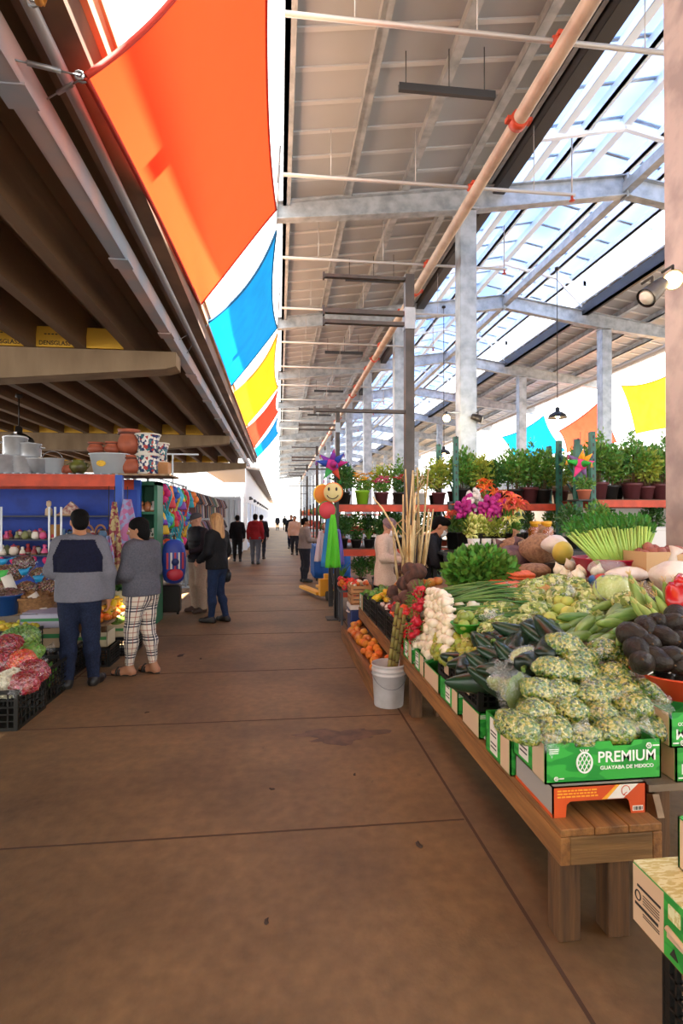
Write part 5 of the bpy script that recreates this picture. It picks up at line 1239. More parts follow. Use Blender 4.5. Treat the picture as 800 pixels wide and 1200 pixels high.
for q in ((480, 668), (469, 668), (490, 670), (474, 684), (487, 688), (462, 694), (476, 700), (459, 714), (468, 716), (466, 706), (482, 677)): put(P_beet, at(*q, X=1.18+.22*(725-q[1])/60), rrot(), 'big rough purple-brown root vegetable piled at the end of the bench', 'purple-brown roots', rr(.95, 1.1))
# supports under the steep heaps: crates on edge
crate('black crate propping up the spring onions', (1.36, 4.30, .605), 0, .36, .50, .14, False); crate('black crate propping up the purple-brown roots', (1.36, 4.86, .455), 0, .34, .4, .26, False)
# ---- tomatillos, green bowl, poblanos
heap(P_til, 85, (508, 742, 566, 782), (.06, .12), .045, 'small yellow-green tomatillo in the heap below the green bowl', 'tomatillos in the crate', rrot, (1, 1.25), [(512, 742), (566, 748), (560, 780), (530, 780), (508, 768)])
c = hit(545, 742, .12); m = MB(); m.lathe([(.055, 0), (.10, .07), (.104, .07), (.10, .075), (.05, .008), (0, .008)], 24); tag(m.build('green_bowl', mat('bowl_green', '#3f9a28', .35), loc=(c.x, c.y, c.z)), 'bright green plastic bowl holding green tomatoes', 'bowl')
M_gt = mat('green_tomato_skin', '#8a9a44', .35, objr=.2); gt = MB(); gt.blob((0, 0, 0), (.04, .04, .036), 12, 8); P_gt = proto('green_tomato', gt, M_gt, 'tomato')
for k in range(9):
    a = k*2.1; q = .055 if k < 6 else .025; put(P_gt, (c.x+q*math.cos(a), c.y+q*math.sin(a), c.z+.065+(.05 if k >= 6 else 0)), rrot(), 'green tomato heaped in the bright green bowl', 'green tomatoes in the bowl')
heap(P_pob, 34, (540, 742, 652, 805), (.06, .13), .085, 'dark glossy green poblano pepper in the black crates', 'poblano peppers', lambda: (rr(.9, 2.2), rr(-.5, .5), rr(-.8, 1.5)), (1.5, 1.9), [(590, 742), (652, 742), (640, 768), (605, 785), (572, 808), (548, 795), (540, 775), (562, 762)])
# ---- back row of the stand
def leafy(m, base, d, L, w, n=3):
    pass
c = at(716, 668, Y=4.2); tub('crimson plastic tub holding leaning celery', (c.x, c.y, D(c.x)-.05), .22, .29, .15, M_crim); TZ = D(c.x)+.0
M_cel = mat('celery_stalk', '#b5c968', .45, col2='#8fb04a', nscale=3, stretch=(4, 4, .6), objr=.15); M_cell = mat('celery_leaf', '#4a7d2c', .55, island=.3, hue=.03, tl=.2)
ce = MB()
for k in range(7):
    a = k*.9; r0 = .014 if k else 0
    ce.tube([(r0*math.cos(a), r0*math.sin(a), -.2), (1.5*r0*math.cos(a), 1.5*r0*math.sin(a), 0), (3*r0*math.cos(a), 3*r0*math.sin(a), .2)], [.014, .012, .007], 6)
P_cel = proto('celery_head', ce, M_cel, 'celery'); lf = MB(); leafcloud(lf, (0, 0, .23), (.05, .05, .07), 46, .045, .3, .8); lf.build('leaves', M_cell, P_cel)
for i in range(30):
    u = i % 10; v = i//10
    px = 684+u*7.3; lean = -.75+.09*u+rr(-.1, .1)
    p = at(px+4, 650-4*v, Y=4.05+.14*v); put(P_cel, p+Vector((0, 0, .04)), (rr(-.15, .05), lean if v < 2 else lean*.6, rr(0, 1)*0), 'celery head with green leaves leaning in the crimson tub', 'celery in the crimson tub', rr(.8, .95))
for i in range(9): p = at(736+i*2.4, 645, Y=4.15); put(P_cel, p, (rr(-.1, .1), -.1+.06*i, 0), 'upright celery head standing behind the crimson tub', 'upright celery', .8)
m = MB(); c = at(772, 668, Y=3.9); w2 = .21
m.bx(-w2, -.15, 0, w2, -.144, .19); m.bx(-w2, .144, 0, w2, .15, .19); m.bx(-w2, -.144, 0, -w2+.006, .144, .19); m.bx(w2-.006, -.144, 0, w2, .144, .19); m.bx(-w2, -.144, 0, w2, .144, .006)
tag(m.build('cardboard_box', M_kraft, loc=(c.x, c.y, D(c.x)-.06)), 'plain brown cardboard box full of red potatoes', 'box'); bz = D(c.x)-.06
for k in range(22): put(P_pot, (c.x+rr(-.17, .17), c.y+rr(-.11, .11), bz+.15+rr(0, .05)), rrot(), 'red potato in the plain brown cardboard box', 'red potatoes in the box', rr(.95, 1.2))
def sack(label, loc, rad, mm, name='produce_sack', cat='sack', tie=True):
    f = nz(2.6, .07); m = MB(); m.blob((0, 0, rad[2]*.9), rad, 20, 14, lambda p: f(p)*(1+.03*math.sin(11*p.x)*math.sin(9*p.y)))
    o = m.build(name, mm, loc=loc)
    if tie:
        m = MB(); m.tube([(0, 0, rad[2]*1.8), (.01, 0, rad[2]*1.8+.05), (.03, .0, rad[2]*1.8+.09)], [.03, .018, .05], 10); m.build('tied_neck', mm, o)
    return tag(o, label, cat)
M_sackb = mat('mesh_sack', '#a07a5c', .8, col2='#7d5a44', nscale=35, bump=.4, bscale=60); M_sackp = mat('purple_sack', '#7a5a5c', .6, col2='#4d3540', nscale=9, bump=.5, bscale=30); M_plas = mat('white_plastic_bag', '#dccfc4', .4, col2='#c7b3a8', nscale=7, bump=.7, bscale=14)
for (px, py, Y, rad, mm, lab) in ((632, 652, 5.5, (.20, .16, .17), M_sackb, 'tan mesh sack of produce standing behind the carrots'), (604, 658, 5.7, (.22, .16, .12), M_sackp, 'dark purple sack slumped behind the tub of herbs'), (582, 655, 5.9, (.18, .15, .12), M_sackp, 'dark purple sack partly behind the leafy herbs'), (788, 674, 3.4, (.14, .14, .11), M_plas, 'white plastic bag beside the box of red potatoes'), (650, 637, 5.2, (.13, .11, .1), M_plas, 'white plastic bag behind the yellow melon'), (602, 642, 6.2, (.2, .16, .13), M_sackb, 'brown sack lying under the flower buckets'), (625, 672, 5.0, (.2, .14, .07), M_sackb, 'flat brown mesh bag in front of the tan sack'), (712, 664, 3.95, (.15, .10, .06), film_mat('milky_film'), 'clear bag of garlic in front of the crimson tub'), (735, 672, 3.8, (.16, .1, .06), M_plas, 'crumpled pale bag between the lettuce and the potato box')):
    c = at(px, py, Y=Y); sack(lab, (c.x, c.y, max(D(min(c.x, 2.95))-.06, c.z-rad[2])), rad, mm, tie=rad[2] > .1)
put(P_mel, hit(652, 645, .09)+Vector((-.1, -.3, 0)), (.4, 0, 0), 'yellow melon on the black crate behind the white onions', None, 1.1); cm = P_mel.location
crate('small black crate under the yellow melon', (cm.x, cm.y, cm.z-.21), 0, .24, .22, .10, False)
for (px, py, l, c_) in ((640, 690, .16, '#c9975c'), (712, 678, .1, '#b0342c'), (697, 680, .05, '#2a62a0')):
    p = hit(px, py, .05); m = MB(); m.blob((0, 0, 0), (l, .05, .04), 14, 8, nz(4, .1)); tag(m.build('produce_packet', mat('packet_'+c_.lstrip('#'), c_, .45), loc=p, rot=-.3), {'#c9975c': 'tan packet lying below the white onions', '#b0342c': 'red packet lying on the pale bag by the lettuce', '#2a62a0': 'small blue packet beside the white onions'}[c_], 'packet')
# ---- bins on the farther bench
BX = [('tomatoes', 5.30, P_tom, 34), ('garlic', 5.78, P_gar, 46), ('yellow peppers', 6.3, P_yp, 26), ('green peppers', 6.8, P_gp, 30), ('red peppers', 5.30, P_rp, 0)]
for nm, y, P, n in BX[:4]:
    crate('black bin of %s on the farther bench' % nm, (1.29, y, .42), 0, .40, .44, .26, False, nx=7)
    for k in range(n):
        x_, y_ = rr(-.17, .17), rr(-.19, .19); z_ = .42+.20+.10*(1-abs(x_)/.2)*(1-abs(y_)/.24)+.10*(x_+.17)+rr(0, .05)
        put(P, (1.29+x_, y+y_, z_), rrot(), {'tomatoes': 'orange-red tomato in the bin on the farther bench', 'garlic': 'white garlic bulb in the bin on the farther bench', 'yellow peppers': 'yellow pepper in the bin on the farther bench', 'green peppers': 'green pepper in the bin on the farther bench'}[nm], nm+' in the bin', rr(1., 1.25))
for k in range(12): put(P_rp, (1.2+rr(-.06, .15), 5.52+rr(-.1, .1), .70+rr(0, .05)), rrot(), 'red pepper heaped between the tomatoes and the garlic', 'red peppers by the garlic', .6)
for k in range(9): put(P_mang, (1.42+rr(-.06, .1), 6.1+rr(-.3, .4), .78+rr(0, .08)), rrot(), 'pale orange mango on top of the bins before the beige coat', 'mangoes on the bins', 1.25)
m = MB(); m.lathe([(.0, -.11), (.03, -.1), (.055, -.04), (.05, .02), (.028, .07), (.022, .1), (0, .105)], 14); tag(m.build('butternut_squash', mat('squash', '#d6a063', .5), loc=(1.42, 5.75, .84), rot=(.2, .1, 0)), 'butternut squash standing among the bins on the farther bench', 'squash')
guava_box('small green box standing at the far end of the farther bench', (1.24, 7.17, .42), 0, w=.32, d=.28, h=.2, front=False)
# low slanted tray with oranges at the walkway edge
t = thing('floor_tray', 'low slanted wooden tray of oranges under the farther bench', 'tray', (.98, 6.1, 0))
m = MB(); m.add([(-.12, -1.25, .10), (.14, -1.25, .20), (.14, 1.25, .20), (-.12, 1.25, .10), (-.12, -1.25, .085), (.14, -1.25, .185), (.14, 1.25, .185), (-.12, 1.25, .085)], [(0, 1, 2, 3), (7, 6, 5, 4), (0, 4, 5, 1), (1, 5, 6, 2), (2, 6, 7, 3), (3, 7, 4, 0)]); m.build('tray_board', M_wood, t)
m = MB(); m.bx(-.145, -1.27, .0, -.12, 1.27, .17); m.build('lip', M_wood, t)
for y in (-1.2, 1.2): m = MB(); m.bx(-.12, y-.03, 0, .14, y+.03, .085); m.build('foot', M_woodd, t)
for k in range(44):
    y = -1.15+2.3*k/43; u = rr(-.07, .10); P = P_org if k < 26 or k % 3 == 0 else P_mang
    put(P, (.98+u, 6.1+y, .145+.38*u+.045+rr(0, .02)), rrot(), 'orange lying in the low slanted tray by the walkway' if P is P_org else 'mango lying at the far end of the low slanted tray', 'oranges in the tray' if P is P_org else 'mangoes in the tray', 1.05)
# ---- bucket with canes
c = at(455, 832, Z=0)
t = thing('bucket', 'white plastic bucket with pale canes standing on the walkway', 'bucket', (c.x+.03, c.y+.14, 0))
M_buck = mat('bucket_white', '#c9c6c6', .45, col2='#b0aaa6', nscale=5); 
m = MB(); m.lathe([(.125, 0), (.128, .005), (.142, .27), (.150, .272), (.150, .285), (.1425, .287), (.1435, .305), (.151, .307), (.151, .32), (.144, .322), (.145, .345), (.150, .35), (.150, .365), (.140, .365), (.122, .01), (0, .01)], 32); m.build('bucket_body', M_buck, t)
m = MB(); m.tube([(.15*math.cos(a), -.005+.0*a, .30-.14*math.sin(a)) if False else (.152*math.cos(a), -.152*abs(math.sin(a)), .30-.13*math.sin(a)) for a in np.linspace(0, PI, 17)], .0028, 5); m.build('wire_handle', M_cable, t)
M_cane = mat('cane_green', '#9a8a48', .55, col2='#6f6a34', nscale=6, objr=.15)
B = t.location
for k, (px, py, dx) in enumerate([(466, 706, .0), (470, 712, .03), (474, 720, .06), (463, 735, -.03)]):
    top = at(px, py, X=1.0+.05*k); bot = Vector((B.x-.04+.03*k, B.y+.02*(k-1), .03)); t = thing('sugar_cane', 'jointed greenish cane leaning in the white bucket', 'cane', bot, 0, 'canes in the bucket')
    d = top-bot; m = MB(); n = 9
    for i in range(n): m.tube([d*(i/n), d*((i+.5)/n), d*((i+.97)/n)], [.019, .0165, .018], 8)
    m.build('stalk', M_cane, t); m = MB()
    for i in range(1, n): m.tube([d*(i/n-.006), d*(i/n+.006)], .0205, 8)
    m.build('node', M_stemb, t)
# dry canes bundled at the arm post
M_straw = mat('dry_straw', '#d6bd8c', .7, col2='#a8874f', nscale=5, objr=.2)
for k in range(22):
    a = rr(0, 6.28); q = rr(.02, .10); b = Vector((1.40+q*math.cos(a), 5.90+.6*q*math.sin(a), .55)) if k < 13 else Vector((1.54+.06*rr(-1, 1), 6.14+rr(-.05, .05), .55))
    h = rr(1.0, 1.72); tp = Vector((rr(-.16, .22), rr(-.1, .1), h))
    m = MB(); m.tube([(0, 0, 0), tp*.5+Vector((rr(-.02, .02), 0, 0)), tp], [.017, .015, .008], 6)
    if k % 2 == 0: m.tube([tp*.8, tp+Vector((rr(-.12, .12), 0, -.08)), tp+Vector((rr(-.2, .2), 0, -.25))], [.008, .012, .002], 4)
    tag(m.build('dry_cane', M_straw, loc=b), 'dry straw-coloured cane bundled at the dark arm post', 'cane', 'dry canes at the post')
pts = [at(472, 655, Y=5.85), at(462, 620, Y=5.85), at(448, 596, Y=5.85), at(436, 582, Y=5.85)]
m = MB(); m.tube([p-pts[0] for p in pts], [.014, .012, .01, .007], 6); tag(m.build('dry_cane', M_straw, loc=pts[0]), 'single dry cane bent away from the bundle towards the flower rack', 'cane')
# ---- stacked boxes at the very corner of the picture
t = thing('plastic_crate', 'black crate standing on the walkway under the printed green boxes', 'crate', (1.44, 1.36, 0), 0); crate_mesh(.46, .5, .40, nz=7).build('crate_body', M_crate, t)
t = thing('fruit_box', 'pale and green lidded box on the black crate by the bench legs', 'box', (1.25, 1.31, .425), 0, None)
m = MB(); m.bx(-.18, -.25, .0, .2, .25, .175); m.build('carton', M_green, t, bevel=.003)
m = MB(); m.bx(-.178, -.248, .175, .198, .248, .180); m.build('lid', M_kprint, t)
m = MB(); m.bx(-.182, .115, .004, -.18, .246, .172); e_ = m.build('end_label', M_kpale, t)
m = MB(); m.bx(-.1835, .125, .118, -.1818, .225, .125); m.bx(-.1835, .135, .06, -.1818, .235, .068); m.tube([(-.1828, .222+.012*math.cos(a), .092+.014*math.sin(a)) for a in np.linspace(0, 2*PI, 15)], .002, 5)
for z in (.104, .096, .088, .080, .050, .043): m.bx(-.1835, .13, z, -.1822, .20, z+.0018)
m.build('label_lines', M_inkb, e_)
m = MB(); m.bx(-.1825, .05, .115, -.18, .095, .155); m.build('badge', M_kprint, t)
m = MB(); m.tube([(-.1815, -.2+.3*k/12, .085-.012*math.sin(PI*k/12)) for k in range(13)], .009, 6); m.bx(-.183, -.2, .06, -.1802, .10, .083); m.build('pale_strip', M_kpale, t)
m = MB(); m.prism([(-.12, .015), (.02, .015), (.02, .05), (-.12, .05)], .1802, .1825, Matrix(((0, 0, -1, 0), (1, 0, 0, 0), (0, 1, 0, 0), (0, 0, 0, 1)))); m.build('print_panel', M_lab, t)
m = MB(); m.prism([(.06, .02), (.075, .045), (.09, .02)], .1802, .1825, Matrix(((0, 0, -1, 0), (1, 0, 0, 0), (0, 1, 0, 0), (0, 0, 0, 1)))); m.build('print_mark', M_inkb, t)
m = MB(); m.bx(-.2, -.27, .0, .24, .24, .022); tag(m.build('wooden_board', M_wood, loc=(1.29, 1.31, .402)), 'edge of a brown board under the pale and green lidded box', 'board')
guava_box('green box on top of the pale lidded box at the corner, its edge just showing', (1.43, 1.36, .607), 0, w=.5, d=.3, h=.15, front=True, side_label=False)
# ---- wooden crates, cooler and tomatoes near the pallet jack
t = thing('cooler', 'blue cooler with white lid under the slatted wooden crates', 'cooler', (1.12, 7.75, 0)); m = MB(); m.box((0, 0, .17), (.26, .36, .34)); m.build('body', mat('cooler_blue', '#1c2f66', .4), t, bevel=.02); m = MB(); m.box((0, 0, .375), (.28, .38, .07)); m.build('lid', mat('cooler_white', '#ddd2c6', .4), t, bevel=.015); m = MB(); m.tube([(-.14, -.1, .3), (-.16, 0, .3), (-.14, .1, .3)], .012, 6); m.build('handle', mat('cooler_white', '#ddd2c6'), t)
M_slat = mat('crate_wood', '#c08a58', .7, col2='#a57245', nscale=4)
for k in range(2):
    t = thing('wooden_crate', ['lower slatted wooden crate on the blue cooler', 'upper slatted wooden crate heaped with produce above the blue cooler'][k], 'crate', (1.14, 7.75, .412+.142*k)); m = MB()
    for sx in (-1, 1):
        for z in (.03, .085): m.box((sx*.14, 0, z+.015), (.012, .38, .04))
        for sy in (-1, 1): m.box((sx*.125, sy*.175, .07), (.03, .03, .14))
    for sy in (-1, 1):
        for z in (.03, .085): m.box((0, sy*.19, z+.015), (.28, .012, .04))
    m.box((0, 0, .006), (.28, .38, .012)); m.build('slats', M_slat, t)
for k in range(18): put(P_won if k % 2 else P_tom, (1.14+rr(-.11, .11), 7.75+rr(-.15, .15), .67+rr(0, .05)), rrot(), 'small onion heaped in the upper slatted wooden crate' if k % 2 else 'tomato heaped in the upper slatted wooden crate', 'onions in the wooden crate' if k % 2 else 'tomatoes in the wooden crate', .7)
t = thing('tomato_stand', 'dark stand under the red tomatoes beside the wooden crates', 'stand', (1.08, 8.35, 0)); m = MB(); m.box((0, 0, .52), (.34, .4, .03)); m.build('tray', M_dark, t)
for sx in (-1, 1):
    for sy in (-1, 1): m = MB(); m.box((sx*.14, sy*.17, .255), (.03, .03, .51)); m.build('leg', M_dark, t)
for k in range(32): put(P_tom, (1.08+rr(-.14, .14), 8.35+rr(-.17, .17), .56+.035*(k//10)+rr(0, .02)), rrot(), 'bright red tomato heaped on the dark stand beside the crates', 'tomatoes on the dark stand', rr(1, 1.2))
# ================================================================== flower and plant racks behind the produce
M_rko = mat('rack_orange', '#c8431f', .5, col2='#a83718', nscale=6); M_rkg = mat('rack_green', '#2f6a5a', .5, col2='#275448', nscale=4); M_rkk = mat('rack_dark', '#2c2a2a', .5); M_deck = mat('rack_deck', '#5a4a3c', .8)
def upright(t, x, y0, y1, h, mm, w=.08):
    for y in (y0, y1):
        m = MB(); m.bx(x-w/2, y-w/2, 0, x+w/2, y+w/2, h)
        m.build('upright', mm, t)
        m = MB()
        for k in range(int(h/.12)): m.bx(x-.012, y-w/2-.003, .08+k*.12, x+.012, y-w/2, .13+k*.12)
        m.build('punched_holes', M_rkk, t)
    m = MB()
    for k in range(3): m.bar((x, y0, .3+k*(h-.5)/3), (x, y1, .3+(k+1)*(h-.5)/3), .03, .03)
    m.build('brace', mm, t)
def rack(label, x0, x1, y0, y1, h, levels, mm, group=None, sides=(1, 1)):
    t = thing('pallet_rack', label, 'rack', (x0, y0, 0), 0, group)
    if sides[0]: upright(t, 0, 0, y1-y0, h, mm)
    if sides[1]: upright(t, x1-x0, 0, y1-y0, h, mm)
    for z in levels:
        for y in (0, y1-y0):
            m = MB(); m.bx(.04, y-.025, z-.11, x1-x0-.04, y+.025, z); m.bx(.04, y-.035, z-.11, x1-x0-.04, y+.035, z-.095); m.build('beam', M_rko, t)
        m = MB(); m.bx(.02, .0, z, x1-x0-.02, y1-y0, z+.012); m.build('deck', M_deck, t)
    return t
YA = 9.0
xa0 = at(394, 600, Y=YA).x; xa1 = at(527, 600, Y=YA).x; xb1 = at(676, 600, Y=YA).x
rack('rack of potted flowers behind the shopper in the beige coat', xa0, xa1, YA, YA+1.0, 1.9, (.42, 1.10, 1.84), M_rkk)
rack('plant rack in the middle behind the flower buckets', xa1+.1, xb1, YA, YA+1.0, 3.0, (.5, 1.2, 1.86), M_rkg)
YC = 7.9; xc0 = at(690, 600, Y=YC).x+.05
rack('plant rack with teal uprights beside the pinkish column', xc0, xc0+2.3, YC, YC+1.0, 2.95, (.45, 1.2, 1.90), M_rkg)
t = thing('rack_post', 'punched green post with the star lantern hung on it', 'post', (at(677, 600, Y=7.7).x, 7.7, 0)); m = MB(); m.bx(-.055, -.04, 0, .055, .04, 2.72); m.build('upright', M_rkg, t); m = MB(); [m.bx(-.015, -.043, .1+k*.12, .015, -.04, .15+k*.12) for k in range(21)]; m.build('punched_holes', M_rkk, t)
# ---- plant prototypes
M_tc = mat('terracotta', '#b5654a', .75, objr=.1); M_pblk = mat('pot_black', '#221f1d', .5); M_pmar = mat('pot_maroon', '#5e2f33', .5); M_plime = mat('pot_lime', '#8cc22c', .4); M_pwh = mat('pot_white', '#d9d5cf', .45); M_soil = mat('soil', '#2c1f17', .95)
def pot(mm, r=.13, h=.22):
    m = MB(); m.lathe([(r*.72, 0), (r*.95, h*.85), (r*1.04, h*.86), (r*1.04, h), (r*.94, h), (r*.9, h*.86), (0, h*.86)], 18); return m
def plant(name, potm, fol, r=.13, h=.22, cat='potted plant', leafm=None, flowers=None, stems=None):
    t = thing(name, 'x', cat, (0, -40, 0)); pot(potm, r, h).build('pot', potm, t)
    m = MB(); fol(m); m.build('foliage', leafm or M_leafm, t)
    if stems:
        m = MB(); stems(m); m.build('stems', M_stemb, t)
    if flowers:
        m = MB(); flowers(m); m.build('flowers', flowers.mm, t)
    return t
def st(n, h, r):
    def f(m):
        for i in range(n): a = rr(0, 6.28); m.tube([(.03*math.cos(a), .03*math.sin(a), .15), (r*.5*math.cos(a), r*.5*math.sin(a), h*.6), (r*math.cos(a), r*math.sin(a), h)], [.008, .006, .004], 5)
    return f
def bl(n, c, rad, s, mm, pet=5):
    def f(m):
        for i in range(n):
            p = Vector(c)+Vector((rr(-1, 1)*rad[0], rr(-1, 1)*rad[1], rr(-.4, 1)*rad[2]))
            for k in range(pet):
                a = 2*PI*k/pet+rr(0, 1); m.blob(p+Vector((s*.5*math.cos(a), s*.5*math.sin(a), .1*s)), (s*.5, s*.32, s*.12), 6, 4, rot=(rr(-.4, .4), -.4, a))
    f.mm = mm; return f
F_pink = mat('petal_pink', '#d84a78', .6, objr=.1, island=.15); F_yel = mat('petal_yellow', '#e8a51e', .6, island=.15); F_red = mat('petal_red', '#c22230', .6, island=.2); F_wht = mat('petal_white', '#efeae2', .6, island=.06, tl=.2); F_mag = mat('petal_magenta', '#a81e7a', .6, island=.2); F_org = mat('petal_orange', '#e2561f', .6, island=.2, hue=.02); F_cor = mat('petal_coral', '#ef6e5a', .6, island=.2, hue=.02, tl=.15); F_lem = mat('petal_lemon', '#dfe08a', .6, island=.1, tl=.2)
PL = {}
PL['bush'] = plant('potted_bush', M_pblk, lambda m: leafcloud(m, (0, 0, .52), (.26, .24, .32), 620, .075, .35, .3), leafm=M_leafm, stems=st(6, .5, .1))
PL['dark'] = plant('potted_shrub', M_pblk, lambda m: leafcloud(m, (0, 0, .5), (.23, .22, .3), 620, .07, .35, .3), leafm=M_leafd, stems=st(5, .5, .08))
PL['yellow'] = plant('potted_shrub', M_pmar, lambda m: leafcloud(m, (0, 0, .55), (.28, .24, .32), 480, .085, .4, .2), leafm=M_leafy, stems=st(6, .55, .12))
PL['airy'] = plant('potted_tree', M_pmar, lambda m: (leafcloud(m, (0, 0, .62), (.34, .29, .28), 560, .075, .3, .2), leafcloud(m, (.1, 0, .45), (.12, .12, .16), 60, .06, .3, .2), leafcloud(m, (-.05, 0, .92), (.1, .1, .16), 50, .06, .3, .2)), leafm=M_leafm, stems=st(4, .85, .1), h=.26, r=.15)
PL['spiky'] = plant('spiky_plant', M_pblk, lambda m: [m.grid(lambda u, v, a=a, l=l: ((.02+l*v*math.sin(.9*v+.15))*math.cos(a)-(u-.5)*.03*(1-v)*math.sin(a), (.02+l*v*math.sin(.9*v+.15))*math.sin(a)+(u-.5)*.03*(1-v)*math.cos(a), .18+l*v*math.cos(.9*v)), 2, 6) for a, l in [(i*.55, rr(.35, .6)) for i in range(26)]], leafm=M_leafm)
PL['pink'] = plant('potted_flowers', M_pmar, lambda m: leafcloud(m, (0, 0, .3), (.16, .16, .12), 150, .07, .4, .3), leafm=M_leafm, flowers=bl(26, (0, 0, .42), (.16, .16, .08), .05, F_pink))
PL['gold'] = plant('potted_flowers', M_plime, lambda m: leafcloud(m, (0, 0, .34), (.17, .17, .14), 160, .07, .4, .3), leafm=M_leafm, flowers=bl(24, (0, 0, .46), (.17, .17, .1), .05, F_yel), r=.13, h=.25)
PL['redf'] = plant('potted_flowers', M_pblk, lambda m: leafcloud(m, (0, 0, .34), (.18, .17, .14), 190, .07, .4, .3), leafm=M_leafd, flowers=bl(14, (0, 0, .44), (.16, .16, .1), .05, F_red))
PL['white'] = plant('potted_flowers', M_pwh, lambda m: leafcloud(m, (0, 0, .42), (.2, .18, .2), 170, .08, .4, .3), leafm=M_leafy, flowers=bl(26, (0, 0, .52), (.2, .18, .16), .05, F_wht))
PL['terra'] = plant('potted_fern', M_tc, lambda m: leafcloud(m, (0, 0, .26), (.2, .18, .13), 240, .06, .3, .0), leafm=M_leafm, r=.11, h=.16)
PL['succ'] = plant('potted_seedling', M_pblk, lambda m: leafcloud(m, (0, 0, .2), (.13, .13, .1), 110, .055, .3, .4), leafm=M_leafd, r=.09, h=.14)
USEDP = set()
def pput(k, loc, label, group=None, sc=1., rz=None):
    o = PL[k]
    rz = rr(0, 6.28) if rz is None else rz
    if k not in USEDP:
        USEDP.add(k); o.location = loc; o.rotation_euler = (0, 0, rz); o.scale = (sc,)*3; o['label'] = label
        if group: o['group'] = group
        return o
    return dup(o, loc, rz, label, group, sc)
def prow(x0, x1, y, z, kinds, step, label, group, jit=.03, sc=(.85, 1.1)):
    x = x0; i = 0
    while x < x1:
        k = kinds[i % len(kinds)]; pput(k, (x+rr(-jit, jit), y+rr(-jit, jit), z), label[k] if isinstance(label, dict) else label, group[k] if isinstance(group, dict) else group, rr(*sc)); x += step*rr(.85, 1.15); i += 1
# bay A: flowers on top, foliage below
zt = 1.852
X0 = xa0+.13
top = [('dark', 'dark leafy plant in a black pot, first on the flower rack shelf'), ('gold', 'yellow flowers in the lime green pot on the flower rack shelf'), ('pink', 'pink flowers in the maroon pot on the flower rack shelf'), ('redf', 'red flowers in a black pot beside the dry canes'), ('white', 'white flowers in a white pot behind the dry canes'), ('yellow', 'yellow-green shrub in a maroon pot at the end of the flower rack')]
for i, (k, l) in enumerate(top): pput(k, (X0+i*(xa1-xa0-.26)/5, YA+.22, zt), l, None, .95)
for i in range(6): pput(['bush', 'white', 'yellow', 'airy', 'white', 'bush'][i], (X0+.1+i*.33, YA+.72, zt), 'leafy plant in the back row on top of the flower rack', 'back row on the flower rack', .85)
prow(X0, xa1-.1, YA+.2, 1.112, ['dark', 'redf', 'spiky', 'dark'], .24, 'dark potted plant on the middle shelf of the flower rack', 'middle shelf of the flower rack', sc=(.62, .8))
prow(X0, xa1-.1, YA+.6, 1.112, ['dark', 'bush'], .30, 'dark potted plant at the back of the flower rack middle shelf', 'back of the middle shelf', sc=(.7, .85))
prow(X0, xa1-.1, YA+.25, .432, ['spiky', 'dark', 'bush'], .30, 'potted plant on the low shelf of the flower rack', 'low shelf of the flower rack', sc=(.7, .9))
# bay B and C
bl_ = 'bushy green potted plant on top of the middle plant rack'
prow(xa1+.3, xb1-.1, YA+.2, 1.872, ['bush', 'yellow', 'dark', 'bush', 'airy'], .3, bl_, 'plants on the middle rack', sc=(.95, 1.2))
prow(xa1+.3, xb1-.1, YA+.7, 1.872, ['airy', 'bush', 'dark'], .36, 'taller plant in the back row of the middle plant rack', 'back row of the middle rack', sc=(.9, 1.2))
prow(xa1+.3, xb1-.1, YA+.25, 1.212, ['dark', 'succ', 'bush', 'succ'], .27, 'small dark potted plant below the top of the middle plant rack', 'lower shelf of the middle rack', sc=(.7, .9))
prow(xc0+.2, xc0+2.2, YC+.2, 1.912, ['airy', 'bush', 'airy', 'yellow'], .27, 'airy green plant in a dark pot on the rack by the column', 'plants on the rack by the column', sc=(.85, 1.05))
prow(xc0+.2, xc0+2.2, YC+.7, 1.912, ['bush', 'airy'], .33, 'bushy plant in the back row of the rack by the column', 'back row on the rack by the column', sc=(1.05, 1.25))
prow(xc0+.15, xc0+2.2, YC+.25, 1.212, ['succ', 'dark', 'succ'], .24, 'small plant in a black pot under the orange beam by the column', 'pots under the orange beam', sc=(.8, 1.0))
p = at(684, 583, Y=7.55); pput('terra', (p.x, p.y, p.z-.03), 'fern in a terracotta pot hung against the punched green post', None, .9)
m = MB(); m.bx(-.15, -.12, -.02, .15, .2, 0); tag(m.build('wall_shelf', M_rkk, loc=(p.x, p.y, p.z-.03)), 'small dark shelf under the terracotta pot on the green post', 'shelf')
for q, k in (((668, 620), 'dark'), ((700, 615), 'bush')): c = at(*q, Y=7.0); pput(k, (c.x, c.y, 1.2), 'leafy plant standing behind the celery by the green post', 'plants behind the celery', .8)
t = thing('plant_stand', 'dark stand under the plants behind the celery', 'stand', (at(684, 620, Y=7.0).x, 7.0, 0)); m = MB(); m.box((0, 0, 1.185), (.8, .35, .03)); m.build('tray', M_rkk, t)
for sx in (-1, 1):
    for sy in (-1, 1): m = MB(); m.box((sx*.36, sy*.14, .585), (.04, .04, 1.17)); m.build('leg', M_rkk, t)
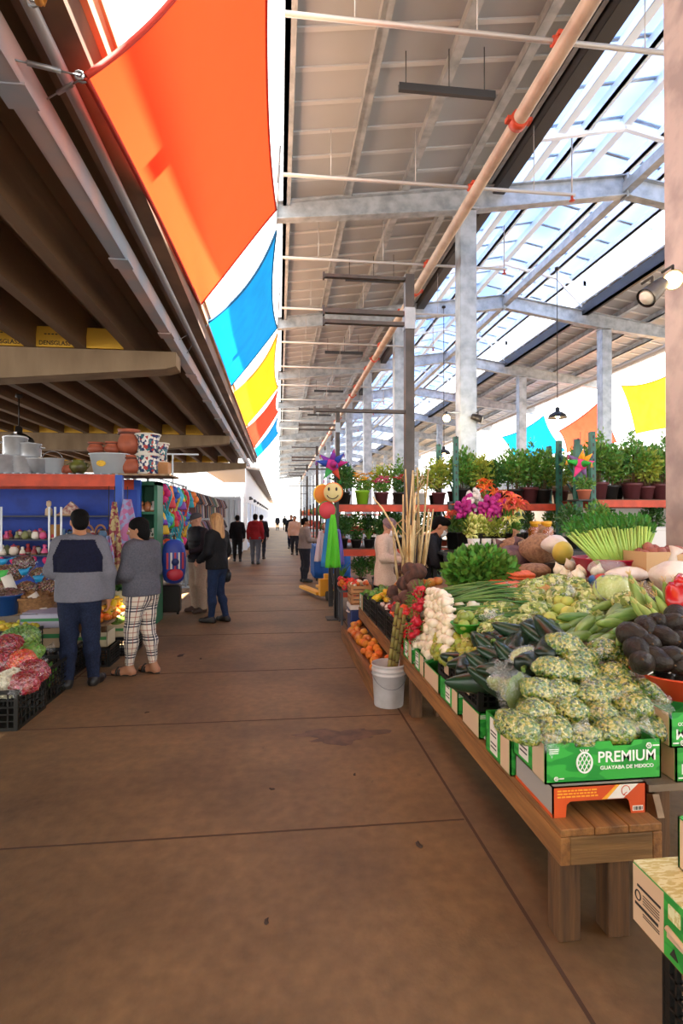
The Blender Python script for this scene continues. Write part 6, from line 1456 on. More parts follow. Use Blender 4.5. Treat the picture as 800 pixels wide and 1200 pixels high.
# ---- cut flowers in buckets on a dark table
TX0, TX1, TY = 1.95, 3.9, 6.55
t = thing('flower_table', 'dark metal table carrying buckets of cut flowers behind the vegetables', 'table', ((TX0+TX1)/2, TY, 0)); w2 = (TX1-TX0)/2
m = MB(); m.box((0, .1, 1.20), (2*w2, .6, .03)); m.build('tabletop', M_rkk, t); m = MB(); m.box((0, -.22, 1.15), (2*w2, .04, .07)); m.build('rail', M_rkk, t)
for sx in (-1, 1):
    for sy in (-.17, .36): m = MB(); m.box((sx*(w2-.05), sy, .59), (.05, .05, 1.18)); m.build('leg', M_rkk, t)
def lily(mm, s, n=6):
    m = MB()
    for k in range(n):
        a = 2*PI*k/n+(.15 if k % 2 else 0)
        def f(u, v, a=a):
            w_ = math.sin(PI*min(1, v*.95+.05))*.36*s; r = s*v*.9; z = s*(.55*v-.75*v**3+.05*math.cos(6*u))
            x = r*math.cos(a)-(u-.5)*w_*math.sin(a); y = r*math.sin(a)+(u-.5)*w_*math.cos(a); return (x, y, z)
        m.grid(f, 4, 5)
    return m
def bouquet(loc, mm, label, n, spread, h, s, kind='lily', bucket=M_pblk):
    h = h*1.22; s = s*1.35; n = int(n*1.3)
    t = thing('flower_bouquet', label, 'flowers', loc)
    m = MB(); m.lathe([(.085, 0), (.11, .22), (.115, .22), (.11, .225), (.08, .01), (0, .01)], 16); m.build('bucket', bucket, t)
    sm = MB(); fm = MB()
    for i in range(n):
        a = i*2.4; q = spread*math.sqrt((i+.5)/n); hd = Vector((q*math.cos(a), q*math.sin(a)*.7, h*(1-.25*(q/spread)**2)+rr(-.06, .06)))
        sm.tube([(.3*hd.x, .3*hd.y, .05), (.6*hd.x, .6*hd.y, hd.z*.6), hd], [.006, .005, .004], 5)
        if kind == 'lily':
            o = lily(mm, s*rr(.85, 1.1)).build('blossom', mm, t); o.location = hd; o.rotation_euler = (rr(-.2, .9), rr(-.7, .7), rr(0, 6))
            st_ = MB(); [st_.tube([(0, 0, 0), (.02*math.cos(b), .02*math.sin(b), .05)], .003, 4) for b in (0, 2, 4)]; st_.build('stamen', F_yel, o)
        else:
            fm = MB()
            for k in range(9):
                b = rr(0, 6.28); p = Vector((.035*math.cos(b), .035*math.sin(b), -.02*k+.06)); fm.blob(p, (s*.42, s*.3, s*.42), 7, 5, nz(3, .2), rot=rrot())
            o = fm.build('blossom', mm, t); o.location = hd
    sm.build('stems', M_stem, t)
    m = MB(); leafcloud(m, (0, 0, h*.62), (spread*.8, spread*.6, h*.25), 120, .10, .3, .6, asp=.28); m.build('leaves', M_leafm, t)
Z0 = 1.216
fb = [((532, 575), F_cor, 'coral lilies in a bucket at the vendor end of the flower table', 7, .16, .42, .085, 'lily', 7.0), ((545, 572), F_mag, 'tall magenta flower spikes beside the coral lilies', 6, .10, .52, .07, 'spike', 6.75),
      ((556, 562), F_wht, 'white flower spikes between the magenta bunches', 7, .12, .58, .055, 'spike', 6.8), ((570, 553), F_org, 'bright orange flowers standing highest on the flower table', 9, .16, .74, .07, 'lily', 6.95), ((578, 570), F_mag, 'magenta flower spikes beside the orange-red lilies', 8, .13, .52, .07, 'spike', 6.6),
      ((597, 562), F_cor, 'big orange-red lilies, the largest blooms of the flower table', 9, .17, .56, .11, 'lily', 6.55), ((558, 596), F_lem, 'pale yellow flowers low at the front of the flower table', 7, .12, .30, .06, 'spike', 6.5), ((603, 580), F_lem, 'pale lemon lilies below the orange-red lilies', 4, .1, .4, .08, 'lily', 6.45)]
for (q, mm, l, n, sp, h, s, kd, Y) in fb: c = at(*q, Y=Y); bouquet((c.x, Y, Z0), mm, l, n, sp, h, s, kd)
for i, q in enumerate(((555, 600), (568, 606), (584, 600))):
    c = at(*q, Y=6.45); t = thing('greens_bunch', 'bunch of yellow-green filler leaves hanging at the front of the flower table', 'greens', (c.x, 6.45, Z0), 0, 'filler greens'); m = MB(); m.lathe([(.06, 0), (.08, .16), (.075, .165), (.05, .01), (0, .01)], 12); m.build('vase', M_pwh, t); m = MB(); leafcloud(m, (0, 0, .3), (.14, .11, .16), 170, .07, .2, .6, asp=.25); m.build('leaves', M_leafy, t)
# honey jars, cups and fruit on the dark table
M_hon = mat('honey', '#b3560e', .12, trans=.35, col2='#c9711a', nscale=4, coat=.4); M_glass = film_mat('jar_glass', white=.02, gloss=.12)
for i, (px, l) in enumerate(((627, 'big jar of amber honey on the dark table behind the tan sack'), (640, 'second jar of amber honey against the plant rack'))):
    c = at(px, 612, Y=6.5); t = thing('honey_jar', l, 'jar', (c.x, 6.5, Z0)); m = MB(); m.lathe([(0, .004), (.075, .004), (.085, .02), (.085, .27), (.07, .30), (0, .30)], 20); m.build('honey', M_hon, t); m = MB(); m.lathe([(.06, .30), (.06, .33), (.066, .335), (.066, .37), (0, .375)], 20); m.build('lid', mat('lid_yellow', '#d9a02a', .4), t); m = MB(); m.lathe([(.088, .01), (.088, .28), (.066, .31)], 20); m.build('jar_wall', M_glass, t)
for q, c_, l in (((550, 628), '#d8cfc6', 'white pot on the front edge of the flower table'), ((560, 629), '#9fa6a0', 'grey glass tumbler beside the white pot'), ((648, 615), '#dfdad2', 'white card beside the honey jars')):
    c = at(*q, Y=6.38); m = MB(); m.lathe([(.05, 0), (.06, .1), (.055, .1), (.045, .008), (0, .008)], 16); tag(m.build('flower_pot', mat('pot_'+c_.lstrip('#'), c_, .4), loc=(c.x, 6.36, Z0)), l, 'pot')
M_pine = mat('pumpkin_skin', '#c9772a', .5, col2='#a85c22', nscale=6, objr=.15)
for i, q in enumerate(((534, 640), (541, 648), (526, 652), (552, 650))):
    c = at(*q, Y=6.1); m = MB(); m.lathe([(0, .0), (.05, .0), (.085, .05), (.08, .1), (.04, .13), (0, .12)], 20); m.v = [(x*(1+.07*math.cos(8*math.atan2(y, x))), y*(1+.07*math.cos(8*math.atan2(y, x))), z) for x, y, z in m.v]; o = m.build('small_pumpkin', M_pine, loc=(c.x, 6.05, D(min(c.x, 2.9))-.06)); m = MB(); m.tube([(0, 0, .12), (.01, 0, .16)], .01, 6); m.build('stem', M_stemb, o); tag(o, 'small orange pumpkin in front of the vendor in black', 'pumpkin', 'small pumpkins')
for i, q in enumerate(((505, 640), (512, 655), (545, 662), (500, 662), (535, 668))):
    c = at(*q, Y=5.9); put(P_mang, (c.x, c.y, D(min(max(c.x, 1.09), 2.9))-.02), rrot(), 'mango lying behind the tall herbs', 'mangoes behind the herbs', 1.2)
# bright white folding table in the open behind the stall
t = thing('folding_table', 'white folding table standing in daylight behind the celery', 'table', (5.0, 7.0, 0)); m = MB(); m.box((0, 0, 1.48), (1.5, .6, .04)); m.build('tabletop', M_pwh, t, bevel=.01); m = MB(); m.box((0, -.29, 1.24), (1.5, .01, .44)); m.build('cloth', M_pwh, t)
for sx in (-1, 1): m = MB(); m.tube([(sx*.65, -.2, 1.46), (sx*.65, -.2, 0)], .015, 8); m.tube([(sx*.65, .2, 1.46), (sx*.65, .2, 0)], .015, 8); m.tube([(sx*.65, -.2, .3), (sx*.65, .2, .3)], .012, 8); m.build('leg', M_galv, t)
# ---- paper star lanterns
def star(loc, r, label, cols):
    t = thing('star_lantern', label, 'lantern', loc); m = MB(); m.blob((0, 0, 0), (r*.42,)*3, 14, 10); m.build('core', mat('paper_'+cols[0].lstrip('#'), cols[0], .7), t)
    dirs = [(1, 0, .2), (-1, 0, .25), (.1, -.2, 1), (.5, .1, -.9), (-.5, -.1, -.85), (.2, -1, 0), (.75, -.3, .75), (-.75, .3, .7)]
    for i, d in enumerate(dirs):
        q = Vector(d).normalized().to_track_quat('Z', 'Y').to_matrix(); m = MB(); m.lathe([(r*.24, r*.34), (.004, r), (0, r)], 12, rot=q); m.build('point', mat('paper_'+cols[i % len(cols)].lstrip('#'), cols[i % len(cols)], .7), t)
        m = MB()
        for k in range(5): a = k*1.256; e = Vector(d).normalized()*r; m.tube([e, e+Vector((.02*math.cos(a), .02*math.sin(a), -.07))], .003, 4)
        m.build('tassel', mat('paper_'+cols[(i+1) % len(cols)].lstrip('#'), cols[(i+1) % len(cols)], .7), t)
    m = MB(); m.tube([(0, 0, r*.4), (0, 0, r+.25)], .004, 5); m.build('string', M_rkk, t)
star(at(389, 545, Y=8.6), .26, 'spiky paper star lantern in blue and magenta over the walkway edge', ['#b8247c', '#2446a8', '#7a2a9a', '#c8402a', '#2f9a4a'])
star(at(680, 544, Y=7.5), .22, 'spiky paper star lantern in pink, green and yellow on the green post', ['#d8357a', '#2fae3a', '#eaa51e', '#7a5a8a'])
m = MB(); m.tube([(0, 0, 0), (0, 0, 2.5)], .02, 8); m.box((0, 0, .01), (.3, .3, .02)); m.tube([(0, 0, 2.45), (-.25, -.1, 2.45)], .012, 6); tag(m.build('display_pole', M_rkk, loc=(at(393, 600, Y=8.75).x, 8.75, 0)), 'thin pole holding paper discs and towels at the end of the flower rack', 'pole')
# paper discs and hanging towels
def disc(loc, r, c1, label, face=None, rz=0.):
    t = thing('paper_disc', label, 'decoration', loc, rz); m = MB(); m.lathe([(0, -.03), (r*.9, -.03), (r, 0), (r*.9, .03), (0, .03)], 28, rot=(PI/2, 0, 0)); m.build('disc', mat('disc_'+c1.lstrip('#'), c1, .6), t)
    m = MB(); m.tube([(r*.98*math.cos(a), 0, r*.98*math.sin(a)) for a in np.linspace(0, 2*PI, 29)], .014, 6, caps=False); m.build('rim', mat('disc_rim_'+(face or 'x').lstrip('#'), face or '#e8c24a', .6), t)
    return t
t = disc(at(390, 577, Y=8.45), .15, '#d3c88a', 'round yellow paper disc with a simple smiling face', '#e07a2a', -.25)
m = MB(); [m.blob((sx*.06, -.034, .05), (.018, .006, .03), 8, 6) for sx in (-1, 1)]; m.tube([(.1*math.cos(a), -.034, .1*math.sin(a)) for a in np.linspace(PI*1.15, PI*1.85, 12)], .008, 5); m.build('face', M_inkb, t)
disc(at(378, 579, Y=8.6), .15, '#d9822a', 'round orange paper disc behind the smiling one', '#e8c24a', .3)
disc(at(383, 598, Y=8.5), .14, '#c23a44', 'round red paper disc hanging under the smiling one', '#3f8a3a', .2)
def towel(loc, w, h, c, label, rz=0.):
    m = MB()
    def f(u, v): k = .25+.75*v**.7; return ((u-.5)*w*k, .03*math.sin(14*u+2*v)*v, -h*v)
    m.grid(f, 18, 12); o = m.build('hanging_towel', mat('towel_'+c.lstrip('#'), c, .85, bump=.3, bscale=120), loc=loc, thick=.008, rot=rz); return tag(o, label, 'towel')
towel(at(388, 600, Y=8.5), .34, .85, '#2f7fb8', 'blue towel hanging from the pole behind the lime green one', .3); towel(at(390, 603, Y=8.38), .24, .82, '#58c22c', 'lime green towel hanging from the pole at the flower rack', .0); towel(at(396, 620, Y=8.45), .2, .55, '#6a62b0', 'violet towel beside the lime green one', -.3); towel(at(376, 622, Y=8.9), .22, .5, '#c9b8bc', 'pale towel hanging behind the blue one', .3)
# ---- pallet jack
c = at(385, 702, Z=0)
t = thing('pallet_jack', 'yellow pallet jack with black handle parked at the walkway edge', 'pallet jack', (c.x+.02, c.y, 0), .25); M_pj = mat('jack_yellow', '#d99a1e', .45)
m = MB(); m.box((0, .0, .24), (.44, .14, .34)); m.box((0, .06, .45), (.2, .1, .1)); m.build('body', M_pj, t, bevel=.015)
for sx in (-1, 1): m = MB(); m.box((sx*.19, .66, .11), (.15, 1.2, .06)); m.build('fork', M_pj, t, bevel=.01)
for sx in (-1, 1): m = MB(); m.lathe([(.03, -.03), (.085, -.03), (.09, -.02), (.09, .02), (.085, .03), (.03, .03)], 18, (sx*.07-.02, -.15, .09), (0, PI/2, 0)); m.build('wheel', M_shoe, t)
m = MB(); m.tube([(0, -.1, .3), (0, -.22, 1.05)], .022, 8); m.build('tiller', M_lampblk, t); m = MB(); m.tube([(-.14, -.23, 1.06), (-.12, -.26, 1.2), (.12, -.26, 1.2), (.14, -.23, 1.06), (-.14, -.23, 1.06)], .016, 8); m.build('handle', M_lampblk, t)
# ---- stalls farther along the same side
M_tarp = mat('tarp_blue', '#1f5fb0', .6, bump=.3, bscale=12)
for i, (y, l) in enumerate(((14.6, 'blue covered market table behind the woman in the greige jacket'),)):
    t = thing('market_table', l, 'table', (1.35, y, 0)); m = MB(); m.box((0, 0, .86), (.9, 1.5, .05)); m.build('tabletop', M_tarp, t)
    m = MB(); m.grid(lambda u, v: (-.46+.02*math.sin(20*u), -.76+1.52*u, .88-.8*v), 24, 4); m.grid(lambda u, v: (-.46+.92*u, -.76+.02*math.sin(20*u), .88-.8*v), 24, 4); m.build('tarp', M_tarp, t, thick=.01)
    for sx in (-1, 1):
        for sy in (-1, 1): m = MB(); m.box((sx*.4, sy*.68, .42), (.04, .04, .83)); m.build('leg', M_rkk, t)
stall_l = ['far stall rack of red and orange goods behind the blue table', 'far stall rack beyond the third arm post', 'far stall rack beyond the fourth arm post', 'most distant stall rack on the produce side']
for i in range(4):
    y = 17.5+i*6.5; t = thing('stall_rack', stall_l[i], 'rack', (1.5, y, 0))
    for sx in (0, 2.2):
        for sy in (0, 2.5): m = MB(); m.box((sx, sy, 1.1), (.06, .06, 2.2)); m.build('upright', M_rkk, t)
    for z in (.5, 1.1, 1.7): m = MB(); m.box((1.1, 1.25, z), (2.2, 2.5, .04)); m.build('shelf', M_rko, t)
    for k in range(10):
        m = MB(); m.blob((0, 0, .16), (.16, .14, .16), 10, 7, nz(3, .1)); o = m.build('market_bundle', mat(['bundle_red', 'bundle_orange', 'bundle_white', 'bundle_tan', 'bundle_green'][k % 5], ['#b8452e', '#d0763a', '#d8d2ca', '#a5785a', '#4f7a3c'][k % 5], .7), loc=(1.62+rr(0, .25), y+.15+(k % 5)*.52, (.525 if False else 1.12) if k < 5 else 1.725))
        tag(o, 'small bundle of goods on a far stall rack shelf', 'goods', 'bundles on the far stall racks')
# a lamp-lit wooden counter front behind the vendor
m = MB(); m.bx(5.8, 12, 0, 12.5, 12.2, 1.4); 
struct(m.build('wall_stall', mat('stall_wall', '#8d8377', .8, col2='#6f665c', nscale=3)))
# ================================================================== stalls under the low concrete roof
YL = 7.6
xr = at(140, 570, Y=YL).x
M_blue = mat('blue_panel', '#123a9c', .6, col2='#0e2f84', nscale=5, bump=.15, bscale=20); M_bpole = mat('blue_pole', '#1d4aa8', .5)
t = thing('pallet_rack', 'rack with a long orange beam carrying metal pots over a blue backing', 'rack', (xr, YL, 0)); W = 3.4
for x in (0, -W):
    for y in (0, .95): m = MB(); m.bx(x-.045, y-.045, 0, x+.045, y+.045, 2.2); m.build('upright', M_bpole, t)
for y in (0, .95):
    m = MB(); m.bx(-W+.04, y-.025, 2.045, -.04, y+.025, 2.20); m.bx(-W+.04, y-.04, 2.19, -.04, y+.04, 2.205); m.build('beam', M_rko, t)
m = MB()
for k in range(34): m.bx(-W+.05+k*.1, -.02, 2.205, -W+.08+k*.1, .97, 2.222)
m.build('deck', M_galv, t)
m = MB(); m.bx(-W, .90, .3, 0, .925, 2.05); m.build('back_panel', M_blue, t); 
for z, yy in ((1.66, .62), (1.335, .5), (1.12, .45)):
    m = MB(); m.bx(-W+.02, yy-.14, z-.02, -.12, .9, z); m.build('shelf', mat('shelf_dark', '#2a2c3c', .5), t)
for px in (2, 58, 65, 72): x = at(px, 610, Y=YL+.35).x-xr; m = MB(); m.tube([(x, .34, .75), (x, .34, 1.78)], .014, 6); m.build('shelf_post', M_white, t)
# figurines on the shelves
def obj_ramp(name, cols, rough=.4):
    m = ramp_island(name, cols, rough); nt = m.node_tree; g = nt.nodes.new('ShaderNodeObjectInfo'); cr = [n for n in nt.nodes if n.type == 'VALTORGB'][0]; nt.links.new(g.outputs['Random'], cr.inputs[0]); return m
M_fig = obj_ramp('figurine_glaze', ['#b8343c', '#d8c8b8', '#c9487a', '#7a7a4a', '#a8643a', '#e0d8c8', '#4a6a8a', '#8a2a3a']); M_fig2 = obj_ramp('figurine_base', ['#3d2a24', '#c9b8a8', '#a83a4a', '#5a6a4a', '#8a5a3a']); M_pinkb = mat('pompom_pink', '#d12a6a', .7)
fg = MB(); fg.lathe([(.035, 0), (.045, .03), (.03, .07), (.016, .085), (.024, .10), (.02, .125), (0, .13)], 12); P_fig = proto('figurine', fg, M_fig, 'figurine'); q_ = MB(); q_.lathe([(.046, 0), (.05, .012), (.046, .022), (0, .022)], 12); q_.build('base', M_fig2, P_fig); q_ = MB(); q_.blob((.03, -.02, .05), (.016, .012, .022), 8, 6); q_.build('handle', M_fig2, P_fig)
fj = MB(); fj.lathe([(.03, 0), (.05, .02), (.05, .07), (.032, .09), (.036, .1), (0, .1)], 12); P_fj = proto('painted_jar', fj, M_fig, 'jar'); q_ = MB(); q_.lathe([(.038, .1), (.03, .115), (.008, .12), (.008, .13), (0, .13)], 12); q_.build('lid', M_fig2, P_fj)
for z, y in ((1.335, 8.0), (1.12, 7.96), (1.12, 8.2), (1.335, 8.25)):
    x = xr-3.0
    while x < xr-.2:
        put(P_fig if R.random() < .55 else P_fj, (x, y+rr(-.02, .02), z), (0, 0, rr(0, 6)), 'small painted trinket on the shelves of the blue stall', 'painted trinkets on the shelves', rr(.8, 1.15)); x += rr(.10, .16)
pb = MB(); pb.blob((0, 0, 0), (.035, .03, .045), 10, 8, nz(5, .12)); P_pb = proto('pompom', pb, M_pinkb, 'pompom')
for k in range(14): put(P_pb, (xr-2.75+k*.14, 7.92, 1.055+rr(-.01, .01)), (0, 0, 0), 'pink pompom dangling below the lower trinket shelf', 'pompoms below the shelf')
c = at(53, 597, Y=8.0); m = MB(); m.lathe([(.05, 0), (.045, .09), (.02, .12), (.035, .15), (.03, .2), (0, .215)], 14); tag(m.build('tall_figurine', mat('figure_cream', '#c2a98c', .5), loc=(c.x, 8.12, 1.66)), 'tall cream figurine standing on the top shelf of the blue stall', 'figurine')
m = MB(); m.prism([(-.2, 0), (.2, 0), (0, .2)], 0, .06, basis((0, 0, 0), (1, 0, 0), (0, 0, 1))); c = at(80, 602, Y=8.0); o = m.build('toy_house', mat('toy_house', '#8a4a4e', .7, col2='#c9b6a0', nscale=20), loc=(c.x, 8.15, 1.66)); tag(o, 'triangular ornament with patterned front on the top shelf', 'ornament')
m = MB(); m.bx(-.21, -.07, 0, .21, .0, .02); m.build('base', M_kraft, o)
for px in (100, 115):
    c = at(px, 622, Y=8.0); m = MB(); pts = [(.07*math.cos(a), 0, .09+.10*math.sin(a)) for a in np.linspace(0, PI, 12)]; m.tube([(.07, 0, 0)]+pts+[(-.07, 0, 0)], .014, 6); m.blob((0, 0, .07), (.05, .03, .07), 10, 8); tag(m.build('arched_ornament', mat('ornament_brown', '#9a6a48', .6), loc=(c.x, 8.1, 1.335)), 'small arched brown ornament on the shelf beside the man', 'ornament', 'arched ornaments')
m = MB(); c = at(64, 622, Y=8.0); m.lathe([(.07, 0), (.075, .01), (.07, .2), (.0, .2)], 16); tag(m.build('wooden_tub', mat('ornament_tan', '#a9783f', .6), loc=(c.x, 8.05, 1.335)), 'tan wooden canister on the shelf left of the man', 'canister') if False else tag(m.build('wooden_tub', mat('ornament_tan', '#a9783f', .6), loc=(c.x, 8.05, 1.335)), 'tan wooden canister on the shelf beside the white shelf posts', 'canister')
# ---- pots on top of the rack
M_alu = mat('aluminium', '#dcdde0', .25, .65, col2='#c2c4c8', nscale=5); M_clay = mat('clay', '#a9573a', .6, col2='#8c452e', nscale=6); M_zinc = mat('zinc', '#ccd2d8', .4, .3)
ZP = 2.225
def stock(px, r, h, label, y=7.9, z=ZP, lid=True, mm=M_alu):
    c = at(px, 540, Y=y); t = thing('stock_pot', label, 'pot', (c.x, y, z)); m = MB(); m.lathe([(r*.97, 0), (r, .01), (r, h), (r*1.05, h+.004), (r*1.05, h+.012), (r*.96, h+.01), (r*.96, .01), (0, .01)], 28); m.build('pot_body', mm, t)
    if lid: m = MB(); m.lathe([(r*1.04, h+.012), (r*.9, h+.03), (r*.15, h+.05), (r*.1, h+.08), (r*.16, h+.09), (0, h+.095)], 28); m.build('lid', mm, t)
    for s in (-1, 1): m = MB(); m.tube([(s*r, -.05, h*.75), (s*(r+.045), -.04, h*.75), (s*(r+.045), .04, h*.75), (s*r, .05, h*.75)], .008, 6); m.build('handle', mm, t)
    return t
stock(8, .19, .24, 'tall aluminium stock pot with lid on the orange beam, under another pot', 7.9, ZP, False); stock(18, .15, .24, 'aluminium pot stacked highest on top of the metal pots', 7.95, ZP+.255)
stock(30, .15, .22, 'shiny aluminium stock pot second on the orange beam', 7.85, ZP, False); stock(36, .13, .17, 'aluminium pot with a pale printed label stacked above the second pot', 7.9, ZP+.235, False)
m = MB(); m.bx(-.05, -.132, .05, .05, -.129, .13)
c = at(47, 548, Y=7.82); m = MB(); m.lathe([(.11, 0), (.17, .19), (.18, .195), (.17, .2), (.10, .01), (0, .01)], 26); tag(m.build('metal_bowl', M_alu, loc=(c.x, 7.82, ZP)), 'flared shiny metal bowl on the orange beam', 'bowl')
c = at(63, 548, Y=7.8); t = thing('metal_bucket', 'white and grey enamel bucket on the orange beam beside the bowl', 'bucket', (c.x, 7.8, ZP)); m = MB(); m.lathe([(.10, 0), (.13, .2), (.137, .2), (.13, .207), (.09, .01), (0, .01)], 24); m.build('bucket_body', M_zinc, t); m = MB(); m.tube([(.13*math.cos(a), -.05, .2+.1*math.sin(a)) for a in np.linspace(0, PI, 11)], .005, 5); m.build('wire_handle', M_cable, t)
for px, r, l, mm in ((73, .07, 'small brown clay pot on the orange beam', M_clay), (80, .075, 'second small brown clay pot on the orange beam', M_clay), (92, .12, 'green and brown glazed pot on the orange beam', mat('glaze_green', '#6a6b2c', .35, col2='#3a2a18', nscale=5))):
    c = at(px, 550, Y=7.85); m = MB(); m.lathe([(r*.5, 0), (r, r*.7), (r*.9, r*1.2), (r*.6, r*1.45), (r*.72, r*1.6), (r*.6, r*1.6), (r*.5, r*1.4), (0, r*1.3)], 20); o = m.build('clay_pot', mm, loc=(c.x, 7.85, ZP)); m = MB(); [m.tube([(s*r*.8, 0, r*1.3), (s*r*1.25, 0, r*1.1), (s*r*.98, 0, r*.7)], r*.1, 6) for s in (-1, 1)]; m.build('handle', mm, o); tag(o, l, 'pot')
c = at(127, 548, Y=7.8); t = thing('zinc_tub', 'oval galvanised tub with a yellow emblem on the orange beam', 'tub', (c.x, 7.85, ZP)); m = MB(); m.lathe([(.20, 0), (.26, .27), (.275, .272), (.275, .285), (.255, .28), (.19, .012), (0, .012)], 32, sy=.7); m.build('tub_body', M_zinc, t); m = MB(); M_ = basis((-.06, -.168, .14), (1, 0, 0), (0, -.22, 1))
for k in range(10): a = k*PI/5; m.blob(M_ @ Vector((.045*math.cos(a), .03*math.sin(a), .006)), (.02, .006, .014), 7, 5)
m.blob(M_ @ Vector((0, 0, .006)), (.04, .008, .028), 10, 7); m.build('emblem', mat('emblem_yellow', '#e0b02c', .5), t)
def jug(px, y, z, r, h, label, mm=M_clay):
    c = at(px, 540, Y=y); t = thing('clay_jug', label, 'jug', (c.x, y, z)); m = MB(); m.lathe([(r*.55, 0), (r*.95, h*.22), (r, h*.42), (r*.82, h*.66), (r*.72, h*.74), (r*.86, h*.93), (r*.95, h), (r*.84, h), (r*.62, h*.74), (0, h*.7)], 24); m.build('jug_body', mm, t); m = MB(); m.tube([(r*.8, 0, h*.9), (r*1.3, 0, h*.85), (r*1.28, 0, h*.6), (r*.95, 0, h*.5)], .014, 6); m.build('handle', mm, t); m = MB(); m.lathe([(r*.9, h*.80), (r*.93, h*.84), (r*.9, h*.88)], 24); m.build('painted_band', mat('jug_band', '#5a2a1c', .6), t)
jug(112, 7.85, ZP+.29, .11, .15, 'low clay pot sitting in the zinc tub, first of two'); jug(131, 7.85, ZP+.29, .10, .16, 'low clay pot sitting in the zinc tub, second of two')
jug(154, 7.9, ZP, .15, .27, 'round clay jug on the rack end under the tallest jug'); jug(151, 7.9, ZP+.29, .16, .34, 'tall wide-mouthed clay jug stacked highest at the rack end')
m = MB(); m.bx(-.25, -.3, -.025, .5, .4, 0); c = at(165, 548, Y=7.9); tag(m.build('rack_board', M_ply, loc=(c.x-.05, 7.9, ZP)), 'board at the rack end under the clay jugs and drums', 'board')
# painted drums
def drum_mat():
    m = mat('drum_paint', '#dcd6cc', .5); nt = m.node_tree; N = nt.nodes; L = nt.links; b = N['Principled BSDF']; tc = N.new('ShaderNodeTexCoord'); vo = N.new('ShaderNodeTexVoronoi'); vo.inputs['Scale'].default_value = 30; L.new(tc.outputs['Object'], vo.inputs['Vector'])
    cr = N.new('ShaderNodeValToRGB'); cr.color_ramp.interpolation = 'CONSTANT'; e = cr.color_ramp.elements; e[0].color = lin('#1d2c5c'); e[1].position = .3; e[1].color = lin('#dcd6cc')
    for p_, c_ in ((.55, '#a83a34'), (.7, '#dcd6cc'), (.85, '#2f6a70')): q = e.new(p_); q.color = lin(c_)
    sp = N.new('ShaderNodeSeparateColor'); L.new(vo.outputs['Color'], sp.inputs[0]); L.new(sp.outputs[0], cr.inputs[0]); L.new(cr.outputs[0], b.inputs['Base Color']); return m
M_drum = drum_mat(); M_rim = mat('drum_rim', '#e0d9cc', .5)
for (px, y, z, l, r) in ((173, 7.9, ZP, 'painted drum, lower of the pair beside the clay jugs', .17), (173, 7.9, ZP+.29, 'painted drum, upper of the pair beside the clay jugs', .17), (187, 8.15, ZP+.2, 'smaller painted drum half behind the stacked pair', .13)):
    c = at(px, 540, Y=y); t = thing('painted_drum', l, 'drum', (c.x, y, z)); m = MB(); m.lathe([(r*.85, 0), (r*.78, .14), (r, .27), (r*1.0, .27), (0, .268)], 28); m.build('shell', M_drum, t)
    for z_, r_ in ((.004, r*.86), (.272, r*1.01)): m = MB(); m.tube([(r_*math.cos(a), r_*math.sin(a), z_) for a in np.linspace(0, 2*PI, 29)], .011, 6, caps=False); m.build('rim', M_rim, t)
m = MB(); m.bx(-.14, -.12, 0, .14, .12, .2); c = at(187, 548, Y=8.15); tag(m.build('crate_block', M_slat, loc=(c.x, 8.15, ZP)), 'wooden block under the smaller painted drum', 'block')
# green cabinet with toys
xg0 = at(156, 600, Y=8.6).x; xg1 = at(183, 600, Y=8.6).x; M_cab = mat('cabinet_green', '#23684a', .5)
t = thing('cabinet', 'open green cabinet of trinkets beside the blue stall', 'cabinet', ((xg0+xg1)/2, 8.7, 0)); w2 = (xg1-xg0)/2
m = MB(); m.bx(-w2, -.02, 0, -w2+.05, .4, 2.19); m.bx(w2-.05, -.02, 0, w2, .4, 2.19); m.bx(-w2, .38, 0, w2, .4, 2.19); m.bx(-w2, -.02, 2.13, w2, .4, 2.19); m.build('body', M_cab, t)
for z in (.5, .9, 1.3, 1.72): m = MB(); m.bx(-w2+.05, -.02, z-.04, w2-.05, .38, z); m.build('shelf', M_cab, t)
for z in (1.3, 1.72, .9):
    for k in range(3): put(P_fj if k % 2 else P_fig, ((xg0+xg1)/2-.09+.09*k, 8.78, z), (0, 0, rr(0, 6)), 'dark painted trinket on the shelves of the green cabinet', 'trinkets in the green cabinet', 1.3)
# ---- hanging textiles at the rack end
def apron(px, py, y, w, h, mm, label, rz=0):
    c = at(px, py, Y=y); m = MB(); m.grid(lambda u, v: ((u-.5)*w*(.25+.75*min(1, 1.5*v)), .05*math.sin(16*u)*v*.5+.05*math.sin(PI*u), -h*v), 20, 12); o = m.build('hanging_apron', mm, loc=c, thick=.01, rot=rz); m = MB(); m.tube([(0, 0, 0), (0, .02, max(.05, 2.04-c.z))], .006, 5); m.build('cord', M_lampblk, o); return tag(o, label, 'apron')
M_flor = mat('cloth_floral', '#b9a878', .85, col2='#8a3a4a', cells=26); M_pplaid = mat('cloth_pink_plaid', '#b06a92', .85, col2='#8f9ac0', cells=18)
apron(134, 588, 7.35, .20, .95, M_flor, 'cream and red floral cloth hanging at the end of the blue stall'); apron(149, 585, 7.4, .38, 1.0, M_pplaid, 'pink and lilac checked cloth hanging beside the floral one'); apron(127, 628, 7.3, .14, .4, M_pplaid, 'small pink cloth hanging low behind the man')
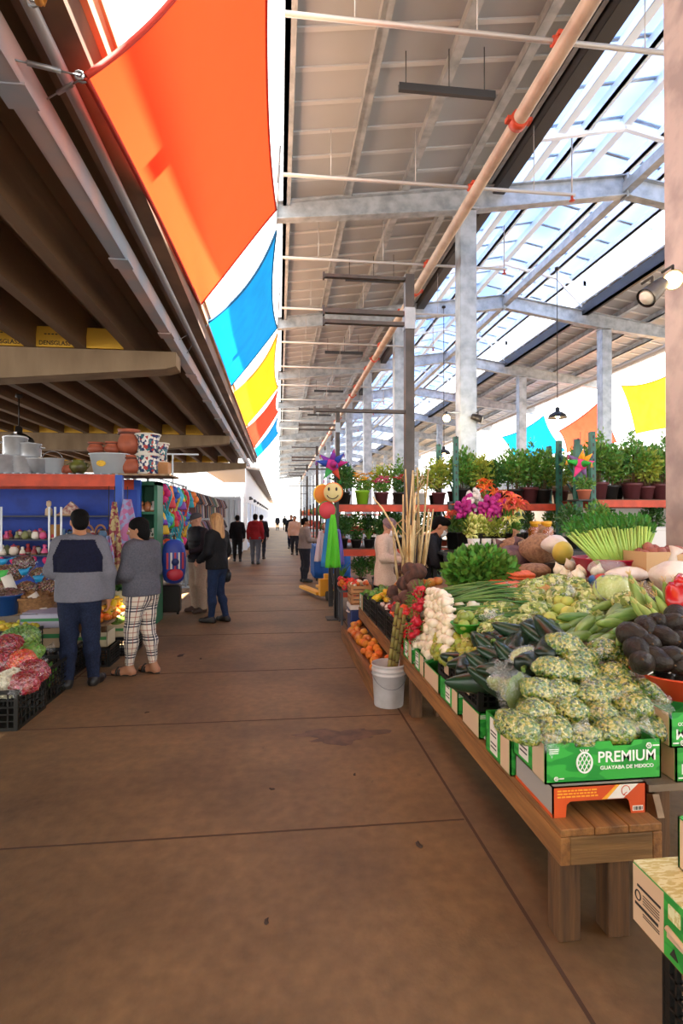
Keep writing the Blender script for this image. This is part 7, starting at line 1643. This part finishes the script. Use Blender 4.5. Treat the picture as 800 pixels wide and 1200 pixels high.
# ---- piñatas and toys hanging along the walkway
TOY = ['#d8402a', '#e87a22', '#e6b82a', '#3fa53a', '#1f9aa8', '#2a5ab8', '#7a3aa0', '#d02a7a', '#c8283a', '#40b4d8']
m = MB()
y0_, y1_ = 9.3, 13.0
for y in (y0_, y1_): m.tube([(-2.15, y, 0), (-2.15, y, 2.35)], .025, 8)
for z in (1.3, 1.85, 2.33): m.tube([(-2.15, y0_, z), (-2.15, y1_, z)], .016, 8)
for z in (1.3, 1.85, 2.33): m.tube([(-2.15, y0_, z), (-3.2, y0_, z)], .016, 8)
m.tube([(-3.2, y0_, 0), (-3.2, y0_, 2.35)], .025, 8)
for sx in (-2.15,): m.box((sx, y0_, .01), (.3, .3, .02)); m.box((sx, y1_, .01), (.3, .3, .02))
tag(m.build('toy_display', M_galv), 'pipe frame hung with colourful toys between the green cabinet and the vest man', 'frame')
def toy_bag(loc, c1, c2, s, k, label):
    t = thing('hanging_toy', label, 'toy', loc, rr(-.6, .6)); m1 = mat('toy_'+c1.lstrip('#'), c1, .45); m2 = mat('toy_'+c2.lstrip('#'), c2, .45)
    m = MB()
    if k == 0:
        m.blob((0, 0, -.16*s), (.10*s, .06*s, .14*s), 14, 10, nz(4, .12)); m.build('body', m1, t); m = MB(); m.blob((0, -.05*s, -.18*s), (.06*s, .03*s, .06*s), 10, 7); m.build('patch', m2, t)
    elif k == 1:
        m.lathe([(.0, 0), (.05*s, -.06*s), (.11*s, -.3*s), (.1*s, -.32*s), (0, -.3*s)], 14, sy=.5); m.build('body', m1, t); m = MB(); m.lathe([(.075*s, -.13*s), (.095*s, -.2*s), (.085*s, -.2*s)], 14, sy=.55); m.build('band', m2, t)
    elif k == 2:
        for i in range(6): a = i*PI/3; m.blob((.09*s*math.cos(a), 0, -.15*s+.09*s*math.sin(a)), (.06*s, .025*s, .06*s), 8, 6)
        m.build('body', m1, t); m = MB(); m.blob((0, -.02*s, -.15*s), (.06*s, .035*s, .06*s), 10, 7); m.build('patch', m2, t)
    else:
        for i in range(7): m.grid(lambda u, v, i=i: ((i-3)*.022*s+(u-.5)*.025*s+.03*math.sin(6*v+i), .02*math.sin(8*v+i), -.05*s-.42*s*v), 1, 10)
        m.build('body', m1, t, thick=.004); m = MB(); m.blob((0, 0, -.04*s), (.06*s, .05*s, .05*s), 10, 8); m.build('knot', m2, t)
    m = MB(); m.tube([(0, 0, .06), (0, 0, -.04*s)], .004, 4); m.build('string', M_lampblk, t)
lab4 = ['plump bright toy hanging on the pipe frame', 'cone-shaped bright toy hanging on the pipe frame', 'flower-shaped bright toy hanging on the pipe frame', 'bunch of bright streamers hanging on the pipe frame']
i = 0
for z in (2.30, 1.83, 1.28):
    y = y0_+.08
    while y < y1_:
        k = i % 4; c1 = TOY[(i*7+3) % 10]; c2 = TOY[(i*3+5) % 10]
        toy_bag((-2.10+rr(-.03, .06), y, z-.06), c1, c2, rr(1.0, 1.45), k, lab4[k]); bpy.context.scene.collection.objects[-1] if False else None
        y += rr(.2, .3); i += 1
for z in (2.30, 1.83, 1.28):
    for q in range(5):
        toy_bag((-2.3-.2*q, y0_-.05, z-.06), TOY[(q*3+int(z*7)) % 10], TOY[(q*5+2) % 10], rr(1., 1.4), (q+int(z*3)) % 4, lab4[(q+int(z*3)) % 4])
for o in list(COL.objects):
    if o.name.startswith('hanging_toy'): o['group'] = 'toys on the pipe frame: '+o['label'].split(' bright')[0]
# striped backpack
c = at(203, 690, Y=9.0); t = thing('backpack', 'red, white and blue striped backpack hanging low by the walkway', 'backpack', (c.x, 9.05, .62), .35)
bp = MB(); bp.blob((0, 0, .3), (.19, .10, .34), 18, 12, lambda p: 1/max(abs(p.x), abs(p.z)*.9, .72)**.5); bp.build('body', mat('pack_blue', '#2a3f9a', .5), t)
for k in range(5): m = MB(); m.box((-.12+.06*k, -.105, .32), (.03, .02, .26)); m.build('stripe', mat('pack_red', '#b8283a', .5) if k % 2 == 0 else M_pwh, t)
m = MB(); m.lathe([(0, 0), (.06, 0), (.055, .012), (0, .014)], 18, (0, -.118, .3), (PI/2, 0, 0)); m.build('round_badge', mat('pack_navy', '#1a2a66', .5), t)
m = MB(); m.blob((0, -.09, .1), (.13, .05, .1), 14, 10); m.build('front_pocket', mat('pack_red', '#b8283a', .5), t)
m = MB(); m.tube([(0, 0, .58), (0, .02, .72), (0, .2, .70)], .012, 6); m.build('strap', M_lampblk, t)
c = at(207, 697, Y=9.4); t = thing('suitcase', 'small black case on the floor behind the striped backpack', 'suitcase', (c.x-.12, 9.5, 0)); m = MB(); m.box((0, 0, .27), (.34, .22, .46)); m.build('shell', M_lampblk, t, bevel=.03)
for sx in (-1, 1): m = MB(); m.lathe([(0, -.015), (.03, -.015), (.03, .015), (0, .015)], 10, (sx*.13, -.05, .032), (0, PI/2, 0)); m.build('wheel', M_shoe, t)
m = MB(); m.tube([(-.08, .08, .5), (-.08, .08, .66), (.08, .08, .66), (.08, .08, .5)], .01, 6); m.build('handle', M_galv, t)
# ---- clothing racks farther on
CL = ['#6a4a44', '#8a5a5a', '#3a4a5a', '#a89a8a', '#4a3a3c', '#b07a6a', '#5a6a5a', '#7a6a8a', '#c8b8aa', '#2c2c34']
def shirt(mm, s=1.):
    m = MB(); poly = [(-.16, 0), (-.08, .03), (.08, .03), (.16, 0), (.27, -.24), (.2, -.28), (.15, -.15), (.17, -.62), (-.17, -.62), (-.15, -.15), (-.2, -.28), (-.27, -.24)]
    m.prism([(x*s, y*s) for x, y in poly], -.02, .02, basis((0, 0, 0), (1, 0, 0), (0, 0, 1))); m.tube([(-.12*s, 0, .01), (0, 0, .06*s), (.12*s, 0, .01)], .006, 5); return m
SH = []
for i, c_ in enumerate(CL):
    o = shirt(None).build('hanging_shirt', mat('shirt_'+c_.lstrip('#'), c_, .85, bump=.3, bscale=40)); tag(o, 'x', 'shirt'); SH.append(o)
n = 0
for (y0_, y1_, l) in ((13.6, 17.2, 'clothes frame just past the vest man, hung with muted shirts'), (17.6, 21.6, 'clothes frame beside the walker in black, hung with muted shirts')):
    t = thing('clothes_frame', l, 'clothes rack', (-2.2, y0_, 0)); L_ = y1_-y0_
    for y in (0, L_): m = MB(); m.tube([(0, y, 0), (0, y, 2.3)], .022, 8); m.build('post', M_galv, t)
    for z in (1.55, 2.28): m = MB(); m.tube([(0, 0, z), (0, L_, z)], .016, 8); m.build('rail', M_galv, t)
    for y in (0, L_): m = MB(); m.box((0, y, .01), (.4, .1, .02)); m.build('foot', M_galv, t)
    for z in (2.22, 1.49):
        y = y0_+.1
        while y < y1_:
            o = SH[n % 10]
            if n < 10: o.location = (-2.2, y, z); o.rotation_euler = (0, 0, rr(-.5, .9)); o['label'] = 'muted shirt hanging in the crowded clothes frames'; o['group'] = 'shirts on the clothes frames'
            else: dup(o, (-2.2, y, z), rr(-.5, .9), 'muted shirt hanging in the crowded clothes frames', 'shirts on the clothes frames')
            n += 1; y += .2
for q in range(10): dup(SH[q], (-2.35-.16*q, 13.45, 2.2 if q % 2 else 1.5), rr(-.2, .2), 'muted shirt hanging in the crowded clothes frames', 'shirts on the clothes frames')
t = thing('clothes_frame', 'clothes frame end facing the camera behind the toys', 'clothes rack', (-2.2, 13.5, 0))
for x in (-.1, -1.8): m = MB(); m.tube([(x, 0, 0), (x, 0, 2.4)], .02, 8); m.build('post', M_galv, t)
for z in (1.56, 2.27): m = MB(); m.tube([(-.1, -.05, z), (-1.8, -.05, z)], .016, 8); m.build('rail', M_galv, t)
m = MB(); m.tube([(-2.9, 12.2, 3.0), (-1.75, 12.2, 3.0)], .018, 8); m.tube([(-2.3, 12.2, 0), (-2.3, 12.2, 3.0)], .02, 8); tag(m.build('light_stand', M_white), 'thin white T-shaped stand rising above the hanging toys', 'stand')
# ---- produce crates along the walkway edge
def big_crate(label, x0, x1, y0, y1, h, light=False):
    t = thing('plastic_crate', label, 'crate', ((x0+x1)/2, (y0+y1)/2, 0)); crate_mesh(x1-x0, y1-y0, h, nx=9, nz=5).build('crate_body', M_crate, t); return t
big_crate('big black crate of red chilies and cauliflower nearest the camera', -2.62, -2.0, 4.47, 4.98, .31)
big_crate('big black lattice crate beside the man in the grey jacket', -2.62, -2.02, 5.02, 5.56, .31)
big_crate('black crate standing behind the near chilies crate', -3.3, -2.66, 4.9, 5.5, .31)
big_crate('black crate under the lime crate and produce boxes', -3.2, -2.62, 5.62, 6.1, .31); big_crate('black crate beneath the printed cardboard boxes', -2.58, -2.1, 5.9, 6.4, .3)
def cbag(loc, rad, mmd, label, rz=0, n=240, s=.012, tail=True, core='#6a1a18'):
    f = nz(3.2, .08); t = thing('produce_bag', label, 'bag', loc, rz); m = dice_mesh(rad, n, s, f); m.build('contents', [mmd, mat('core_'+core.lstrip('#'), core, .6)], t); film_shell(rad, f, .08, .05).build('bag_film', M_film, t); return t
M_redd = mat('chili_pieces', '#a3161c', .35, island=.35, hue=.02); M_ord = mat('orange_pieces', '#e0561c', .4, island=.2, hue=.02); M_whd = mat('cauliflower_bits', '#e2dcc0', .6, island=.1); M_grd = mat('green_bits', '#6f9a3a', .5, island=.3, hue=.03)
for (px, py, Y, rad, mm, l, s, core) in ((13, 800, 4.75, (.15, .12, .11), M_whd, 'clear bag of white cauliflower pieces in the nearest crate', .022, '#cfc8a0'), (25, 776, 4.95, (.14, .12, .10), M_ord, 'clear bag of orange carrot pieces in the nearest crate', .016, '#b8431a'), (5, 776, 4.95, (.15, .12, .11), M_redd, 'clear bag of dark red chilies behind the cauliflower', .016, '#6a1218'), (38, 788, 4.85, (.12, .12, .1), M_redd, 'clear bag of red chilies at the walkway corner of the nearest crate', .016, '#6a1218'), (8, 757, 5.2, (.16, .12, .1), M_redd, 'clear bag of dark red chilies farthest back by the green lettuce', .016, '#6a1218'), (25, 748, 5.5, (.17, .14, .12), M_grd, 'clear bag of bright green vegetables behind the chilies', .02, '#4a6a22'), (35, 764, 5.3, (.12, .1, .08), M_grd, 'clear bag of green vegetables beside the lattice crate', .02, '#4a6a22'), (30, 800, 4.62, (.12, .1, .09), M_redd, 'clear bag of red chilies against the front of the nearest crate', .016, '#6a1218')):
    cbag(at(px, py, Y=Y), rad, mm, l, rr(0, 6), 260, s, core=core)
c = at(48, 785, Y=5.3); m = MB(); leafcloud(m, (0, 0, .06), (.12, .12, .08), 90, .12, .2, .8, asp=.6); tag(m.build('lettuce_leaves', M_leafh, loc=(c.x, 5.3, .12)), 'loose green leaves in the black lattice crate', 'lettuce')
# lime crate and cardboard boxes
crate('black crate of yellow limes under the blue tub', (at(17, 745, Y=5.85).x, 5.86, .312), 0, .5, .4, .22, False); c = at(17, 738, Y=5.85)
for k in range(60): put(P_lime, (c.x+rr(-.22, .22), 5.86+rr(-.17, .17), .515+rr(0, .045)), rrot(), 'small yellow lime in the black crate below the blue tub', 'yellow limes in the crate', rr(1, 1.25))
def carton(px, py, Y, w, d, h, z, label, c1, c2):
    c = at(px, py, Y=Y); t = thing('produce_carton', label, 'box', (c.x, Y, z)); m = box_body(w, d, h, notch=False); m.build('carton', [mat('carton_'+c1.lstrip('#'), c1, .7), M_kraft], t); m = MB(); m.bx(-w/2+.01, -d/2-.0015, h*.5, w/2-.01, -d/2, h*.72); m.build('band', mat('carton_'+c2.lstrip('#'), c2, .6), t); return t
carton(58, 752, 6.1, .42, .40, .2, .302, 'cardboard box with a green band beside the man, lower of two', '#b59a7c', '#2f7a46'); carton(58, 735, 6.1, .42, .40, .14, .505, 'pale lavender-grey box with a green band, upper of two beside the man', '#a9a6b8', '#2f7a46')
m = MB(); m.bx(-.2, -.18, 0, .2, .18, .006); tag(m.build('box_lid', mat('lid_lav', '#b4b0c4', .6), loc=(at(58, 730, Y=6.1).x, 6.1, .648), rot=(0, .04, .05)), 'pale flat lid lying on the upper box beside the man', 'lid')
# table with baskets
t = thing('market_table', 'low table crowded with baskets and bags beside the man', 'table', (-3.15, 6.75, 0)); m = MB(); m.box((0, 0, .60), (2.1, 1.0, .04)); m.build('tabletop', M_ply, t)
for sx in (-1, 1):
    for sy in (-1, 1): m = MB(); m.box((sx*.98, sy*.44, .29), (.06, .06, .58)); m.build('leg', M_woodd, t)
def basket(px, Y, r, h, z, label, mm):
    c = at(px, 700, Y=Y); t = thing('wicker_basket', label, 'basket', (c.x, Y, z)); m = MB(); pr = [(r*.7, 0)]
    for k in range(9): v = k/8; pr += [(r*(.72+.28*v)+.006, h*v), (r*(.72+.28*v)-.002, h*(v+.06))]
    pr += [(r*1.03, h*1.02), (r*.95, h*1.03), (r*.68, .02), (0, .02)]; m.lathe(pr, 28); m.build('weave', mm, t); m = MB(); m.tube([(r*1.0*math.cos(a), r*1.0*math.sin(a), h*1.03) for a in np.linspace(0, 2*PI, 29)], .014, 6, caps=False); m.build('rim', mm, t); return (c.x, Y, z)
M_wick = mat('wicker', '#9a6f44', .75, col2='#7a5433', nscale=30, bump=.5, bscale=60)
b0 = basket(40, 6.3, .24, .15, .62, 'wicker basket of brown nuts on the low table', M_wick)
nu = MB(); nu.blob((0, 0, 0), (.03, .024, .024), 8, 6, nz(6, .08)); P_nut = proto('walnut', nu, mat('nut_shell', '#8d6238', .7, objr=.25, bump=.3, bscale=90), 'nut')
for k in range(70): a = rr(0, 6.28); q = .20*math.sqrt(R.random()); put(P_nut, (b0[0]+q*math.cos(a), b0[1]+q*math.sin(a), .74+.10*(1-q/.22)+rr(-.01, .02)), rrot(), 'brown nut heaped in the wicker basket', 'nuts in the basket', rr(1., 1.3))
def roll(px, py, Y, l, rot, label):
    m = MB(); m.lathe([(.02, 0), (.055, 0), (.055, l), (.02, l), (.02, 0)], 20); tag(m.build('paper_roll', mat('paper_white', '#d9cfc2', .8), loc=at(px, py, Y=Y), rot=rot), label, 'paper roll')
roll(54, 722, 6.22, .28, (.15, -.5, 0), 'white paper roll leaning in the basket of nuts'); roll(18, 700, 6.45, .26, (.1, -.35, 0), 'white paper roll standing beside the wooden handle bags')
c = at(5, 718, Y=6.1); m = MB(); m.lathe([(.12, 0), (.16, .2), (.172, .2), (.17, .212), (.15, .205), (.11, .01), (0, .01)], 24); tag(m.build('plastic_tub', mat('tub_blue', '#1c4a8c', .4), loc=(c.x, 6.1, .62)), 'dark blue plastic tub on the low table above the limes', 'tub')
M_pk = mat('bagged_snacks', '#9a6a4a', .5, island=.4, hue=.05); M_pk2 = mat('bagged_dried', '#7a4a40', .5, island=.4, hue=.06)
for (px, py, Y, rad, mm, l) in ((12, 700, 6.2, (.15, .12, .1), M_pk2, 'clear bag of dried chilies above the blue tub'), (32, 690, 6.55, (.15, .11, .08), M_pk, 'clear bag of snacks behind the basket of nuts'), (10, 672, 6.8, (.17, .12, .1), M_pk, 'clear bag of tan goods at the edge of the low table'), (55, 690, 6.6, (.14, .11, .1), M_pk, 'clear bag of tan snacks beside the man at the basket'), (28, 660, 6.95, (.16, .11, .09), M_pk2, 'clear patterned bag high on the low table'), (48, 672, 6.9, (.12, .1, .07), M_pk, 'small clear bag between the blue scoops'), (5, 690, 6.6, (.12, .1, .09), M_pk, 'clear bag of tan goods beside the paper roll')):
    p = at(px, py, Y=Y); cbag(p, rad, mm, l, rr(0, 6), 160, .017, core='#5a3a28')
M_scp = mat('scoop_blue', '#1f8fc0', .4)
for i, (px, py, Y, l) in enumerate(((28, 674, 6.7, 'bright blue scoop lying on the bags, nearest the paper roll'), (45, 682, 6.55, 'bright blue scoop lying on the bags by the hand of the man'), (3, 662, 6.9, 'bright blue cup at the edge of the low table'))):
    t = thing('scoop', l, 'scoop', at(px, py, Y=Y), rr(0, 3)); m = MB(); m.lathe([(.03, 0), (.06, .07), (.056, .07), (.028, .006), (0, .006)], 16); m.build('cup', M_scp, t); m = MB(); m.tube([(.05, 0, .06), (.15, 0, .08)], .01, 6); m.build('handle', M_scp, t)
c = at(2, 680, Y=6.7); m = MB(); m.lathe([(.05, 0), (.07, .12), (.065, .12), (.045, .008), (0, .008)], 16); tag(m.build('green_cup', mat('cup_green', '#48b84a', .4), loc=c), 'bright green cup at the edge of the low table', 'cup')
# flowers, peppers and boxes between the man and the woman
c = at(140, 690, Y=7.1); 
t = thing('produce_table', 'low table of peppers and flowers between the man and the plaid trousers', 'table', (-2.25, 7.1, 0)); m = MB(); m.box((0, 0, .42), (.62, 1.3, .03)); m.build('tabletop', M_ply, t)
for sx in (-1, 1):
    for sy in (-1, 1): m = MB(); m.box((sx*.27, sy*.6, .2), (.05, .05, .4)); m.build('leg', M_woodd, t)
t = thing('flower_bouquet', 'bright red flowers in a white pot behind the plaid trousers', 'flowers', (at(142, 690, Y=7.35).x, 7.35, .436)); m = MB(); m.lathe([(.09, 0), (.13, .26), (.135, .26), (.125, .262), (.085, .01), (0, .01)], 20); m.build('pot', M_pwh, t); m = MB(); bl(30, (0, 0, .38), (.17, .13, .09), .075, F_org)(m); m.build('blossoms', mat('petal_scarlet', '#d83a22', .6, island=.2, hue=.02), t); m = MB(); leafcloud(m, (0, 0, .3), (.14, .12, .06), 60, .08, .3, .3); m.build('leaves', M_leafd, t)
for k in range(40): put(P_yp, (-2.16+rr(-.2, .2), 6.98+rr(-.42, .2), .48+.10*R.random()+.05), rrot(), 'yellow-orange pepper heaped on the low table behind the man', 'peppers behind the man', rr(1., 1.3))
for k in range(22): put(P_org, (-2.02+rr(-.06, .1), 6.75+rr(-.3, .3), .48+rr(0, .06)), rrot(), 'orange at the walkway edge of the low table', 'oranges behind the man', 1.0)
for k in range(12): put(P_rp, (-2.2+rr(-.12, .12), 6.5+rr(-.06, .06), .48+rr(0, .07)), rrot(), 'small red pepper at the hand of the man', 'red peppers at the low table', .7)
carton(112, 745, 6.42, .34, .30, .16, .212, 'cream cardboard box just behind the man, green print', '#c9bb9a', '#4a8a4a'); carton(143, 742, 6.95, .30, .4, .15, .212, 'cream cardboard box beside the plaid trousers, green print', '#c9bb9a', '#3f8f4f')
big_crate('black crate under the cream box behind the man', at(112, 745, Y=6.42).x-.2, at(112, 745, Y=6.42).x+.2, 6.25, 6.62, .21); big_crate('black crate under the cream box beside the plaid trousers', at(143, 742, Y=6.95).x-.18, at(143, 742, Y=6.95).x+.18, 6.72, 7.18, .21)
for k in range(16): put(P_gp, (at(143, 742, Y=6.95).x+rr(-.1, .1), 6.95+rr(-.15, .15), .37+rr(0, .03)), rrot(), 'green pepper in the cream box beside the plaid trousers', 'green peppers in the cream box', 1.)
# leftover prototypes that never got used are dropped
for nm, o in list(PROTO.items()):
    if nm not in USED:
        for ch in list(o.children): bpy.data.objects.remove(ch)
        bpy.data.objects.remove(o)
